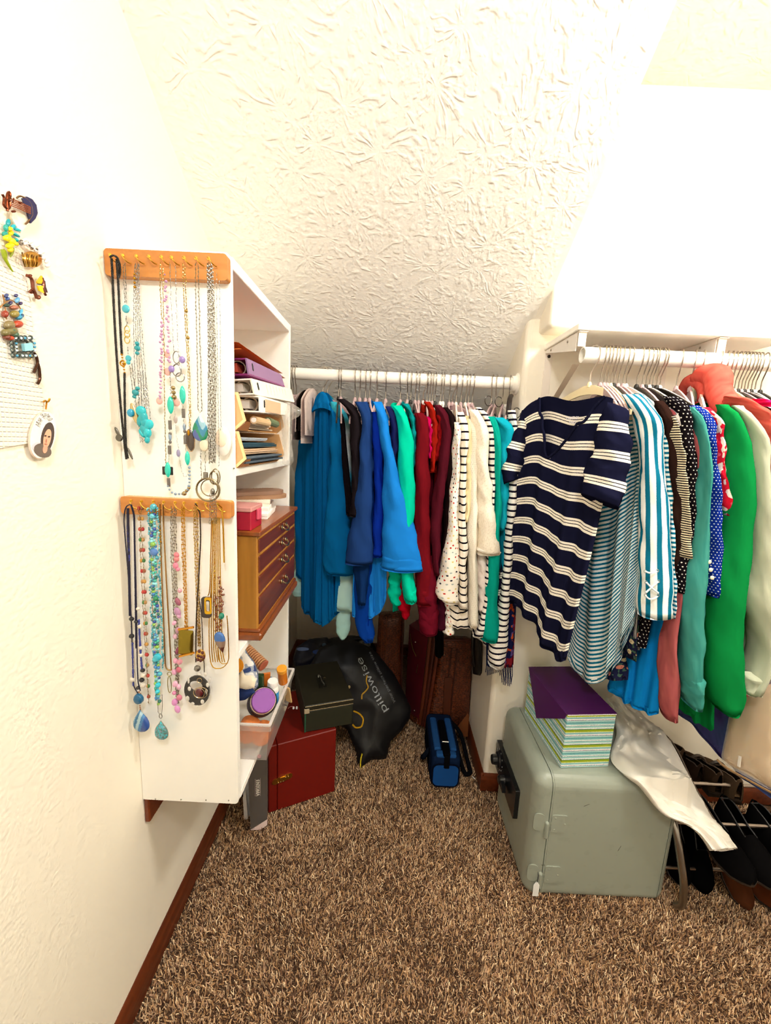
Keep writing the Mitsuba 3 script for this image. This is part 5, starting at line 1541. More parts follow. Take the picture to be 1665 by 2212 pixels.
garment('long_sleeve_shirt', 'dark blue shirt whose rounded tails hang lowest near the suitcase', 'shirt', '#0a3486', dict(nx=800, ny=905, hx=789, hy=1345, slant=.05), [(920, 790, 806), (1332, 764, 806), (1365, 772, 810), (1382, 788, 806)], 1.50, .03, 26)
k = garment('shirt', 'bright blue shirt with wide cropped sleeves', 'shirt', '#1b76cc', dict(nx=826, ny=905, hx=806, hy=1325, slant=.0, th=.05), [(868, 806, 822), (906, 814, 836), (955, 822, 846), (1010, 827, 859), (1100, 827, 884), (1190, 826, 908), (1228, 826, 917)], 1.43, .045, 27, collar=((790, 872), (806, 872), 1.58, '#1b76cc'))
cloth(k, 'sleeve_hem', sleeve([(1190, 825.5, 908.5), (1229, 825.5, 918)], 1.43, .0455, 27, n=6), '#1b76cc')
cloth(k, 'shirt_tail', sheet([P(766, 1180, 1.50), P(800, 1180, 1.49), P(835, 1190, 1.47)], [P(760, 1330, 1.5), P(790, 1334, 1.49), P(810, 1330, 1.48), P(835, 1284, 1.47)], .03, 3, .006, 28, side=(-.1, -1, 0)), '#1b76cc')
garment('knit_top', 'dark navy top with a green tag left of the bright green shirt', 'top', '#23285c', dict(nx=842, ny=902, hx=842, hy=1200, slant=-.004), [(878, 832, 846), (915, 842, 860), (1000, 842, 858), (1040, 846, 860)], 1.46, .03, 29)
k = garment('shirt', 'bright sea green corduroy shirt with gathered cuffs', 'shirt', '#06bd9c', dict(nx=868, ny=900, hx=852, hy=1322, slant=-.008, th=.045), [(876, 842, 866), (905, 858, 879), (950, 858, 891), (1005, 858, 894), (1100, 862, 894), (1238, 866, 893), (1296, 874, 899)], 1.43, .034, 30, collar=((842, 878), (862, 878), 1.55, '#06bd9c'))
cloth(k, 'cuff', sleeve([(1268, 872, 898), (1298, 875, 900)], 1.43, .0345, 31, n=6), '#06bd9c')
cloth(k, 'sleeve', sleeve([(1200, 838, 862), (1240, 838, 868), (1280, 839, 867), (1302, 846, 868)], 1.48, .03, 33, amp=.006), '#06bd9c')
garment('velvet_top', 'dark teal velvet top with a stand collar', 'top', '#0c7c82', dict(nx=884, ny=905, hx=884, hy=1180, slant=-.01), [(872, 868, 880), (905, 884, 896), (942, 888, 900), (1010, 880, 895)], 1.455, .03, 34, collar=((866, 876), (876, 876), 1.57, '#0c7c82'))
garment('long_sleeve_shirt', 'dark red long sleeved shirt hanging right of the teal velvet top', 'shirt', '#641019', dict(nx=905, ny=905, hx=914, hy=1300, slant=-.014), [(892, 896, 912), (912, 899, 925), (1000, 896, 926), (1100, 894, 928), (1240, 897, 932), (1303, 900, 934)], 1.44, .034, 35, cuff=(40, '#641019'))
garment('top', 'bright pink top, a thin strip between the red shirts', 'top', '#b00a4c', dict(nx=924, ny=905, hx=920, hy=1200, slant=-.02), [(900, 916, 928), (930, 922, 933), (990, 922, 932)], 1.455, .025, 36)
garment('shirt', 'red orange shirt between the pink strip and the scarlet shirt', 'shirt', '#8c1a10', dict(nx=932, ny=900, hx=926, hy=1210, slant=-.02), [(868, 916, 928), (900, 926, 942), (935, 930, 947), (1020, 928, 940)], 1.46, .03, 37, collar=((912, 872), (924, 872), 1.57, '#8c1a10'))
garment('shirt', 'scarlet fine knit shirt left of the maroon velvet shirt', 'shirt', '#800f14', dict(nx=946, ny=900, hx=942, hy=1200, slant=-.02), [(890, 936, 948), (922, 942, 957), (996, 930, 946)], 1.465, .03, 38)
garment('jumper', 'red jumper whose round hem peeks out above the brown suitcase', 'jumper', '#980a1c', dict(nx=905, ny=915, hx=874, hy=1318, slant=.0, th=.05), [(1240, 858, 886), (1300, 856, 886), (1325, 866, 884), (1332, 872, 880)], 1.49, .03, 39, both=False)
garment('jumper', 'burgundy jumper with a deep ribbed hem', 'jumper', '#5e1020', dict(nx=930, ny=910, hx=926, hy=1300, slant=-.015, th=.05), [(1200, 902, 940), (1300, 904, 944), (1340, 906, 945), (1364, 909, 944)], 1.45, .04, 40, both=False, cuff=(58, '#5e1020'))
garment('velvet_top', 'maroon velvet shirt with long sleeves', 'top', '#48121e', dict(nx=958, ny=900, hx=948, hy=1340, slant=-.02, th=.05), [(875, 938, 952), (905, 948, 970), (935, 954, 974), (1020, 944, 966), (1080, 932, 958), (1180, 930, 950), (1238, 938, 948)], 1.445, .034, 41, collar=((934, 882), (946, 882), 1.57, '#48121e'))
garment('blouse', 'dark plum blouse hanging behind the maroon velvet shirt', 'blouse', '#3c1020', dict(nx=955, ny=912, hx=950, hy=1340, slant=-.02, th=.05), [(1200, 940, 962), (1355, 940, 962)], 1.48, .03, 42, both=False)
garment('cardigan', 'black brown cardigan, a thin dark strip left of the dotted blouse', 'cardigan', '#1a0f10', dict(nx=968, ny=905, hx=965, hy=1200, slant=-.02), [(880, 954, 968), (918, 968, 984), (1000, 964, 978), (1080, 960, 972), (1190, 954, 964)], 1.455, .03, 43)
garment('blouse', 'white blouse with small multicoloured dots', 'blouse', 'f_multi', dict(nx=986, ny=915, hx=966, hy=1345, slant=-.02, th=.05), [(912, 980, 992), (960, 979, 994), (1098, 969, 990), (1188, 957, 990), (1282, 940, 990), (1298, 958, 990)], 1.43, .036, 44)
cloth('blouse_003' if 'blouse_003' in labels else 'blouse_002', 'sleeve', sleeve([(1290, 960, 972), (1330, 961, 974), (1366, 958, 981)], 1.47, .025, 45), 'f_multi')
garment('long_sleeve_shirt', 'white shirt with bold black stripes right of the dotted blouse', 'shirt', 'f_bold', dict(nx=1000, ny=915, hx=985, hy=1330, slant=-.022, th=.05), [(890, 985, 1000), (930, 992, 1010), (1000, 994, 1008), (1100, 990, 1003), (1200, 990, 1007), (1290, 989, 1008), (1310, 989, 1007)], 1.435, .036, 46, collar=((972, 884), (986, 884), 1.57, 'f_bold'))
cloth('long_sleeve_shirt_003', 'hem', sheet([P(970, 1290, 1.46), P(990, 1300, 1.455), P(1010, 1290, 1.45)], [P(967, 1338, 1.46), P(984, 1355, 1.455), P(1011, 1356, 1.45)], .03, 2, .004, 47, side=(-.1, -1, 0)), 'f_bold')
garment('shirt', 'pale yellow cream shirt, a narrow strip beside the bold striped shirt', 'shirt', '#efe2b8', dict(nx=1012, ny=915, hx=1006, hy=1215, slant=-.022), [(898, 1000, 1012), (950, 1005, 1022), (1080, 1002, 1018), (1125, 1000, 1012)], 1.45, .03, 48, collar=((988, 882), (1000, 882), 1.57, '#f0e2cc'))
garment('long_sleeve_shirt', 'white eyelet shirt with a long narrow sleeve', 'shirt', 'f_eyelet', dict(nx=1018, ny=915, hx=1016, hy=1330, slant=-.025), [(905, 1010, 1026), (960, 1014, 1034), (1080, 1010, 1031), (1200, 1010, 1031), (1300, 1012, 1030), (1350, 1012, 1030)], 1.44, .034, 49)
garment('jumper', 'oatmeal flecked short sleeved jumper', 'jumper', 'f_oat', dict(nx=1036, ny=910, hx=1040, hy=1270, slant=-.028, th=.05), [(885, 1012, 1032), (925, 1022, 1050), (1000, 1026, 1055), (1080, 1030, 1064), (1150, 1030, 1073), (1194, 1030, 1078)], 1.43, .042, 50, cuff=(14, '#f1ece4'))
garment('jumper', 'pale pink white knit jumper showing below the oatmeal jumper', 'jumper', '#e4d8d4', dict(nx=1040, ny=925, hx=1038, hy=1300, slant=-.028), [(1190, 1029, 1050), (1250, 1030, 1050), (1290, 1031, 1050), (1314, 1031, 1038)], 1.46, .03, 51, both=False)
garment('long_sleeve_shirt', 'white shirt with narrow black stripes right of the oatmeal jumper', 'shirt', 'f_narrow', dict(nx=1054, ny=915, hx=1030, hy=1350, slant=-.03, th=.05), [(880, 1024, 1038), (920, 1046, 1066), (950, 1054, 1073), (1010, 1054, 1072), (1080, 1058, 1066), (1200, 1050, 1064), (1340, 1036, 1046), (1370, 1020, 1041)], 1.45, .034, 52, collar=((1019, 878), (1034, 878), 1.58, 'f_narrow'))
garment('long_sleeve_shirt', 'plain teal green long sleeved shirt with a straight cuff', 'shirt', '#0a9486', dict(nx=1072, ny=925, hx=1062, hy=1330, slant=-.032), [(900, 1050, 1068), (960, 1066, 1079), (1100, 1064, 1080), (1205, 1054, 1076), (1300, 1046, 1076), (1381, 1042, 1076)], 1.435, .034, 53)
garment('t_shirt', 'turquoise T-shirt on the inner side of the navy striped T-shirt', 'T-shirt', '#1298b0', dict(nx=1088, ny=915, hx=1084, hy=1290, slant=-.034), [(902, 1066, 1090), (930, 1076, 1110), (1000, 1074, 1104), (1142, 1074, 1086)], 1.455, .034, 54)
garment('t_shirt', 'second turquoise top, right of the first on the back rod', 'T-shirt', '#0f88a4', dict(nx=1104, ny=918, hx=1096, hy=1260, slant=-.036), [(905, 1092, 1106), (940, 1100, 1118), (1100, 1084, 1100), (1230, 1078, 1090)], 1.47, .03, 55)
garment('long_sleeve_shirt', 'white and black striped shirt hanging lowest at the right end of the back rod', 'shirt', 'f_narrow', dict(nx=1098, ny=915, hx=1072, hy=1410, slant=-.03, th=.06, amp=.008), [(886, 1098, 1112), (960, 1104, 1120), (1200, 1084, 1104), (1290, 1078, 1101), (1400, 1054, 1094), (1436, 1056, 1088)], 1.45, .034, 56, collar=((1098, 882), (1112, 882), 1.57, 'f_narrow'))
g_ = thing('scarf', 'red and navy paisley scarf with a navy fringe by the wall corner', 'scarf')
cloth(g_, 'cloth', sheet([P(1098, 1180, 1.50), P(1108, 1180, 1.50), P(1120, 1180, 1.51)], [P(1081, 1436, 1.50), P(1095, 1440, 1.50), P(1109, 1436, 1.51)], .03, 2, .004, 61, side=(-.2, -1, 0)), 'f_paisley')
fr_ = [wire([P(1081 + 2.8 * i, 1434 + (i % 3), 1.495), P(1083 + 2.5 * i + (i % 2), 1458, 1.493), P(1084 + 2.2 * i + (i % 3), 1474 + (i * 5) % 9, 1.495)], .0016, sides=5) for i in range(10)]
part(g_, 'fringe', join(fr_), 'c_cloth', '#161c3c')
labels[g_ + '__fringe'] = {'label': 'navy knotted fringe', 'kind': 'stuff'}
g_ = thing('scarf', 'dark navy scarf whose fringe shows below the striped shirt', 'scarf')
cloth(g_, 'cloth', sheet([P(1050, 1330, 1.49), P(1064, 1330, 1.485), P(1080, 1330, 1.48)], [P(1050, 1436, 1.49), P(1064, 1440, 1.485), P(1080, 1436, 1.48)], .02, 2, .003, 62, side=(-.2, -1, 0)), '#181f3c')
part(g_, 'fringe', join([wire([P(1051 + 3.2 * i, 1434, 1.485), P(1050 + 3.3 * i, 1446, 1.483), P(1049 + 3.4 * i, 1452 + (i * 7) % 8, 1.485)], .0016, sides=5) for i in range(10)]), 'c_cloth', '#161c34')
labels[g_ + '__fringe'] = {'label': 'navy knotted fringe', 'kind': 'stuff'}
g_ = thing('belt', 'dark patterned belt hanging from the right end of the back rod', 'belt')
part(g_, 'strap', wire([P(1104, 856, 1.62), P(1100, 870, 1.56), P(1097, 900, 1.55)], .009, 8, sides=8), 'c_satin', '#241a18')
part(g_, 'ring', join(*[wire([P(x + 8 * math.cos(a), y + 11 * math.sin(a), 1.56) for a in np.linspace(0, 5.6, 12)], .0016) for x, y in ((1055, 866), (1077, 868), (1116, 892))]), 'c_metal', '#4a4440')

# ------------------------------------------------------------------ the right rod, left to right
YN2, YF2 = 1.13, 1.53
# navy striped V-neck T-shirt turned towards the room
g_ = thing('t_shirt', 'navy V-neck T-shirt with triple white stripes at the left end of the right rod', 'T-shirt')
tp = [P(1126, 890, 1.44), P(1150, 868, 1.40), P(1181, 856, 1.355), P(1240, 866, 1.28), P(1302, 856, 1.205), P(1330, 864, 1.17), P(1352, 884, 1.14)]
bt = [P(1080, 1301, 1.47), P(1120, 1308, 1.43), P(1153, 1338, 1.37), P(1186, 1396, 1.27), P(1208, 1424, 1.205), P(1228, 1424, 1.16)]
n_, m_ = 60, 46
side = unit([-.86, -.51, 0])
mesh, uv = sheet(tp, bt, .055, 3.2, .013, 5, n=n_, m=m_, side=side, belly=.5)
kk = 2 * n_ + 1
F = mesh.faces
row, col = F.min(1) // kk, F.min(1) % kk
s_, t_ = (col + .5) / (n_ - 1), (row + .5) / (m_ - 1)
sl, sr, sv, dv = .215, .80, .40, .245
vdepth = np.where(s_ < sv, (s_ - sl) / (sv - sl), (sr - s_) / (sr - sv)) * dv
hole = (col < n_ - 1) & (t_ < vdepth) & (s_ > sl) & (s_ < sr)
mesh = trimesh.Trimesh(mesh.vertices, F[~hole], process=False)
cloth(g_, 'body', (mesh, uv), 'f_tee')
V = mesh.vertices.reshape(-1, kk, 3)


def on_front(s, t):
    return V[int(round(np.clip(t, 0, 1) * (m_ - 1))), int(round(s * (n_ - 1)))] + side * .002


edge = [on_front(sl + (sv - sl) * q, dv * q) for q in np.linspace(0, 1, 9)] + [on_front(sv + (sr - sv) * q, dv * (1 - q)) for q in np.linspace(.12, 1, 12)]
part(g_, 'neck_trim', wire(edge, .0042, 50, sides=8), 'c_cloth', '#141528')
cloth(g_, 'sleeve', tube2(np.array([P(x, y, 1.11) for x, y in ((1312, 868), (1290, 950), (1268, 1030), (1262, 1070))]), np.array([P(x, y, 1.115) for x, y in ((1354, 884), (1353, 960), (1343, 1050), (1326, 1100))]), [.03, .055, .06], 7, amp=.006), 'f_tee')
cloth(g_, 'sleeve', tube2(np.array([P(x, y, 1.46) for x, y in ((1130, 886), (1104, 940), (1084, 1000), (1082, 1048))]), np.array([P(x, y, 1.44) for x, y in ((1150, 880), (1142, 950), (1130, 1010), (1122, 1034))]), [.03, .05, .05], 8, amp=.006), 'f_tee')
q0 = V[5, kk - 1 - n_ // 2 + 0] if False else (P(1232, 908, 1.292))
part(g_, 'neck_print', join(words('LANDS\'', .0085, P(1236, 906, 1.268), unit([.51, -.86, 0]), (0, 0, 1), .0006, True, True), words('END', .0085, P(1236, 916, 1.268), unit([.51, -.86, 0]), (0, 0, 1), .0006, True, True)), 'c_cloth', '#d8d4dc')

# teal and white striped top
g_ = thing('striped_top', 'teal and white striped top with vertical striped sleeve and laced cuff', 'top')
cloth(g_, 'body', sheet([P(1300, 905, 1.43), P(1335, 866, 1.36), P(1362, 850, 1.28), P(1395, 856, 1.18), P(1418, 890, 1.13)], [P(1227, 1414, 1.42), P(1252, 1456, 1.36), P(1300, 1471, 1.26), P(1344, 1398, 1.17), P(1374, 1316, 1.13)], .06, 3.5, .014, 9, n=50, m=40, side=unit([-.8, -.6, 0]), belly=.4), 'f_tealh')
cloth(g_, 'sleeve', sleeve([(852, 1346, 1392), (910, 1374, 1424), (1000, 1382, 1431), (1100, 1383, 1440), (1240, 1382, 1446), (1331, 1381, 1450)], [1.13, 1.09], .034, 15), 'f_tealv')
cloth(g_, 'side_seam', sleeve([(905, 1412, 1428), (1000, 1421, 1434), (1100, 1430, 1443), (1240, 1436, 1449), (1330, 1439, 1453)], [1.14, 1.105], .03, 16), 'f_tealh')
for pts in (((1394, 1234), (1406, 1238), (1419, 1234)), ((1396, 1258), (1410, 1272), (1422, 1281)), ((1422, 1256), (1408, 1268), (1395, 1280)), ((1394, 1286), (1404, 1294), (1420, 1288))):
    part(g_, 'lace', wire([P(x, y, 1.052) for x, y in pts], .0024, 10), 'c_cloth', '#d8e4e6')
for x, y in ((1393, 1234), (1420, 1233), (1395, 1258), (1422, 1256), (1394, 1285), (1421, 1286)):
    part(g_, 'eyelet', wire([P(x + 2.6 * math.cos(a), y + 3 * math.sin(a), 1.054) for a in np.linspace(0, 6.28, 11)[:-1]], .0008, closed=True), 'c_metal', '#a8a8a4')


def rg(base, label, cat, look, rows, hem, seed, Ys=1.12, ry=.034, th=.04, slant=.04, ny=None, **k):
    """A garment of the right rod: rows of its near sleeve, hem = (pixel, row) of its body."""
    r = rows[0]
    nx = (r[1] + r[2]) / 2
    return garment(base, label, cat, look, dict(nx=nx, ny=ny or r[0] + 12, hx=hem[0], hy=hem[1], slant=slant, th=th, Yn=YN2 + .03, Yf=YF2), rows, Ys, ry, seed, **k)


rg('blouse', 'dark floral blouse whose navy hem with cream blossoms hangs below the striped top', 'blouse', 'f_navyfloral', [(900, 1395, 1415), (1320, 1338, 1366), (1400, 1326, 1358), (1468, 1310, 1354)], (1374, 1430), 70, [1.47, 1.40, 1.30, 1.20], .016, both=False)
rg('t_shirt', 'light grey T-shirt, a sliver beside the dark floral blouse', 'T-shirt', '#b8b4b4', [(905, 1400, 1420), (1310, 1360, 1384), (1400, 1360, 1374)], (1375, 1380), 71, [1.30, 1.20], .02, both=False)
rg('cardigan', 'black brown cardigan right of the striped top', 'cardigan', '#2a1a16', [(866, 1412, 1432), (939, 1431, 1456), (1080, 1441, 1466), (1240, 1445, 1466), (1262, 1448, 1466)], (1440, 1300), 72)
rg('blouse', 'grey and pink floral blouse, a strip beside the black brown cardigan', 'blouse', 'f_greyfloral', [(880, 1436, 1454), (925, 1450, 1459), (1010, 1454, 1463), (1080, 1458, 1468)], (1450, 1180), 73, 1.13)
rg('t_shirt', 'shirt with fine black and cream stripes and a short cuffed sleeve', 'T-shirt', 'f_thin', [(900, 1444, 1458), (1000, 1457, 1466), (1060, 1464, 1474), (1140, 1464, 1482), (1190, 1464, 1487), (1200, 1464, 1486)], (1460, 1250), 74, 1.095, .03)
rg('blouse', 'black blouse with white polka dots', 'blouse', 'f_bdots', [(856, 1432, 1462), (882, 1450, 1482), (950, 1460, 1485), (1030, 1468, 1487), (1120, 1470, 1487), (1220, 1448, 1475), (1274, 1454, 1466)], (1390, 1395), 75, 1.115, .036, th=.05)
cloth('blouse_%03d' % (max(int(k[7:10]) for k in labels if k.startswith('blouse_') and '__' not in k)), 'shirt_tail', sheet([P(1392, 1300, 1.16), P(1404, 1300, 1.15), P(1414, 1300, 1.15)], [P(1374, 1394, 1.16), P(1386, 1398, 1.15), P(1396, 1400, 1.15)], .03, 2, .003, 3, side=(-.5, -.8, 0)), 'f_bdots')
rg('t_shirt', 'bright blue long T-shirt with a wide hem above the white paper sleeve', 'T-shirt', '#0f7cc8', [(905, 1480, 1492), (960, 1484, 1493), (1030, 1484, 1491)], (1420, 1500), 76, 1.13, .026)
k_ = [x for x in labels if x.startswith('t_shirt') and 'wide hem' in labels[x]['label']][0]
cloth(k_, 'front', sheet([P(1396, 1250, 1.30), P(1416, 1250, 1.22), P(1440, 1250, 1.14)], [P(1310, 1483, 1.30), P(1352, 1514, 1.23), P(1392, 1536, 1.17), P(1422, 1542, 1.13)], .045, 3, .008, 13, side=unit([-.7, -.7, 0])), '#0f7cc8')
rg('jumper', 'dusty coral heathered jumper', 'jumper', heather('#8e4048', '#b0605e'), [(878, 1480, 1496), (929, 1488, 1506), (1000, 1488, 1503), (1098, 1484, 1494), (1280, 1450, 1468), (1394, 1432, 1452), (1476, 1424, 1466), (1530, 1430, 1456), (1549, 1436, 1452)], (1440, 1480), 77, 1.115, .032)
k_ = rg('sweatshirt', 'seafoam teal sweatshirt with long hanging sleeve', 'sweatshirt', heather('#2c7a74', '#4a988e'), [(880, 1482, 1500), (929, 1500, 1516), (980, 1504, 1518), (1118, 1492, 1518), (1240, 1476, 1516), (1330, 1469, 1515), (1440, 1472, 1513), (1500, 1477, 1508), (1519, 1484, 1500)], (1470, 1486), 78, 1.095, .04, th=.055)
cloth(k_, 'body_front', sheet([P(1470, 1200, 1.25), P(1480, 1200, 1.2), P(1492, 1200, 1.14)], [P(1420, 1464, 1.28), P(1444, 1478, 1.2), P(1470, 1490, 1.13)], .05, 2, .006, 14, side=unit([-.7, -.7, 0])), heather('#2c7a74', '#4a988e'))
cloth(k_, 'cuff', sleeve([(1450, 1473, 1512), (1495, 1477, 1510), (1521, 1483, 1502)], 1.092, .04, 79, n=8), heather('#2c7a74', '#4a988e'))
k_ = rg('shirt', 'royal blue shirt with white dots and three pearl buttons at the cuff', 'shirt', 'f_bludots', [(876, 1484, 1506), (919, 1504, 1531), (979, 1518, 1538), (1118, 1520, 1549), (1237, 1517, 1552), (1275, 1518, 1553), (1283, 1519, 1550)], (1530, 1330), 80, 1.10, .034)
for x, y in ((1532, 1214), (1535, 1231), (1538, 1248)):
    part(k_, 'button', ball(P(x, y, 1.061), .0058, 2, (1, .5, 1)), 'c_gloss', '#e6dcc4')
rg('blouse', 'red and white floral blouse left of the green sweatshirt', 'blouse', 'f_redfloral', [(880, 1510, 1530), (915, 1528, 1550), (1000, 1536, 1554), (1040, 1544, 1564), (1090, 1548, 1569), (1110, 1552, 1566)], (1545, 1200), 81, 1.10, .032)
rg('t_shirt', 'hot pink T-shirt whose sleeve ends below the red floral sleeve', 'T-shirt', '#d41c74', [(900, 1526, 1542), (1080, 1546, 1558), (1160, 1550, 1568), (1207, 1551, 1574), (1216, 1552, 1572)], (1560, 1300), 82, 1.11, .03)
k_ = rg('sweatshirt', 'kelly green sweatshirt with a dropped shoulder seam', 'sweatshirt', '#0f7a3c', [(874, 1545, 1574), (900, 1556, 1589), (1000, 1556, 1604), (1064, 1558, 1614), (1100, 1556, 1616), (1218, 1542, 1606), (1330, 1528, 1600), (1440, 1522, 1595), (1500, 1530, 1592), (1528, 1545, 1580)], (1500, 1545), 83, 1.09, .05, th=.06)
cloth(k_, 'body_front', sheet([P(1522, 890, 1.30), P(1540, 878, 1.22), P(1560, 884, 1.14)], [P(1462, 1521, 1.30), P(1500, 1552, 1.22), P(1542, 1574, 1.13)], .06, 2, .008, 17, side=unit([-.7, -.7, 0])), '#0f7a3c')
k_ = rg('sweatshirt', 'pale sage grey sweatshirt with a rounded sleeve and ribbed cuff', 'sweatshirt', heather('#a4aa96', '#bec0aa'), [(876, 1580, 1600), (895, 1592, 1611), (935, 1604, 1636), (1040, 1608, 1645), (1098, 1614, 1650), (1198, 1610, 1658), (1280, 1604, 1662), (1340, 1622, 1664), (1400, 1632, 1658), (1450, 1618, 1640), (1486, 1600, 1622)], (1590, 1440), 84, 1.085, .045, th=.055)
cloth(k_, 'body_front', sheet([P(1600, 1150, 1.2), P(1610, 1150, 1.15), P(1622, 1150, 1.12)], [P(1592, 1440, 1.2), P(1604, 1450, 1.15), P(1622, 1455, 1.12)], .05, 2, .004, 18, side=unit([-.7, -.7, 0])), heather('#a4aa96', '#bec0aa'))
cloth(k_, 'cuff', sleeve([(1448, 1600, 1642), (1490, 1594, 1620)], 1.084, .036, 85, n=6), heather('#a4aa96', '#bec0aa'))
k_ = rg('jumper', 'coral bouclé jumper with a big cowl collar', 'jumper', heather('#c0403a', '#dc6a5c'), [(856, 1560, 1590), (880, 1590, 1628), (910, 1620, 1656), (940, 1640, 1664), (1000, 1646, 1662), (1060, 1640, 1656)], (1640, 1260), 86, 1.13, .045, th=.06)
cl_ = np.array([P(x, y, Y) for x, y, Y in ((1504, 834, 1.34), (1522, 810, 1.30), (1546, 812, 1.26), (1554, 850, 1.22), (1572, 878, 1.18), (1600, 884, 1.15))])
part(k_, 'cowl', wire(cl_, [.024, .030, .036, .032, .034, .03], 30, sides=14), 'c_cloth', heather('#c0403a', '#dc6a5c'))
part(k_, 'cowl_fold', wire(cl_[:4] + [.0, .05, -.012], [.02, .024, .026, .022], 18, sides=12), 'c_cloth', heather('#c0403a', '#dc6a5c'))
k_ = garment('scarf', 'pale mint scarf collar between the green and the coral knitwear', 'scarf', '#d2d8b8')
cloth(k_, 'roll', sheet([P(1488, 842, 1.36), P(1502, 828, 1.32), P(1524, 830, 1.28), P(1534, 858, 1.24)], [P(1490, 872, 1.36), P(1506, 866, 1.32), P(1530, 872, 1.28), P(1540, 884, 1.24)], .05, 3, .006, 19, side=unit([-.7, -.7, 0])), '#d2d8b8')
rg('t_shirt', 'hot pink strappy top between hangers at the right edge', 'top', '#dc1c60', [(862, 1622, 1644), (880, 1640, 1666), (920, 1655, 1668)], (1655, 1200), 87, 1.15, .03)
rg('blouse', 'brown blouse with pale mint spots at the right edge', 'blouse', 'f_browndots', [(878, 1632, 1652), (900, 1652, 1668), (930, 1662, 1674), (1000, 1660, 1672)], (1650, 1200), 88, 1.12, .03)
rg('blouse', 'pink floral blouse at the right edge beside the coral jumper', 'blouse', 'f_pinkfloral', [(960, 1652, 1670), (1060, 1650, 1672), (1120, 1654, 1672)], (1655, 1250), 89, 1.14, .03)
rg('blouse', 'blue and white swirl printed blouse at the right edge', 'blouse', 'f_blueprint', [(980, 1660, 1676), (1130, 1656, 1678), (1300, 1660, 1680), (1330, 1664, 1682)], (1660, 1360), 90, 1.15, .036)
k_ = rg('t_shirt', 'long hot pink top whose corner shows under the sage sweatshirt', 'T-shirt', '#d0145c', [(930, 1640, 1656), (1420, 1630, 1648), (1500, 1596, 1645), (1509, 1640, 1646)], (1620, 1480), 91, 1.14, .03, both=False)
rg('cardigan', 'dark navy cardigan hanging low at the right edge', 'cardigan', '#1c2038', [(940, 1660, 1672), (1390, 1648, 1674), (1450, 1645, 1674), (1484, 1650, 1676)], (1660, 1460), 92, 1.15, .036, both=False)


# the hangers, each turned to the shoulders that it carries
def lean_of(px, Y, back):
    x = float(P(px, 812 if back else 775, Y)[0])
    near = HOOKED.get(px)
    return math.degrees(math.asin(np.clip(((near if near is not None else x * (.90 if back else .94)) - x) / .20, -.5, .5)))


ORD = 'first second third fourth fifth sixth seventh eighth ninth tenth eleventh twelfth thirteenth fourteenth fifteenth sixteenth seventeenth eighteenth nineteenth twentieth'.split()
ORD += ['twenty-' + q for q in ORD[:9]] + ['thirtieth'] + ['thirty-' + q for q in ORD[:9]]
for i, (px, c_) in enumerate(zip([629.5, 634, 640] + BACKHOOKS, ['mauve'] * 3 + BC)):
    hanger(px, YR, ZR, c_, f'{c_} velvet hanger, {ORD[i]} from the left on the back rod', c_ + ' hangers on the back rod', lean=lean_of(px, YR, True) if i > 4 else (0, 0, 0, 68, 80)[i])
hanger(1281, YQ, ZQ, 'cream', 'cream hanger with a bar at the left end of the right rod', None, lean=24, barred=True, py=766)
for i, (px, c_) in enumerate(zip(RIGHTHOOKS, RC)):
    hanger(px, YQ, ZQ, c_, f'{c_} velvet hanger, {ORD[i + 1]} from the left on the right rod', c_ + ' hangers on the right rod', lean=lean_of(px, YQ, False), py=775)


# ------------------------------------------------------------------ on the floor of the deep bay
def slabbox(a, b, depth, z0, z1, r=.003):
    """An upright box whose near face runs from a to b (x, y), going back by depth; returns mesh and its axes."""
    a, b = np.array([*a, 0.0]), np.array([*b, 0.0])
    ex = unit(b - a)
    ey = np.array([-ex[1], ex[0], 0])
    return framed(cbox(0, np.linalg.norm(b - a), 0, depth, z0, z1, r), a, ex, ey, (0, 0, 1)), a, ex, ey


RT = .302
t = thing('file_case', 'dark red wooden case with a brass latch under the green cash box', 'case')
m, a, ex, ey = slabbox((-.388, 1.438), (-.168, 1.543), .33, 0, RT)
part(t, 'body', m, 'c_satin', '#6e1006')
m, _, _, _ = slabbox((-.42, 1.4225), (-.3895, 1.4373), .33, 0, RT)
part(t, 'lid', m, 'c_satin', '#6c0f05')
L0 = a + ex * .012 + np.array([0, 0, .142])
ln = np.array([-ey[0], -ey[1], 0])
lt = part(t, 'latch', framed(prism(sg.LineString([(-.022, -.004), (.036, .004)]).buffer(.012, quad_segs=4), .003), L0, ex, (0, 0, 1), ln), 'c_metal', '#d8aa4c')
part(lt, 'hasp', framed(prism(rrect(.022, .018, .004, .008, .001), .007), L0, ex, (0, 0, 1), ln), 'c_metal', '#d6ae58')
for q in np.linspace(-.010, .030, 5):
    part(lt, 'rivet', ball(L0 + ex * q + ln * .006 + np.array([0, 0, .007 * (1 if q > .01 else -1)]), .0026, 1), 'c_metal', '#ecd49a')

t = thing('cash_box', 'dark olive green metal cash box with a chrome handle on top of the red case', 'cash box')
GA, GB = P(658, 1584, 1.51), P(761, 1565, 1.577)
gex = unit([GB[0] - GA[0], GB[1] - GA[1], 0])
gl = np.linalg.norm((GB - GA)[:2])
gey = unit(np.array([-.112, .308, 0]))
o = np.array([GA[0], GA[1], RT + .001])
gh, gd = .121, .315


def gbox(x0, x1, y0, y1, z0, z1, r=.004):
    return framed(cbox(x0, x1, y0, y1, z0, z1, r), o, gex, gey, (0, 0, 1))


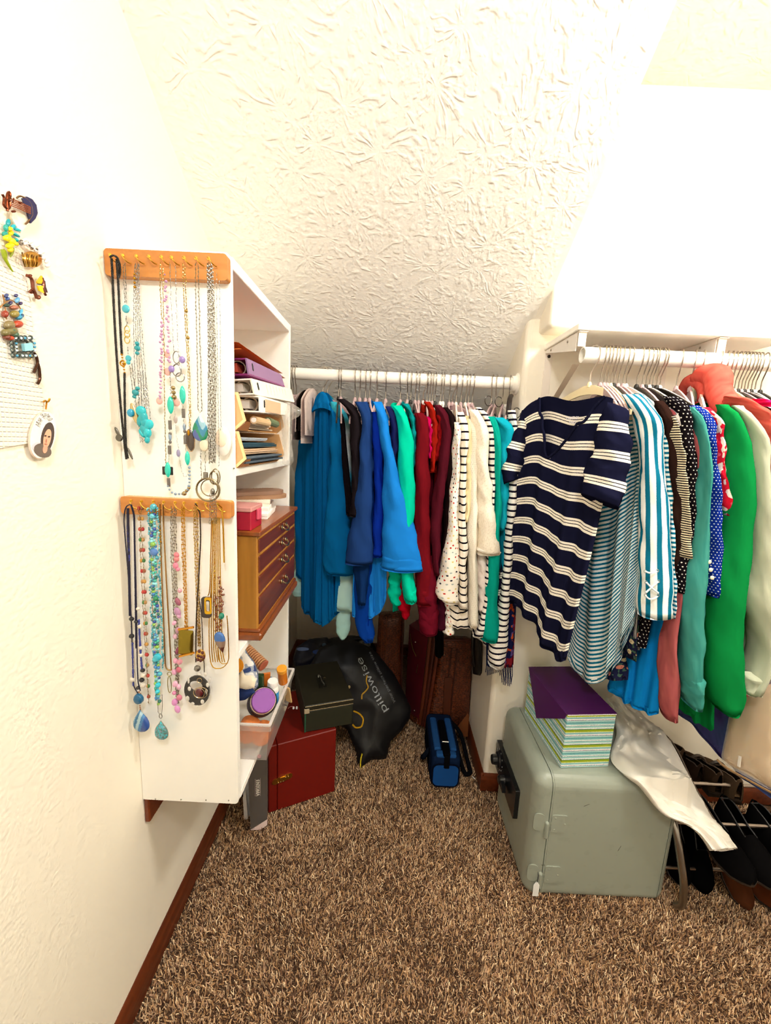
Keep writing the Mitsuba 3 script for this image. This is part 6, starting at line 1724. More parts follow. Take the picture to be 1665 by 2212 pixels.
part(t, 'body', gbox(0, gl, .0, gd, 0, gh - .024), 'c_satin', '#24261a')
part(t, 'lid', gbox(-.002, gl + .002, -.002, gd + .002, gh - .023, gh), 'c_satin', '#211e12')
part(t, 'trim_line', gbox(.0, gl, -.0032, -.002, gh - .0225, gh - .0205, .0004), 'c_satin', '#a8906a')
part(t, 'trim_line', gbox(.0, gl, -.0032, -.002, gh - .0035, gh - .0015, .0004), 'c_satin', '#b09a74')
part(t, 'worn_corner', gbox(-.003, .018, -.0034, .004, gh - .034, gh - .012, .002), 'c_satin', '#a89a80')
part(t, 'edge_strip', gbox(-.0018, .004, -.0015, .003, .002, gh - .03, .001), 'c_satin', '#24533c')
hp = [o + gex * gl * u + gey * gd * v + np.array([0, 0, gh + z]) for u, v, z in ((.44, .60, 0), (.44, .62, .010), (.47, .56, .013), (.47, .44, .013), (.50, .38, .010), (.50, .40, 0))]
part(t, 'handle', wire(hp, .0026, 24), 'c_metal', '#cfcfcc')
part(t, 'handle_plate', framed(prism(rrect(gl * .16, gd * .30, .004), .002), o + gex * gl * .47 + gey * gd * .5 + np.array([0, 0, gh]), gex, gey, (0, 0, 1)), 'c_satin', '#14130c')
part(t, 'lock', framed(trimesh.creation.cylinder(.006, .006, sections=16), o + gex * gl * .55 + gey * gd * .56 + np.array([0, 0, gh + .002]), gex, gey, (0, 0, 1)), 'c_metal', '#8a8468')

t = thing('box_file', 'flat grey box with small white lettering standing under the shelf unit', 'box')
q = [P(536, 1640, 1.345), P(573, 1641, 1.36), P(577, 1762, 1.36), P(577, 1785, 1.355), P(548, 1803, 1.340)]
fx = unit([q[1][0] - q[0][0], q[1][1] - q[0][1], 0])
bk = np.array([-fx[1], fx[0], 0])
zb = .006
gw = .062
G0 = np.array([q[2][0], q[2][1], 0]) - fx * gw
part(t, 'body', framed(hexa([(x, y, z) for x, z in ((0, zb), (gw, .040), (gw, .37), (-.01, .37)) for y in (0, .26)]), G0, fx, bk, (0, 0, 1)), 'c_satin', '#55504e')
part(t, 'bottom_flap', framed(hexa([(.0, .001, zb - .004), (.036, .001, -.004), (gw, .001, .012), (gw, .001, .038), (.0, .02, zb - .004), (.036, .02, -.004), (gw, .02, .012), (gw, .02, .038)]), G0, fx, bk, (0, 0, 1)), 'c_satin', '#e2ccc8')
wd = np.array([0, 0, -1.0])
m = words('ENIGMA', .0125, G0 + fx * .022 + np.array([0, 0, .222]) - bk * .0008, wd, fx, .0008, True)
part(t, 'lettering', m, 'c_satin', '#d8d2cc')
part(t, 'lettering_frame', join(*[hexa([G0 + fx * u + np.array([0, 0, z]) - bk * e for u in (u0, u0 + .0014) for z in (.150, .226) for e in (.0001, .0010)]) for u0 in (.018, .037)]), 'c_satin', '#b0a09c')
t = thing('paper_folder', 'pale blue white cardboard sheet standing beside the grey box', 'folder')
q = [P(530, 1690, 1.40), P(536, 1676, 1.40), P(542, 1770, 1.40), P(527, 1773, 1.395)]
part(t, 'sheet', hexa([p + np.array([0, e, 0]) for p in (P(524, 1690, 1.40), P(540, 1660, 1.42), P(543, 1770, 1.42), P(527, 1773, 1.40)) for e in (0, .012)]), 'c_satin', '#dfe4f0')
part(t, 'fold', hexa([p + np.array([0, e, 0]) for p in (P(525, 1722, 1.398), P(531, 1706, 1.398), P(536, 1768, 1.398), P(528, 1770, 1.398)) for e in (-.003, .002)]), 'c_satin', '#eef0f6')
t = thing('charging_cable', 'thin pink cable end with two small white plugs on the red case', 'cable')
part(t, 'wire', wire([P(622, 1531, 1.585), P(630, 1526, 1.58), P(636, 1527, 1.575)], .0016, 10), 'c_satin', '#b07070')
for x in (634, 641):
    part(t, 'plug', moved(cbox(-.004, .004, -.004, .004, -.005, .005, .001), P(x, 1529, 1.575)), 'c_gloss', '#ececec')


def plane_at(px, py, p0, n):
    d = AX.T @ np.array([(px - CX) / FOCAL, (py - CY) / FOCAL, 1.0])
    return EYE + d * (((p0 - EYE) @ n) / (d @ n))


def soft(points, pa, pb, pc, depth, **k):
    """A puffed shape in the plane through three points, with the outline the photograph shows."""
    n = unit(np.cross(pb - pa, pc - pa))
    if n @ (EYE - pa) < 0:
        n = -n
    ex = unit(np.cross([0, 0, 1], n))
    ey = np.cross(n, ex)
    q = np.array([plane_at(x, y, pa, n) - pa for x, y in points])
    m, _ = inflate(np.column_stack([q @ ex, q @ ey]), pa, ex, ey, depth, **k)
    return m, n, ex, ey


bag = thing('pillow_bag', 'black drawstring bag printed with grey lettering leaning behind the cash box', 'bag')
pa, pb, pc = P(779, 1662, 1.70), P(887, 1540, 1.86), P(735, 1385, 1.97)
BAGO = [(668, 1440), (690, 1400), (720, 1385), (765, 1383), (800, 1398), (818, 1415), (852, 1457), (872, 1495), (888, 1530), (885, 1552), (866, 1580), (843, 1602), (834, 1640), (803, 1641), (788, 1652), (779, 1666), (772, 1662), (770, 1625), (750, 1576), (725, 1560), (690, 1520)]
m, bn_, bex, bey = soft(BAGO, pa, pb, pc, .075, step=.011, wrinkle=.05, seed=4, back=.3, scale=6.0)
part(bag, 'cloth', m, 'c_satin', '#0d0d11', 60)
ray_mesh = trimesh.Trimesh(m.vertices, m.faces, process=False)


def on_surface(mesh, pts, n, lift):
    """Points carried along n onto the mesh's near side."""
    v, f = mesh.vertices, mesh.faces
    ex = unit(np.cross([0, 0, 1], n))
    ey = np.cross(n, ex)
    from scipy.interpolate import LinearNDInterpolator
    keep = v[: len(v) // 2]
    it = LinearNDInterpolator(np.column_stack([keep @ ex, keep @ ey]), keep @ n, fill_value=float((keep @ n).max()))
    pts = np.asarray(pts, float)
    h = it(np.column_stack([pts @ ex, pts @ ey]))
    return pts + n * (h - pts @ n + lift)[:, None]


def bag_words(text, pix0, pix1, size, bold):
    p0, p1 = plane_at(*pix0, pa, bn_), plane_at(*pix1, pa, bn_)
    m = meshkit.text_mesh(text, size, .0006, bold)
    m.apply_scale([np.linalg.norm(p1 - p0) / (m.bounds[1][0] - m.bounds[0][0]), 1, 1])
    ex = unit(p1 - p0)
    ey = np.cross(bn_, ex)
    m = framed(m, p0, ex, ey, bn_).subdivide()
    h = (m.vertices - p0) @ bn_
    m.vertices = on_surface(ray_mesh, m.vertices, bn_, .0016) + bn_ * h[:, None]
    return m


part(bag, 'lettering', bag_words('pillowise', (833, 1533), (778, 1421), .030, False), 'c_satin', '#a8adb4')
part(bag, 'lettering', bag_words('your perfect pillow size', (849, 1515), (798, 1408), .0125, False), 'c_satin', '#70747a')
part(bag, 'drawstring', wire(on_surface(ray_mesh, [plane_at(x, y, pa, bn_) for x, y in ((789, 1458), (787, 1470), (791, 1483), (785, 1492), (778, 1500), (778, 1508))], bn_, .004), .0036, 24), 'c_cloth', '#c89a3c')
part(bag, 'drawstring', wire(on_surface(ray_mesh, [plane_at(x, y, pa, bn_) for x, y in ((761, 1534), (774, 1540), (782, 1553), (778, 1567), (768, 1570), (760, 1563))], bn_, .006), .0040, 24), 'c_cloth', '#d2a028')
part(bag, 'drawstring', wire(on_surface(ray_mesh, [plane_at(x, y, pa, bn_) for x, y in ((780, 1625), (777, 1645), (778, 1660), (786, 1652))], bn_, .004), .0034, 24), 'c_cloth', '#d8c030')
part(bag, 'cord_stop', ball(P(754, 1484, 1.75), .009, 1, (.7, .6, 1)), 'c_satin', '#b8a070')
for k, (o_, Y0, c_, l) in enumerate((([(640, 1452), (632, 1425), (640, 1398), (668, 1380), (706, 1376), (722, 1392), (712, 1430), (700, 1470), (700, 1545), (640, 1545)], 2.02, '#0f1220', 'dark navy plastic bag slumped against the back wall left of the black bag'),
                                     ([(690, 1392), (715, 1378), (760, 1372), (800, 1378), (812, 1400), (812, 1520), (700, 1520)], 2.15, '#0c0c10', 'black plastic bag lying behind the black drawstring bag'))):
    t = thing('plastic_bag', l, 'bag')
    m, n_, e1, e2 = soft(o_, P(660, 1440, Y0), P(720, 1440, Y0), P(680, 1385, Y0 + .06), .05, step=.012, wrinkle=.06, seed=11 + k, back=.5, scale=12)
    part(t, 'film', m, 'c_gloss', c_, 50)
    if k == 0:
        for x, y, w, h, cc in ((690, 1408, 14, 5, '#1c3c78'), (655, 1402, 16, 4, '#5a6a8c'), (702, 1393, 5, 4, '#56748c')):
            s0 = [plane_at(x + w * math.cos(b) * .9, y + h * math.sin(b), P(660, 1440, Y0), n_) for b in np.linspace(0, 6.28, 13)[:-1]]
            s1 = on_surface(m, s0, n_, .003)
            part(t, 'print', hexa(np.vstack([s1, s1 - n_ * .002])), 'c_gloss', cc)

# luggage
def croc(p, n, uv):
    a, b, r = voronoi(p.x * 52 + p.y * 30, p.z * 105)
    e = smoothstep(.02, .22, b - a)
    return mix(C3('#2a0e06'), mix(C3('#54220e'), C3('#6c3214'), r), e)


def crocb(p, n, uv):
    a, b, r = voronoi(p.x * 52 + p.y * 30, p.z * 105)
    return smoothstep(.0, .3, b - a)


scene['croc_leather'] = bump({'type': 'principled', 'base_color': mikit.proc(croc), 'roughness': .34, 'specular': .5}, crocb, .0016, 6e-4)
t = thing('suitcase', 'brown crocodile patterned suitcase with a burgundy side standing behind the blue bag', 'suitcase')
S = {k: P(x, y, Y) for k, (x, y, Y) in dict(bl=(922, 1570, 1.93), br=(1014, 1566, 1.95), tr=(1020, 1378, 1.95), tl=(955, 1378, 1.93), ml=(903, 1562, 1.97), mt=(924, 1375, 1.97), wl=(876, 1540, 2.16), wt=(884, 1350, 2.16), wt2=(915, 1330, 2.2)).items()}
fn = unit(np.cross(S['br'] - S['bl'], S['tl'] - S['bl']))
if fn[1] > 0:
    fn = -fn
quad_ = np.array([S['bl'], S['br'], S['tr'], S['tl']])
fe = unit(S['br'] - S['bl'])
fu = np.cross(fn, fe)
fu = fu if fu[2] > 0 else -fu
q2 = np.column_stack([(quad_ - S['bl']) @ fe, (quad_ - S['bl']) @ fu])
m, _ = inflate(sg.Polygon(q2).buffer(-.012).buffer(.012, quad_segs=3).exterior.coords, S['bl'], fe, fu if np.cross(fe, fu) @ fn > 0 else fu, .028, step=.014, power=.35, back=4.0)
part(t, 'front_panel', m, 'croc_leather', None, 50)
for k, f in enumerate((.18, .5, .82)):
    a_, b_ = S['bl'] + (S['ml'] - S['bl']) * f, S['tl'] + (S['mt'] - S['tl']) * f
    part(t, 'side_band', wire([a_ + fn * .004, (a_ + b_) / 2 + fn * .012, b_ + fn * .004], .0085, 12, sides=8), 'c_satin', ['#5a2410', '#45180c', '#5e2812'][k])
part(t, 'gusset', hexa([S['bl'], S['ml'], S['tl'], S['mt'], *[x - fn * .06 for x in (S['bl'], S['ml'], S['tl'], S['mt'])]]), 'c_satin', '#401608')
part(t, 'burgundy_side', hexa([S['ml'] + fn * .004, S['mt'] + fn * .004, S['wl'], S['wt'], S['wt2'], S['mt'] - fn * .12, S['ml'] - fn * .12, S['wl'] - fn * .04]), 'c_satin', '#5a0c1e', label='burgundy cloth side panel')
part(t, 'base_band', wire([S['ml'] + [0, .0, .012], (S['ml'] + S['wl']) / 2 + [-.004, -.01, .014], S['wl'] + [0, 0, .01]], .016, 8, sides=8), 'croc_leather')
for u, v in ((.30, .92), (.47, .92)):
    a_, b_ = q2[0] + (q2[1] - q2[0]) * u, q2[3] + (q2[2] - q2[3]) * u
    pts = [S['bl'] + fe * (a_ + (b_ - a_) * w)[0] + fu * (a_ + (b_ - a_) * w)[1] + fn * .030 for w in np.linspace(.08, v, 8)]
    part(t, 'seam_ridge', wire(pts, .004, sides=6), 'c_satin', '#3a1408')
part(t, 'strap', hexa([S['bl'] + fe * x + fu * z + fn * e for x in (.075, .112) for z in (.09, .30) for e in (.026, .034)]), 'c_satin', '#4c2210')
part(t, 'top_trim', wire([S['tl'] + fn * .02, (S['tl'] + S['tr']) / 2 + fn * .035 + [0, 0, .006], S['tr'] + fn * .02], .007, 12), 'c_satin', '#4a1a10')
for x, z in ((.085, .085), (.098, .05)):
    part(t, 'zip_pull', ball(S['bl'] + fe * x + fu * z + fn * .038, .004, 1), 'c_metal', '#d8d0c0')
part(t, 'corner_flap', hexa([P(986, 1572, 1.87), P(1010, 1541, 1.87), P(1013, 1545, 1.87), P(1010, 1592, 1.86), P(992, 1590, 1.86), P(990, 1575, 1.9), P(1012, 1550, 1.9), P(1008, 1588, 1.9)]), 'c_satin', '#6c3a18')
part(t, 'zip_line', wire([P(886, 1370, 2.08), P(891, 1400, 2.07), P(903, 1425, 2.05), P(912, 1436, 2.03)], .0022, 16), 'c_metal', '#8a7a3c')
part(t, 'zip_line', wire([P(905, 1432, 2.03), P(900, 1446, 2.03), P(899, 1453, 2.03)], .0018, 8), 'c_metal', '#a89a6c')
for x, y in ((885, 1533), (895, 1535), (897, 1387), (917, 1404)):
    part(t, 'rivet', ball(P(x, y, 2.0), .004, 1), 'c_metal', '#e0d8c8')
t = thing('suitcase', 'brown crocodile patterned suitcase in the shade behind the black bag', 'suitcase')
c4 = [P(812, 1330, 2.12), P(873, 1325, 2.12), P(868, 1530, 2.10), P(806, 1530, 2.10)]
m, n_, e1, e2 = soft([(818, 1328), (872, 1325), (868, 1420), (866, 1532), (806, 1532), (812, 1420)], c4[3], c4[2], c4[0], .03, step=.014, power=.35, back=5)
part(t, 'shell', m, 'croc_leather', None, 50)
part(t, 'edge_piping', wire([P(872, 1328, 2.09), P(868, 1430, 2.085), P(866, 1530, 2.075)], .006, 10), 'c_satin', '#3a1810')
for x in (822, 832):
    part(t, 'stitch_line', wire([P(x + 3, 1332, 2.085), P(x, 1430, 2.08), P(x - 6, 1528, 2.07)], .0022, 10), 'c_satin', '#6a3a1c')
t = thing('handbag', 'black patent handbag hanging between the suitcase and the wall corner', 'handbag')
m, n_, e1, e2 = soft([(1018, 1352), (1042, 1352), (1041, 1452), (1037, 1460), (1021, 1456), (1017, 1400)], P(1019, 1455, 1.80), P(1040, 1455, 1.78), P(1020, 1352, 1.80), .02, step=.008, wrinkle=.012, seed=5, back=1.5)
part(t, 'body', m, 'c_gloss', '#0c0a0b', 50)
part(t, 'strap', wire([P(1022, 1360, 1.775), P(1020, 1400, 1.77), P(1024, 1440, 1.77)], .004, 10), 'c_gloss', '#141214')
t = thing('scarf', 'narrow black scarf whose end shows below the plum blouse', 'scarf')
part(t, 'cloth', sheet([P(944, 900, 1.70), P(950, 890, 1.70), P(956, 900, 1.70)], [P(939, 1414, 1.72), P(948, 1420, 1.72), P(958, 1412, 1.72)], .03, 2, .003, 77, side=(0, -1, 0))[0], 'c_cloth', '#0c0a0a', True)  # black cloth strip, carried up behind the other clothes

# blue camera bag
t = thing('camera_bag', 'blue and black camera bag standing on the carpet before the brown suitcase', 'bag')
bx0, bx1, by0, by1 = .250, .380, 1.585, 1.90
part(t, 'body', hexa([*rbox(bx0, bx1, by0 + .004, by1, .004, .150, .022, 1).vertices]), 'c_cloth', '#12203c', 60)
part(t, 'front_panel', framed(prism(rrect(.112, .104, .024), .006), ((bx0 + bx1) / 2 - .001, by0 + .006, .066), (1, 0, 0), (0, 0, 1), (0, -1, 0)), 'c_cloth', '#1c4c90')
part(t, 'top_pad', rbox(bx0 + .014, (bx0 + bx1) / 2 - .020, by0 + .05, by1 - .05, .140, .160, .008, 1), 'c_cloth', '#24508c')
part(t, 'top_pad', rbox((bx0 + bx1) / 2 + .020, bx1 - .014, by0 + .05, by1 - .05, .140, .160, .008, 1), 'c_cloth', '#24508c')
part(t, 'top_pad', rbox(bx0 + .02, bx1 - .02, by0 + .012, by0 + .045, .138, .158, .008, 1), 'c_cloth', '#24508c')
part(t, 'strap', rbox((bx0 + bx1) / 2 - .016, (bx0 + bx1) / 2 + .016, by0 + .004, by1 - .08, .150, .170, .008, 1), 'c_cloth', '#0c0c10')
part(t, 'strap_end', rbox((bx0 + bx1) / 2 - .012, (bx0 + bx1) / 2 + .012, by0 - .006, by0 + .004, .105, .165, .004, 1), 'c_cloth', '#0e0e12')
part(t, 'buckle', cbox((bx0 + bx1) / 2 - .016, (bx0 + bx1) / 2 + .016, by0 + .070, by0 + .078, .168, .178, .002), 'c_metal', '#d0d0d0')
for x in (bx0 - .004, bx1 - .006):
    part(t, 'side_pocket', rbox(x, x + .010, by0 + .06, by1 - .04, .03, .135, .004, 1), 'c_cloth', '#101524')
part(t, 'trim_cord', framed(wire(np.array([(x, y, 0) for x, y in np.array(rrect(.116, .108, .026).exterior.coords)[:-1]]), .004, closed=True), ((bx0 + bx1) / 2 - .001, by0 + .002, .066), (1, 0, 0), (0, 0, 1), (0, -1, 0)), 'c_cloth', '#0c1020')
part(t, 'shoulder_strap', wire([(bx1 - .01, 1.86, .13), (bx1 + .028, 1.80, .12), (bx1 + .055, 1.72, .045), (bx1 + .066, 1.675, .012), (bx1 + .045, 1.66, .010), (bx1 + .020, 1.69, .05), (bx1 + .004, 1.75, .11)], .010, 40, sides=8), 'c_cloth', '#101014')
part(t, 'side_strap', wire([(bx0 + .01, 1.70, .12), (bx0 - .022, 1.68, .08), (bx0 - .028, 1.70, .055), (bx0 - .004, 1.73, .05)], .010, 16, sides=8), 'c_cloth', '#101520')
t = thing('paper_scrap', 'tiny white scrap lying on the carpet beside the blue camera bag', 'scrap')
q = at(1023, 1680, 2, .006)
part(t, 'sliver', moved(cbox(-.009, .009, -.002, .002, -.0015, .0015, .0005), q, -1.0), 'c_satin', '#f0ece8')

# ------------------------------------------------------------------ the safe and what lies on it
SX0, SX1, SY0, SY1, SH = .530, 1.018, 1.168, 1.560, .452
SAFE = '#8d8f84'
sf = thing('safe', 'grey green steel safe with a black dial plate standing on the carpet', 'safe')
full = rbox(SX0, SX1, SY0, SY1, -.02, SH, .042, 3)


def cut(mesh, lo, hi):
    m = trimesh.intersections.slice_mesh_plane(mesh, [1, 0, 0], [lo, 0, 0], cap=True, engine='earcut')
    return trimesh.intersections.slice_mesh_plane(m, [-1, 0, 0], [hi, 0, 0], cap=True, engine='earcut')


def safe_col(p, n, uv):
    k = smoothstep(.62, .72, fbm(p.x * 40, p.y * 40, p.z * 40, 3)) * .35
    return mix(C3('#8e958a'), C3('#828a7e'), k)


scene['safe_paint'] = two({'type': 'principled', 'base_color': mikit.proc(safe_col), 'roughness': .36, 'specular': .45})
part(sf, 'door', cut(full, SX0, .582), 'safe_paint', None, 40)
part(sf, 'body', cut(full, .5850, .984), 'safe_paint', None, 40)
part(sf, 'back_plate', cut(full, .9868, SX1), 'safe_paint', None, 40)
part(sf, 'seam_core', rbox(.56, 1.0, SY0 + .0025, SY1 - .003, .005, SH - .0025, .038, 2), 'safe_paint', None, 40)
part(sf, 'trim_ridge', cut(rbox(SX0, SX1, SY0 - .0012, SY1, -.02, SH + .0012, .042, 3), .590, .5935), 'safe_paint', None, 40)
for zc in (.285, .085):
    h_ = part(sf, 'hinge', framed(trimesh.creation.capsule(.050, .0075, count=[10, 10]), (.578, SY0 - .002, zc - .025), (1, 0, 0), (0, 1, 0), (0, 0, 1)), 'safe_paint', None, 40)
    part(h_, 'leaf', framed(prism(rrect(.052, .066, .008), .0036), (.618, SY0 + .0005, zc), (1, 0, 0), (0, 0, 1), (0, -1, 0)), 'safe_paint', None, 30)
    part(h_, 'leaf', framed(prism(rrect(.036, .064, .014), .0036), (.553, SY0 + .004, zc), unit([1, -.12, 0]), (0, 0, 1), unit([-.12, -1, 0])), 'safe_paint', None, 30)
    for x, z in ((.604, .022), (.604, -.022), (.636, .0)):
        part(h_, 'rivet', ball((x, SY0 - .0025, zc + z), .0042, 1, (1, .4, 1)), 'safe_paint', None, 60)
dp = part(sf, 'dial_plate', framed(prism(rrect(.265, .118, .006), .020), (SX0 + .004, 1.425, .222), (0, -1, 0), (0, 0, 1), (-1, 0, 0)), 'c_gloss', '#0f1012')
part(dp, 'dial', framed(lathe([(0, 0), (.032, 0), (.034, .004), (.030, .010), (.020, .012), (.019, .030), (.016, .033), (0, .033)], 28), (SX0 - .016, 1.500, .232), (0, 1, 0), (0, 0, 1), (-1, 0, 0)), 'c_gloss', '#17181b')
part(dp, 'handle', framed(lathe([(0, 0), (.020, 0), (.018, .018), (.012, .024), (0, .024)], 20), (SX0 - .016, 1.425, .205), (0, 1, 0), (0, 0, 1), (-1, 0, 0)), 'c_gloss', '#121316')
part(dp, 'lever', hexa([(SX0 - x, 1.425 + y, .205 + z) for x in (.022, .036) for y, z in ((-.050, -.012), (-.046, .006), (.0, -.012), (.0, .012))]), 'c_gloss', '#121316')
for k in range(10):
    a = k / 10 * 2 * math.pi
    part(dp, 'tick', cbox(SX0 - .0172, SX0 - .0158, 1.500 + .040 * math.cos(a) - .0012, 1.500 + .040 * math.cos(a) + .0012, .232 + .040 * math.sin(a) - .0025, .232 + .040 * math.sin(a) + .0025, .0003), 'c_satin', '#b8b8b4')
tag = part(sf, 'paper_tag', framed(prism([(0, 0), (.020, 0), (.020, .045), (.012, .058), (.008, .058), (0, .045)], .0012), (.556, SY0 - .0085, .004), (1, 0, 0), (0, 0, 1), (0, -1, 0)), 'c_satin', '#e6e8e8')
part(tag, 'string', wire([(.566, SY0 - .009, .060), (.568, SY0 - .010, .080), (.566, SY0 - .008, .10)], .0012, 8), 'c_satin', '#3a3e44')
for x, z, w, r_ in ((.70, .36, .010, .5), (.83, .20, .011, 1.2), (.585, .12, .008, 0)):
    part(sf, 'scratch', framed(cbox(-w, w, -.0006, .0006, 0, .0006, .0002), (x, SY0 - .0001, z), (math.cos(r_), 0, math.sin(r_)), (-math.sin(r_), 0, math.cos(r_)), (0, -1, 0)), 'c_satin', '#4a4a44')

STR = [(0, .012, '#e9edec'), (.012, .05, '#0f6a78'), (.05, .20, '#8c9e1e'), (.20, .235, '#e6ea98'), (.235, .36, '#86b4b8'), (.36, .43, '#f0f0ee'), (.43, .455, '#5a3468'), (.455, .55, '#a8cccc'), (.55, .60, '#6ea8ac'), (.60, .64, '#3f8e98'), (.64, .74, '#8cc0c2'), (.74, .80, '#f0f2f0'), (.80, .83, '#2a7884'), (.83, .95, '#9cc8c8'), (.95, 1.0, '#f2f2f0')]


def box_stripes(p, n, uv):
    q = frac((.655 - p.z) / .0565)
    c_ = C3(STR[0][2])
    for a, b, h in STR:
        c_ = mix(c_, C3(h), dr.select((q >= a) & (q < b), mi.Float(1), mi.Float(0)))
    return c_


scene['striped_card'] = two({'type': 'principled', 'base_color': mikit.proc(box_stripes), 'roughness': .45, 'specular': .4})
bx = thing('keepsake_box', 'striped gift box with a purple lid flap standing on the safe', 'box')
o = np.array([.622, 1.213, SH + .001])
be = unit([.165, .017, 0])
bf_ = np.array([-be[1], be[0], 0])
bw_, bd_, bh_ = .170, .285, .198


def kb(x0, x1, y0, y1, z0, z1, r=.0015):
    return framed(cbox(x0, x1, y0, y1, z0, z1, r), o, be, bf_, (0, 0, 1))


part(bx, 'body', kb(0, bw_, 0, bd_, 0, bh_), 'striped_card')
part(bx, 'lid', kb(-.001, bw_ + .0015, -.0015, bd_ + .001, bh_, bh_ + .003, .001), 'c_satin', '#45124f')
part(bx, 'flap', framed(prism([(0, bh_ + .003), (bd_, bh_ + .003), (bd_ * .64, bh_ * .26), (bd_ * .03, bh_ * .90)], .0025), o - be * .0045, bf_, (0, 0, 1), be), 'c_satin', '#4a1656')
part(bx, 'lid_edge', kb(0, bw_, -.0018, -.0004, bh_ - .0025, bh_ + .001, .0003), 'c_satin', '#e6e6e6')

sl_ = thing('paper_sleeve', 'crumpled white paper garment sleeve draped over the safe and hanging past its corner', 'sleeve')
Lp = np.array([P(*q) for q in ((1306, 1512, 1.50), (1330, 1572, 1.375), (1322, 1650, 1.235), (1368, 1698, 1.155), (1436, 1762, 1.12), (1492, 1788, 1.10), (1532, 1838, 1.07))])
Rp = np.array([P(*q) for q in ((1345, 1506, 1.52), (1400, 1560, 1.44), (1440, 1615, 1.37), (1500, 1700, 1.26), (1540, 1768, 1.18), (1566, 1803, 1.13), (1590, 1834, 1.09))])
Lp[:4, 2] = np.maximum(Lp[:4, 2], SH + .012)
Rp[:3, 2] = np.maximum(Rp[:3, 2], SH + .012)
c_ = spline(np.hstack([Lp, Rp]), 46)
A_, B_ = c_[:, :3], c_[:, 3:]
s = np.linspace(0, 1, 22)
mid = A_[:, None] + (B_ - A_)[:, None] * s[None, :, None]
up_ = unit([-.25, -.55, .8])
qn = np.stack([s[None] * 5 + 0 * A_[:, :1], np.linspace(0, 7, 46)[:, None] + 0 * s[None], np.full((46, 22), 2.0)], -1)
wr = (meshkit.fbm(qn * 1.5, 4, 8) - .5)
rid = np.abs(np.sin(s[None] * 7 + 3 * meshkit.noise(qn * .5, 4))) * .018
h = np.sin(s * np.pi)[None] ** .5 * .022
ins_ = (mid[..., 0] < SX1) & (mid[..., 1] > SY0 - .004)
mid[..., 2] = np.where(ins_, np.maximum(mid[..., 2], SH + .012), mid[..., 2])
top_ = mid + up_ * (h + .055 * wr + rid - .002)[..., None]
bot_ = mid - up_ * (h * .25)[..., None]
ring_ = np.concatenate([top_, bot_[:, ::-1], top_[:, :1]], 1)
m = trimesh.Trimesh(ring_.reshape(-1, 3), grid_faces(46, 45), process=False)
part(sl_, 'paper', m, 'c_satin', '#e6e2da', 35)
mv = mid[-8:, 3:19] + up_ * .002 - np.array([0, 0, .004])
part(sl_, 'inner_fold', trimesh.Trimesh((mv + up_ * (.012 * np.sin(s[3:19] * 9))[None, :, None]).reshape(-1, 3), grid_faces(8, 16), process=False), 'c_satin', '#cfc9c4', 40)
part(sl_, 'edge_wire', wire(Rp + up_ * .006, .0022, 40), 'c_satin', '#5a4c40')

# ------------------------------------------------------------------ shoe rack, shoes, garment bag at the right
rk = thing('shoe_rack', 'low chrome tube shoe rack behind the safe with a curved front leg', 'shoe rack')
for x in (1.045, 1.70):
    pts = [(x - .045, 1.30, .335), (x - .035, 1.20, .30), (x - .022, 1.150, .19), (x - .012, 1.128, .10), (x - .006, 1.128, .045), (x - .012, 1.145, .012)]
    part(rk, 'leg', wire(pts, .0115, 30, sides=12), 'c_metal', '#a8a49e')
for y, z in ((1.20, .28), (1.31, .335), (1.22, .075), (1.36, .13)):
    part(rk, 'rail', wire([(1.01, y, z), (1.72, y, z)], .006, sides=10), 'c_metal', '#a89a90')


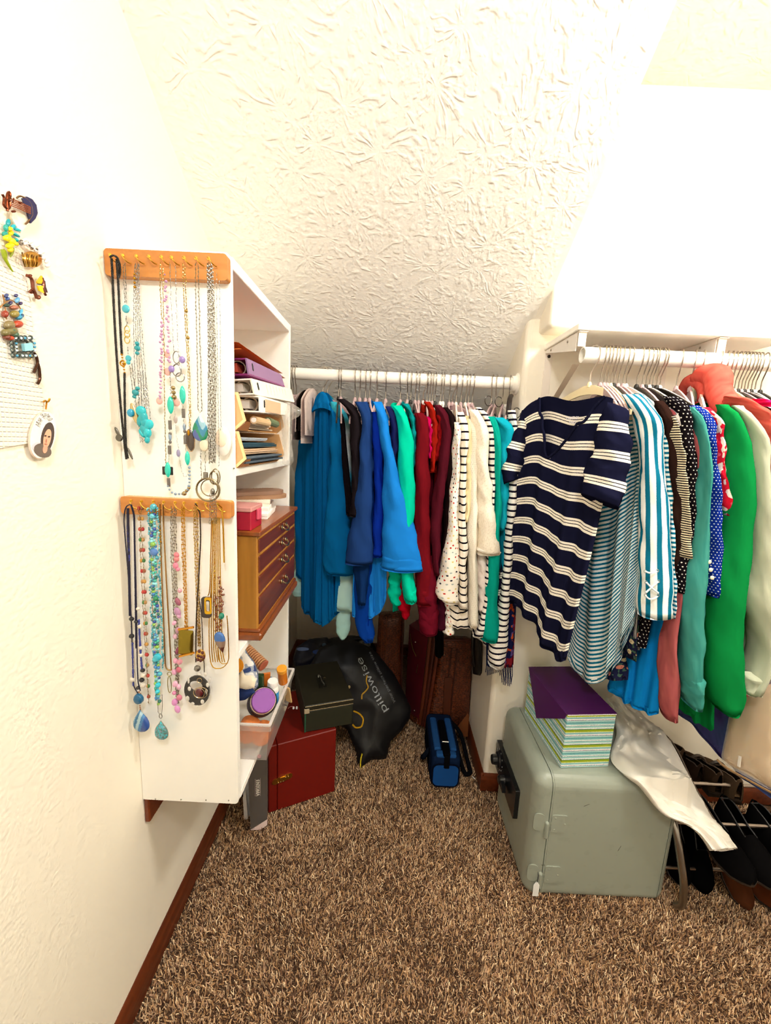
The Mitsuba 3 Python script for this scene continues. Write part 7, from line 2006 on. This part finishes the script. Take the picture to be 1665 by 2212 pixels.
def shoe(label, cat, pos, rz, L=.25, W=.085, Hh=.07, col='#3a2a20', inner='#a8703c', heel=.02, pitch=0.0, opening=.52, sole='#241a14', base='shoe', roll=0.0, strap=None, group=None):
    k = thing(base, label, cat, group)
    n = 26
    u = np.linspace(0, 1, n)
    w = W / 2 * np.interp(u, [0, .04, .15, .4, .7, .88, .97, 1], [.25, .55, .72, .68, 1.0, .86, .45, .12])
    top = Hh * np.interp(u, [0, .1, .4, .6, .8, .95, 1], [.9, 1.0, .78, .72, .52, .34, .12])
    lift = heel * np.interp(u, [0, .25, .6, 1], [1, .9, .12, .15])
    a = np.linspace(0, np.pi, 17)
    ring = np.stack([np.broadcast_to((u * L)[:, None], (n, 17)), w[:, None] * np.cos(a)[None] * (1 - .12 * np.sin(a)[None]), lift[:, None] + .004 + top[:, None] * np.sin(a)[None] ** .8], -1)
    F = grid_faces(n, 17)
    r, c_ = F.min(1) // 17, F.min(1) % 17
    hole = (u[r] > .03) & (u[r] < opening) & (c_ >= 5) & (c_ <= 10)
    up = trimesh.Trimesh(ring.reshape(-1, 3), F[~hole], process=False)
    tr = trimesh.transformations.euler_matrix(roll, -pitch, rz, 'sxyz')
    tr[:3, 3] = pos

    def go(m):
        m = m.copy()
        m.apply_transform(tr)
        return m
    part(k, 'upper', go(up), 'c_cloth', col, 50)
    ol = np.vstack([np.column_stack([u * L, w * 1.06]), np.column_stack([u * L, -w * 1.06])[::-1]])
    so = prism(ol, .006)
    so.vertices[:, 2] += np.interp(so.vertices[:, 0] / L, u, lift) - .003
    part(k, 'sole', go(so), 'c_satin', sole)
    ins = prism(sg.Polygon(ol).buffer(-.006).intersection(sg.box(0, -1, L * .8, 1)), .002)
    ins.vertices[:, 2] += np.interp(ins.vertices[:, 0] / L, u, lift) + .012
    part(k, 'insole', go(ins), 'c_cloth', inner)
    if heel > .012:
        part(k, 'heel', go(hexa([(x, y, z) for x in (.008, L * .2) for y in (-W * .27, W * .27) for z in (-.001, heel)])), 'c_satin', sole)
    e = int(opening * n)
    rim = np.vstack([ring[1:e + 1, 5], ring[1:e + 1, 11][::-1]])
    part(k, 'rim', go(wire(rim, .0024, closed=True)), 'c_satin', np.clip(lin(col) * 1.7 + .01, 0, 1))
    if strap:
        i = int(.55 * n)
        part(k, 'strap', go(wire(ring[i, 2:15] * [1, 1.04, 1.12], .006)), 'c_satin', strap)
    return k


SR = 'shoes on the rack behind the safe'
for i, (px, py, Y, rz, c_, n_, st) in enumerate(((1466, 1640, 1.40, 1.75, '#3a2a1e', '#5c4430', None), (1502, 1672, 1.36, 1.6, '#241812', '#2c1e16', '#17100c'), (1543, 1690, 1.33, 1.5, '#33261d', '#241a14', '#3c2e24'), (1585, 1705, 1.31, 1.45, '#3e3024', '#54402f', '#241a14'))):
    q = P(px, py, Y)
    shoe(['brown leather clog at the left end of the upper row on the rack', 'dark brown shoe second from the left on the upper row of the rack', 'taupe strapped shoe in the middle of the upper row of the rack', 'brown strapped sandal before the wall on the upper row of the rack'][i], 'shoe', (q[0], q[1] - .02, q[2] - .05), rz, L=.21, W=.085, Hh=.085, col=c_, inner=n_, strap=st, group=SR, opening=.6)
for i, (x, y, z, rz) in enumerate(((1.15, 1.30, .215, -1.5), (1.25, 1.29, .21, -1.6), (1.35, 1.28, .205, -1.5), (1.45, 1.28, .20, -1.55))):
    shoe(['black shoe under the end of the white sleeve on the rack', 'black shoe second in the middle row of the rack', 'black shoe with a small bow third in the middle row', 'black shoe at the right of the middle row of the rack'][i], 'shoe', (x, y, z), rz, col='#0b0a0b', inner='#17130f', Hh=.09, W=.10, group='black shoes on the rack')
shoe('tan leather mule with a pale arc inside at the right edge', 'shoe', (1.36, 1.33, .135), -1.35, col='#4a2c16', inner='#7a4c24', Hh=.06, W=.11, L=.26)
shoe('brown leather mule behind the tan mule at the right edge', 'shoe', (1.50, 1.34, .15), -1.5, col='#4c3018', inner='#6c4826', Hh=.06, W=.10, L=.26)
shoe('rust brown fluffy slipper on the carpet at the right edge', 'slipper', (1.42, 1.38, .012), -1.75, col='#4e2614', inner='#5a3420', Hh=.08, W=.11, base='slipper')
shoe('brown pointed sandal standing toe down on the carpet under the rack', 'sandal', (1.285, 1.36, .135), -1.55, pitch=-.62, col='#462616', inner='#5c341e', base='sandal', Hh=.05, strap='#6a4630')
shoe('black boot toe pointing down at the front of the rack', 'shoe', (1.175, 1.38, .17), -1.6, pitch=-.75, col='#060607', inner='#0c0b0b', Hh=.09, W=.09, base='boot')
shoe('black boot beside the curved chrome leg of the rack', 'shoe', (1.10, 1.40, .17), -1.55, pitch=-.70, col='#070708', inner='#0c0b0b', Hh=.09, W=.09, base='boot')

sk = thing('skirt', 'blue and purple tie dyed skirt hanging low behind the clear garment bag', 'skirt')


def tiedye(v):
    k = meshkit.noise(v * 22, 6)[:, None]
    q = meshkit.noise(v * 70, 7)[:, None]
    return np.clip((lin('#3a5a84') * (1 - k) + lin('#4a2c74') * k) * (.75 + .5 * q), 0, 1)


cloth(sk, 'cloth', sheet([P(1520, 1330, 1.50), P(1570, 1330, 1.36), P(1640, 1330, 1.2), P(1700, 1330, 1.10)], [P(1440, 1528, 1.53), P(1496, 1566, 1.38), P(1570, 1646, 1.22), P(1676, 1732, 1.08)], .03, 3, .006, 33, n=40, m=30, side=unit([-.8, -.6, 0])), tiedye)
gb = thing('blanket_bag', 'clear zipped storage bag holding a beige blanket hanging at the right edge', 'bag')
q = [P(1592, 1478, 1.17), P(1560, 1640, 1.13), P(1690, 1716, .975), P(1700, 1478, 1.02)]
nb_ = unit(np.cross(q[1] - q[0], q[2] - q[0]))
nb_ = nb_ if nb_ @ (EYE - q[0]) > 0 else -nb_
ctr = sum(q) / 4
m, n_, e1, e2 = soft([(1592, 1478), (1576, 1560), (1560, 1638), (1572, 1650), (1690, 1716), (1700, 1478)], q[1], q[2], q[0], .018, step=.014, power=.3, wrinkle=.012, seed=2, back=3.5)
part(gb, 'blanket', m, 'c_cloth', '#c8ae8e', 50)
m2, _, _, _ = soft([(1588, 1470), (1572, 1560), (1556, 1640), (1570, 1655), (1692, 1722), (1704, 1470)], q[1] + n_ * .004, q[2] + n_ * .004, q[0] + n_ * .004, .020, step=.018, power=.3, wrinkle=.02, seed=9, back=3.0)
part(gb, 'film', m2, 'clear_film', None, 40)
part(gb, 'piping', wire(on_surface(m, [plane_at(x, y, q[1], n_) for x, y in ((1562, 1642), (1572, 1652), (1630, 1686), (1688, 1717))], n_, .004), .0035, 20), 'c_satin', '#8a6a48')
part(gb, 'size_label', hexa(np.vstack([(lambda s1: np.vstack([s1, s1 + n_ * .002]))(on_surface(m, [plane_at(x, y, q[1], n_) for x, y in ((1612, 1634), (1618, 1636), (1612, 1659), (1605, 1656))], n_, .012))])), 'c_satin', '#e6e0d8')  # small pale strip laid on the front of the clear bag

# small strung pieces that nobody could pick apart one by one
for k in list(scene):
    b_ = k.rpartition('__')[2].rstrip('0123456789').rstrip('_')
    if b_ in ('chain', 'beads', 'pink_beads', 'blue_beads', 'grey_beads', 'bronze_beads', 'brown_crystals', 'loop_chain', 'tassel', 'fringe', 'links') and k.startswith('necklace'):
        labels[k] = {'label': b_.replace('_', ' ') + ' of the necklace', 'kind': 'stuff'}
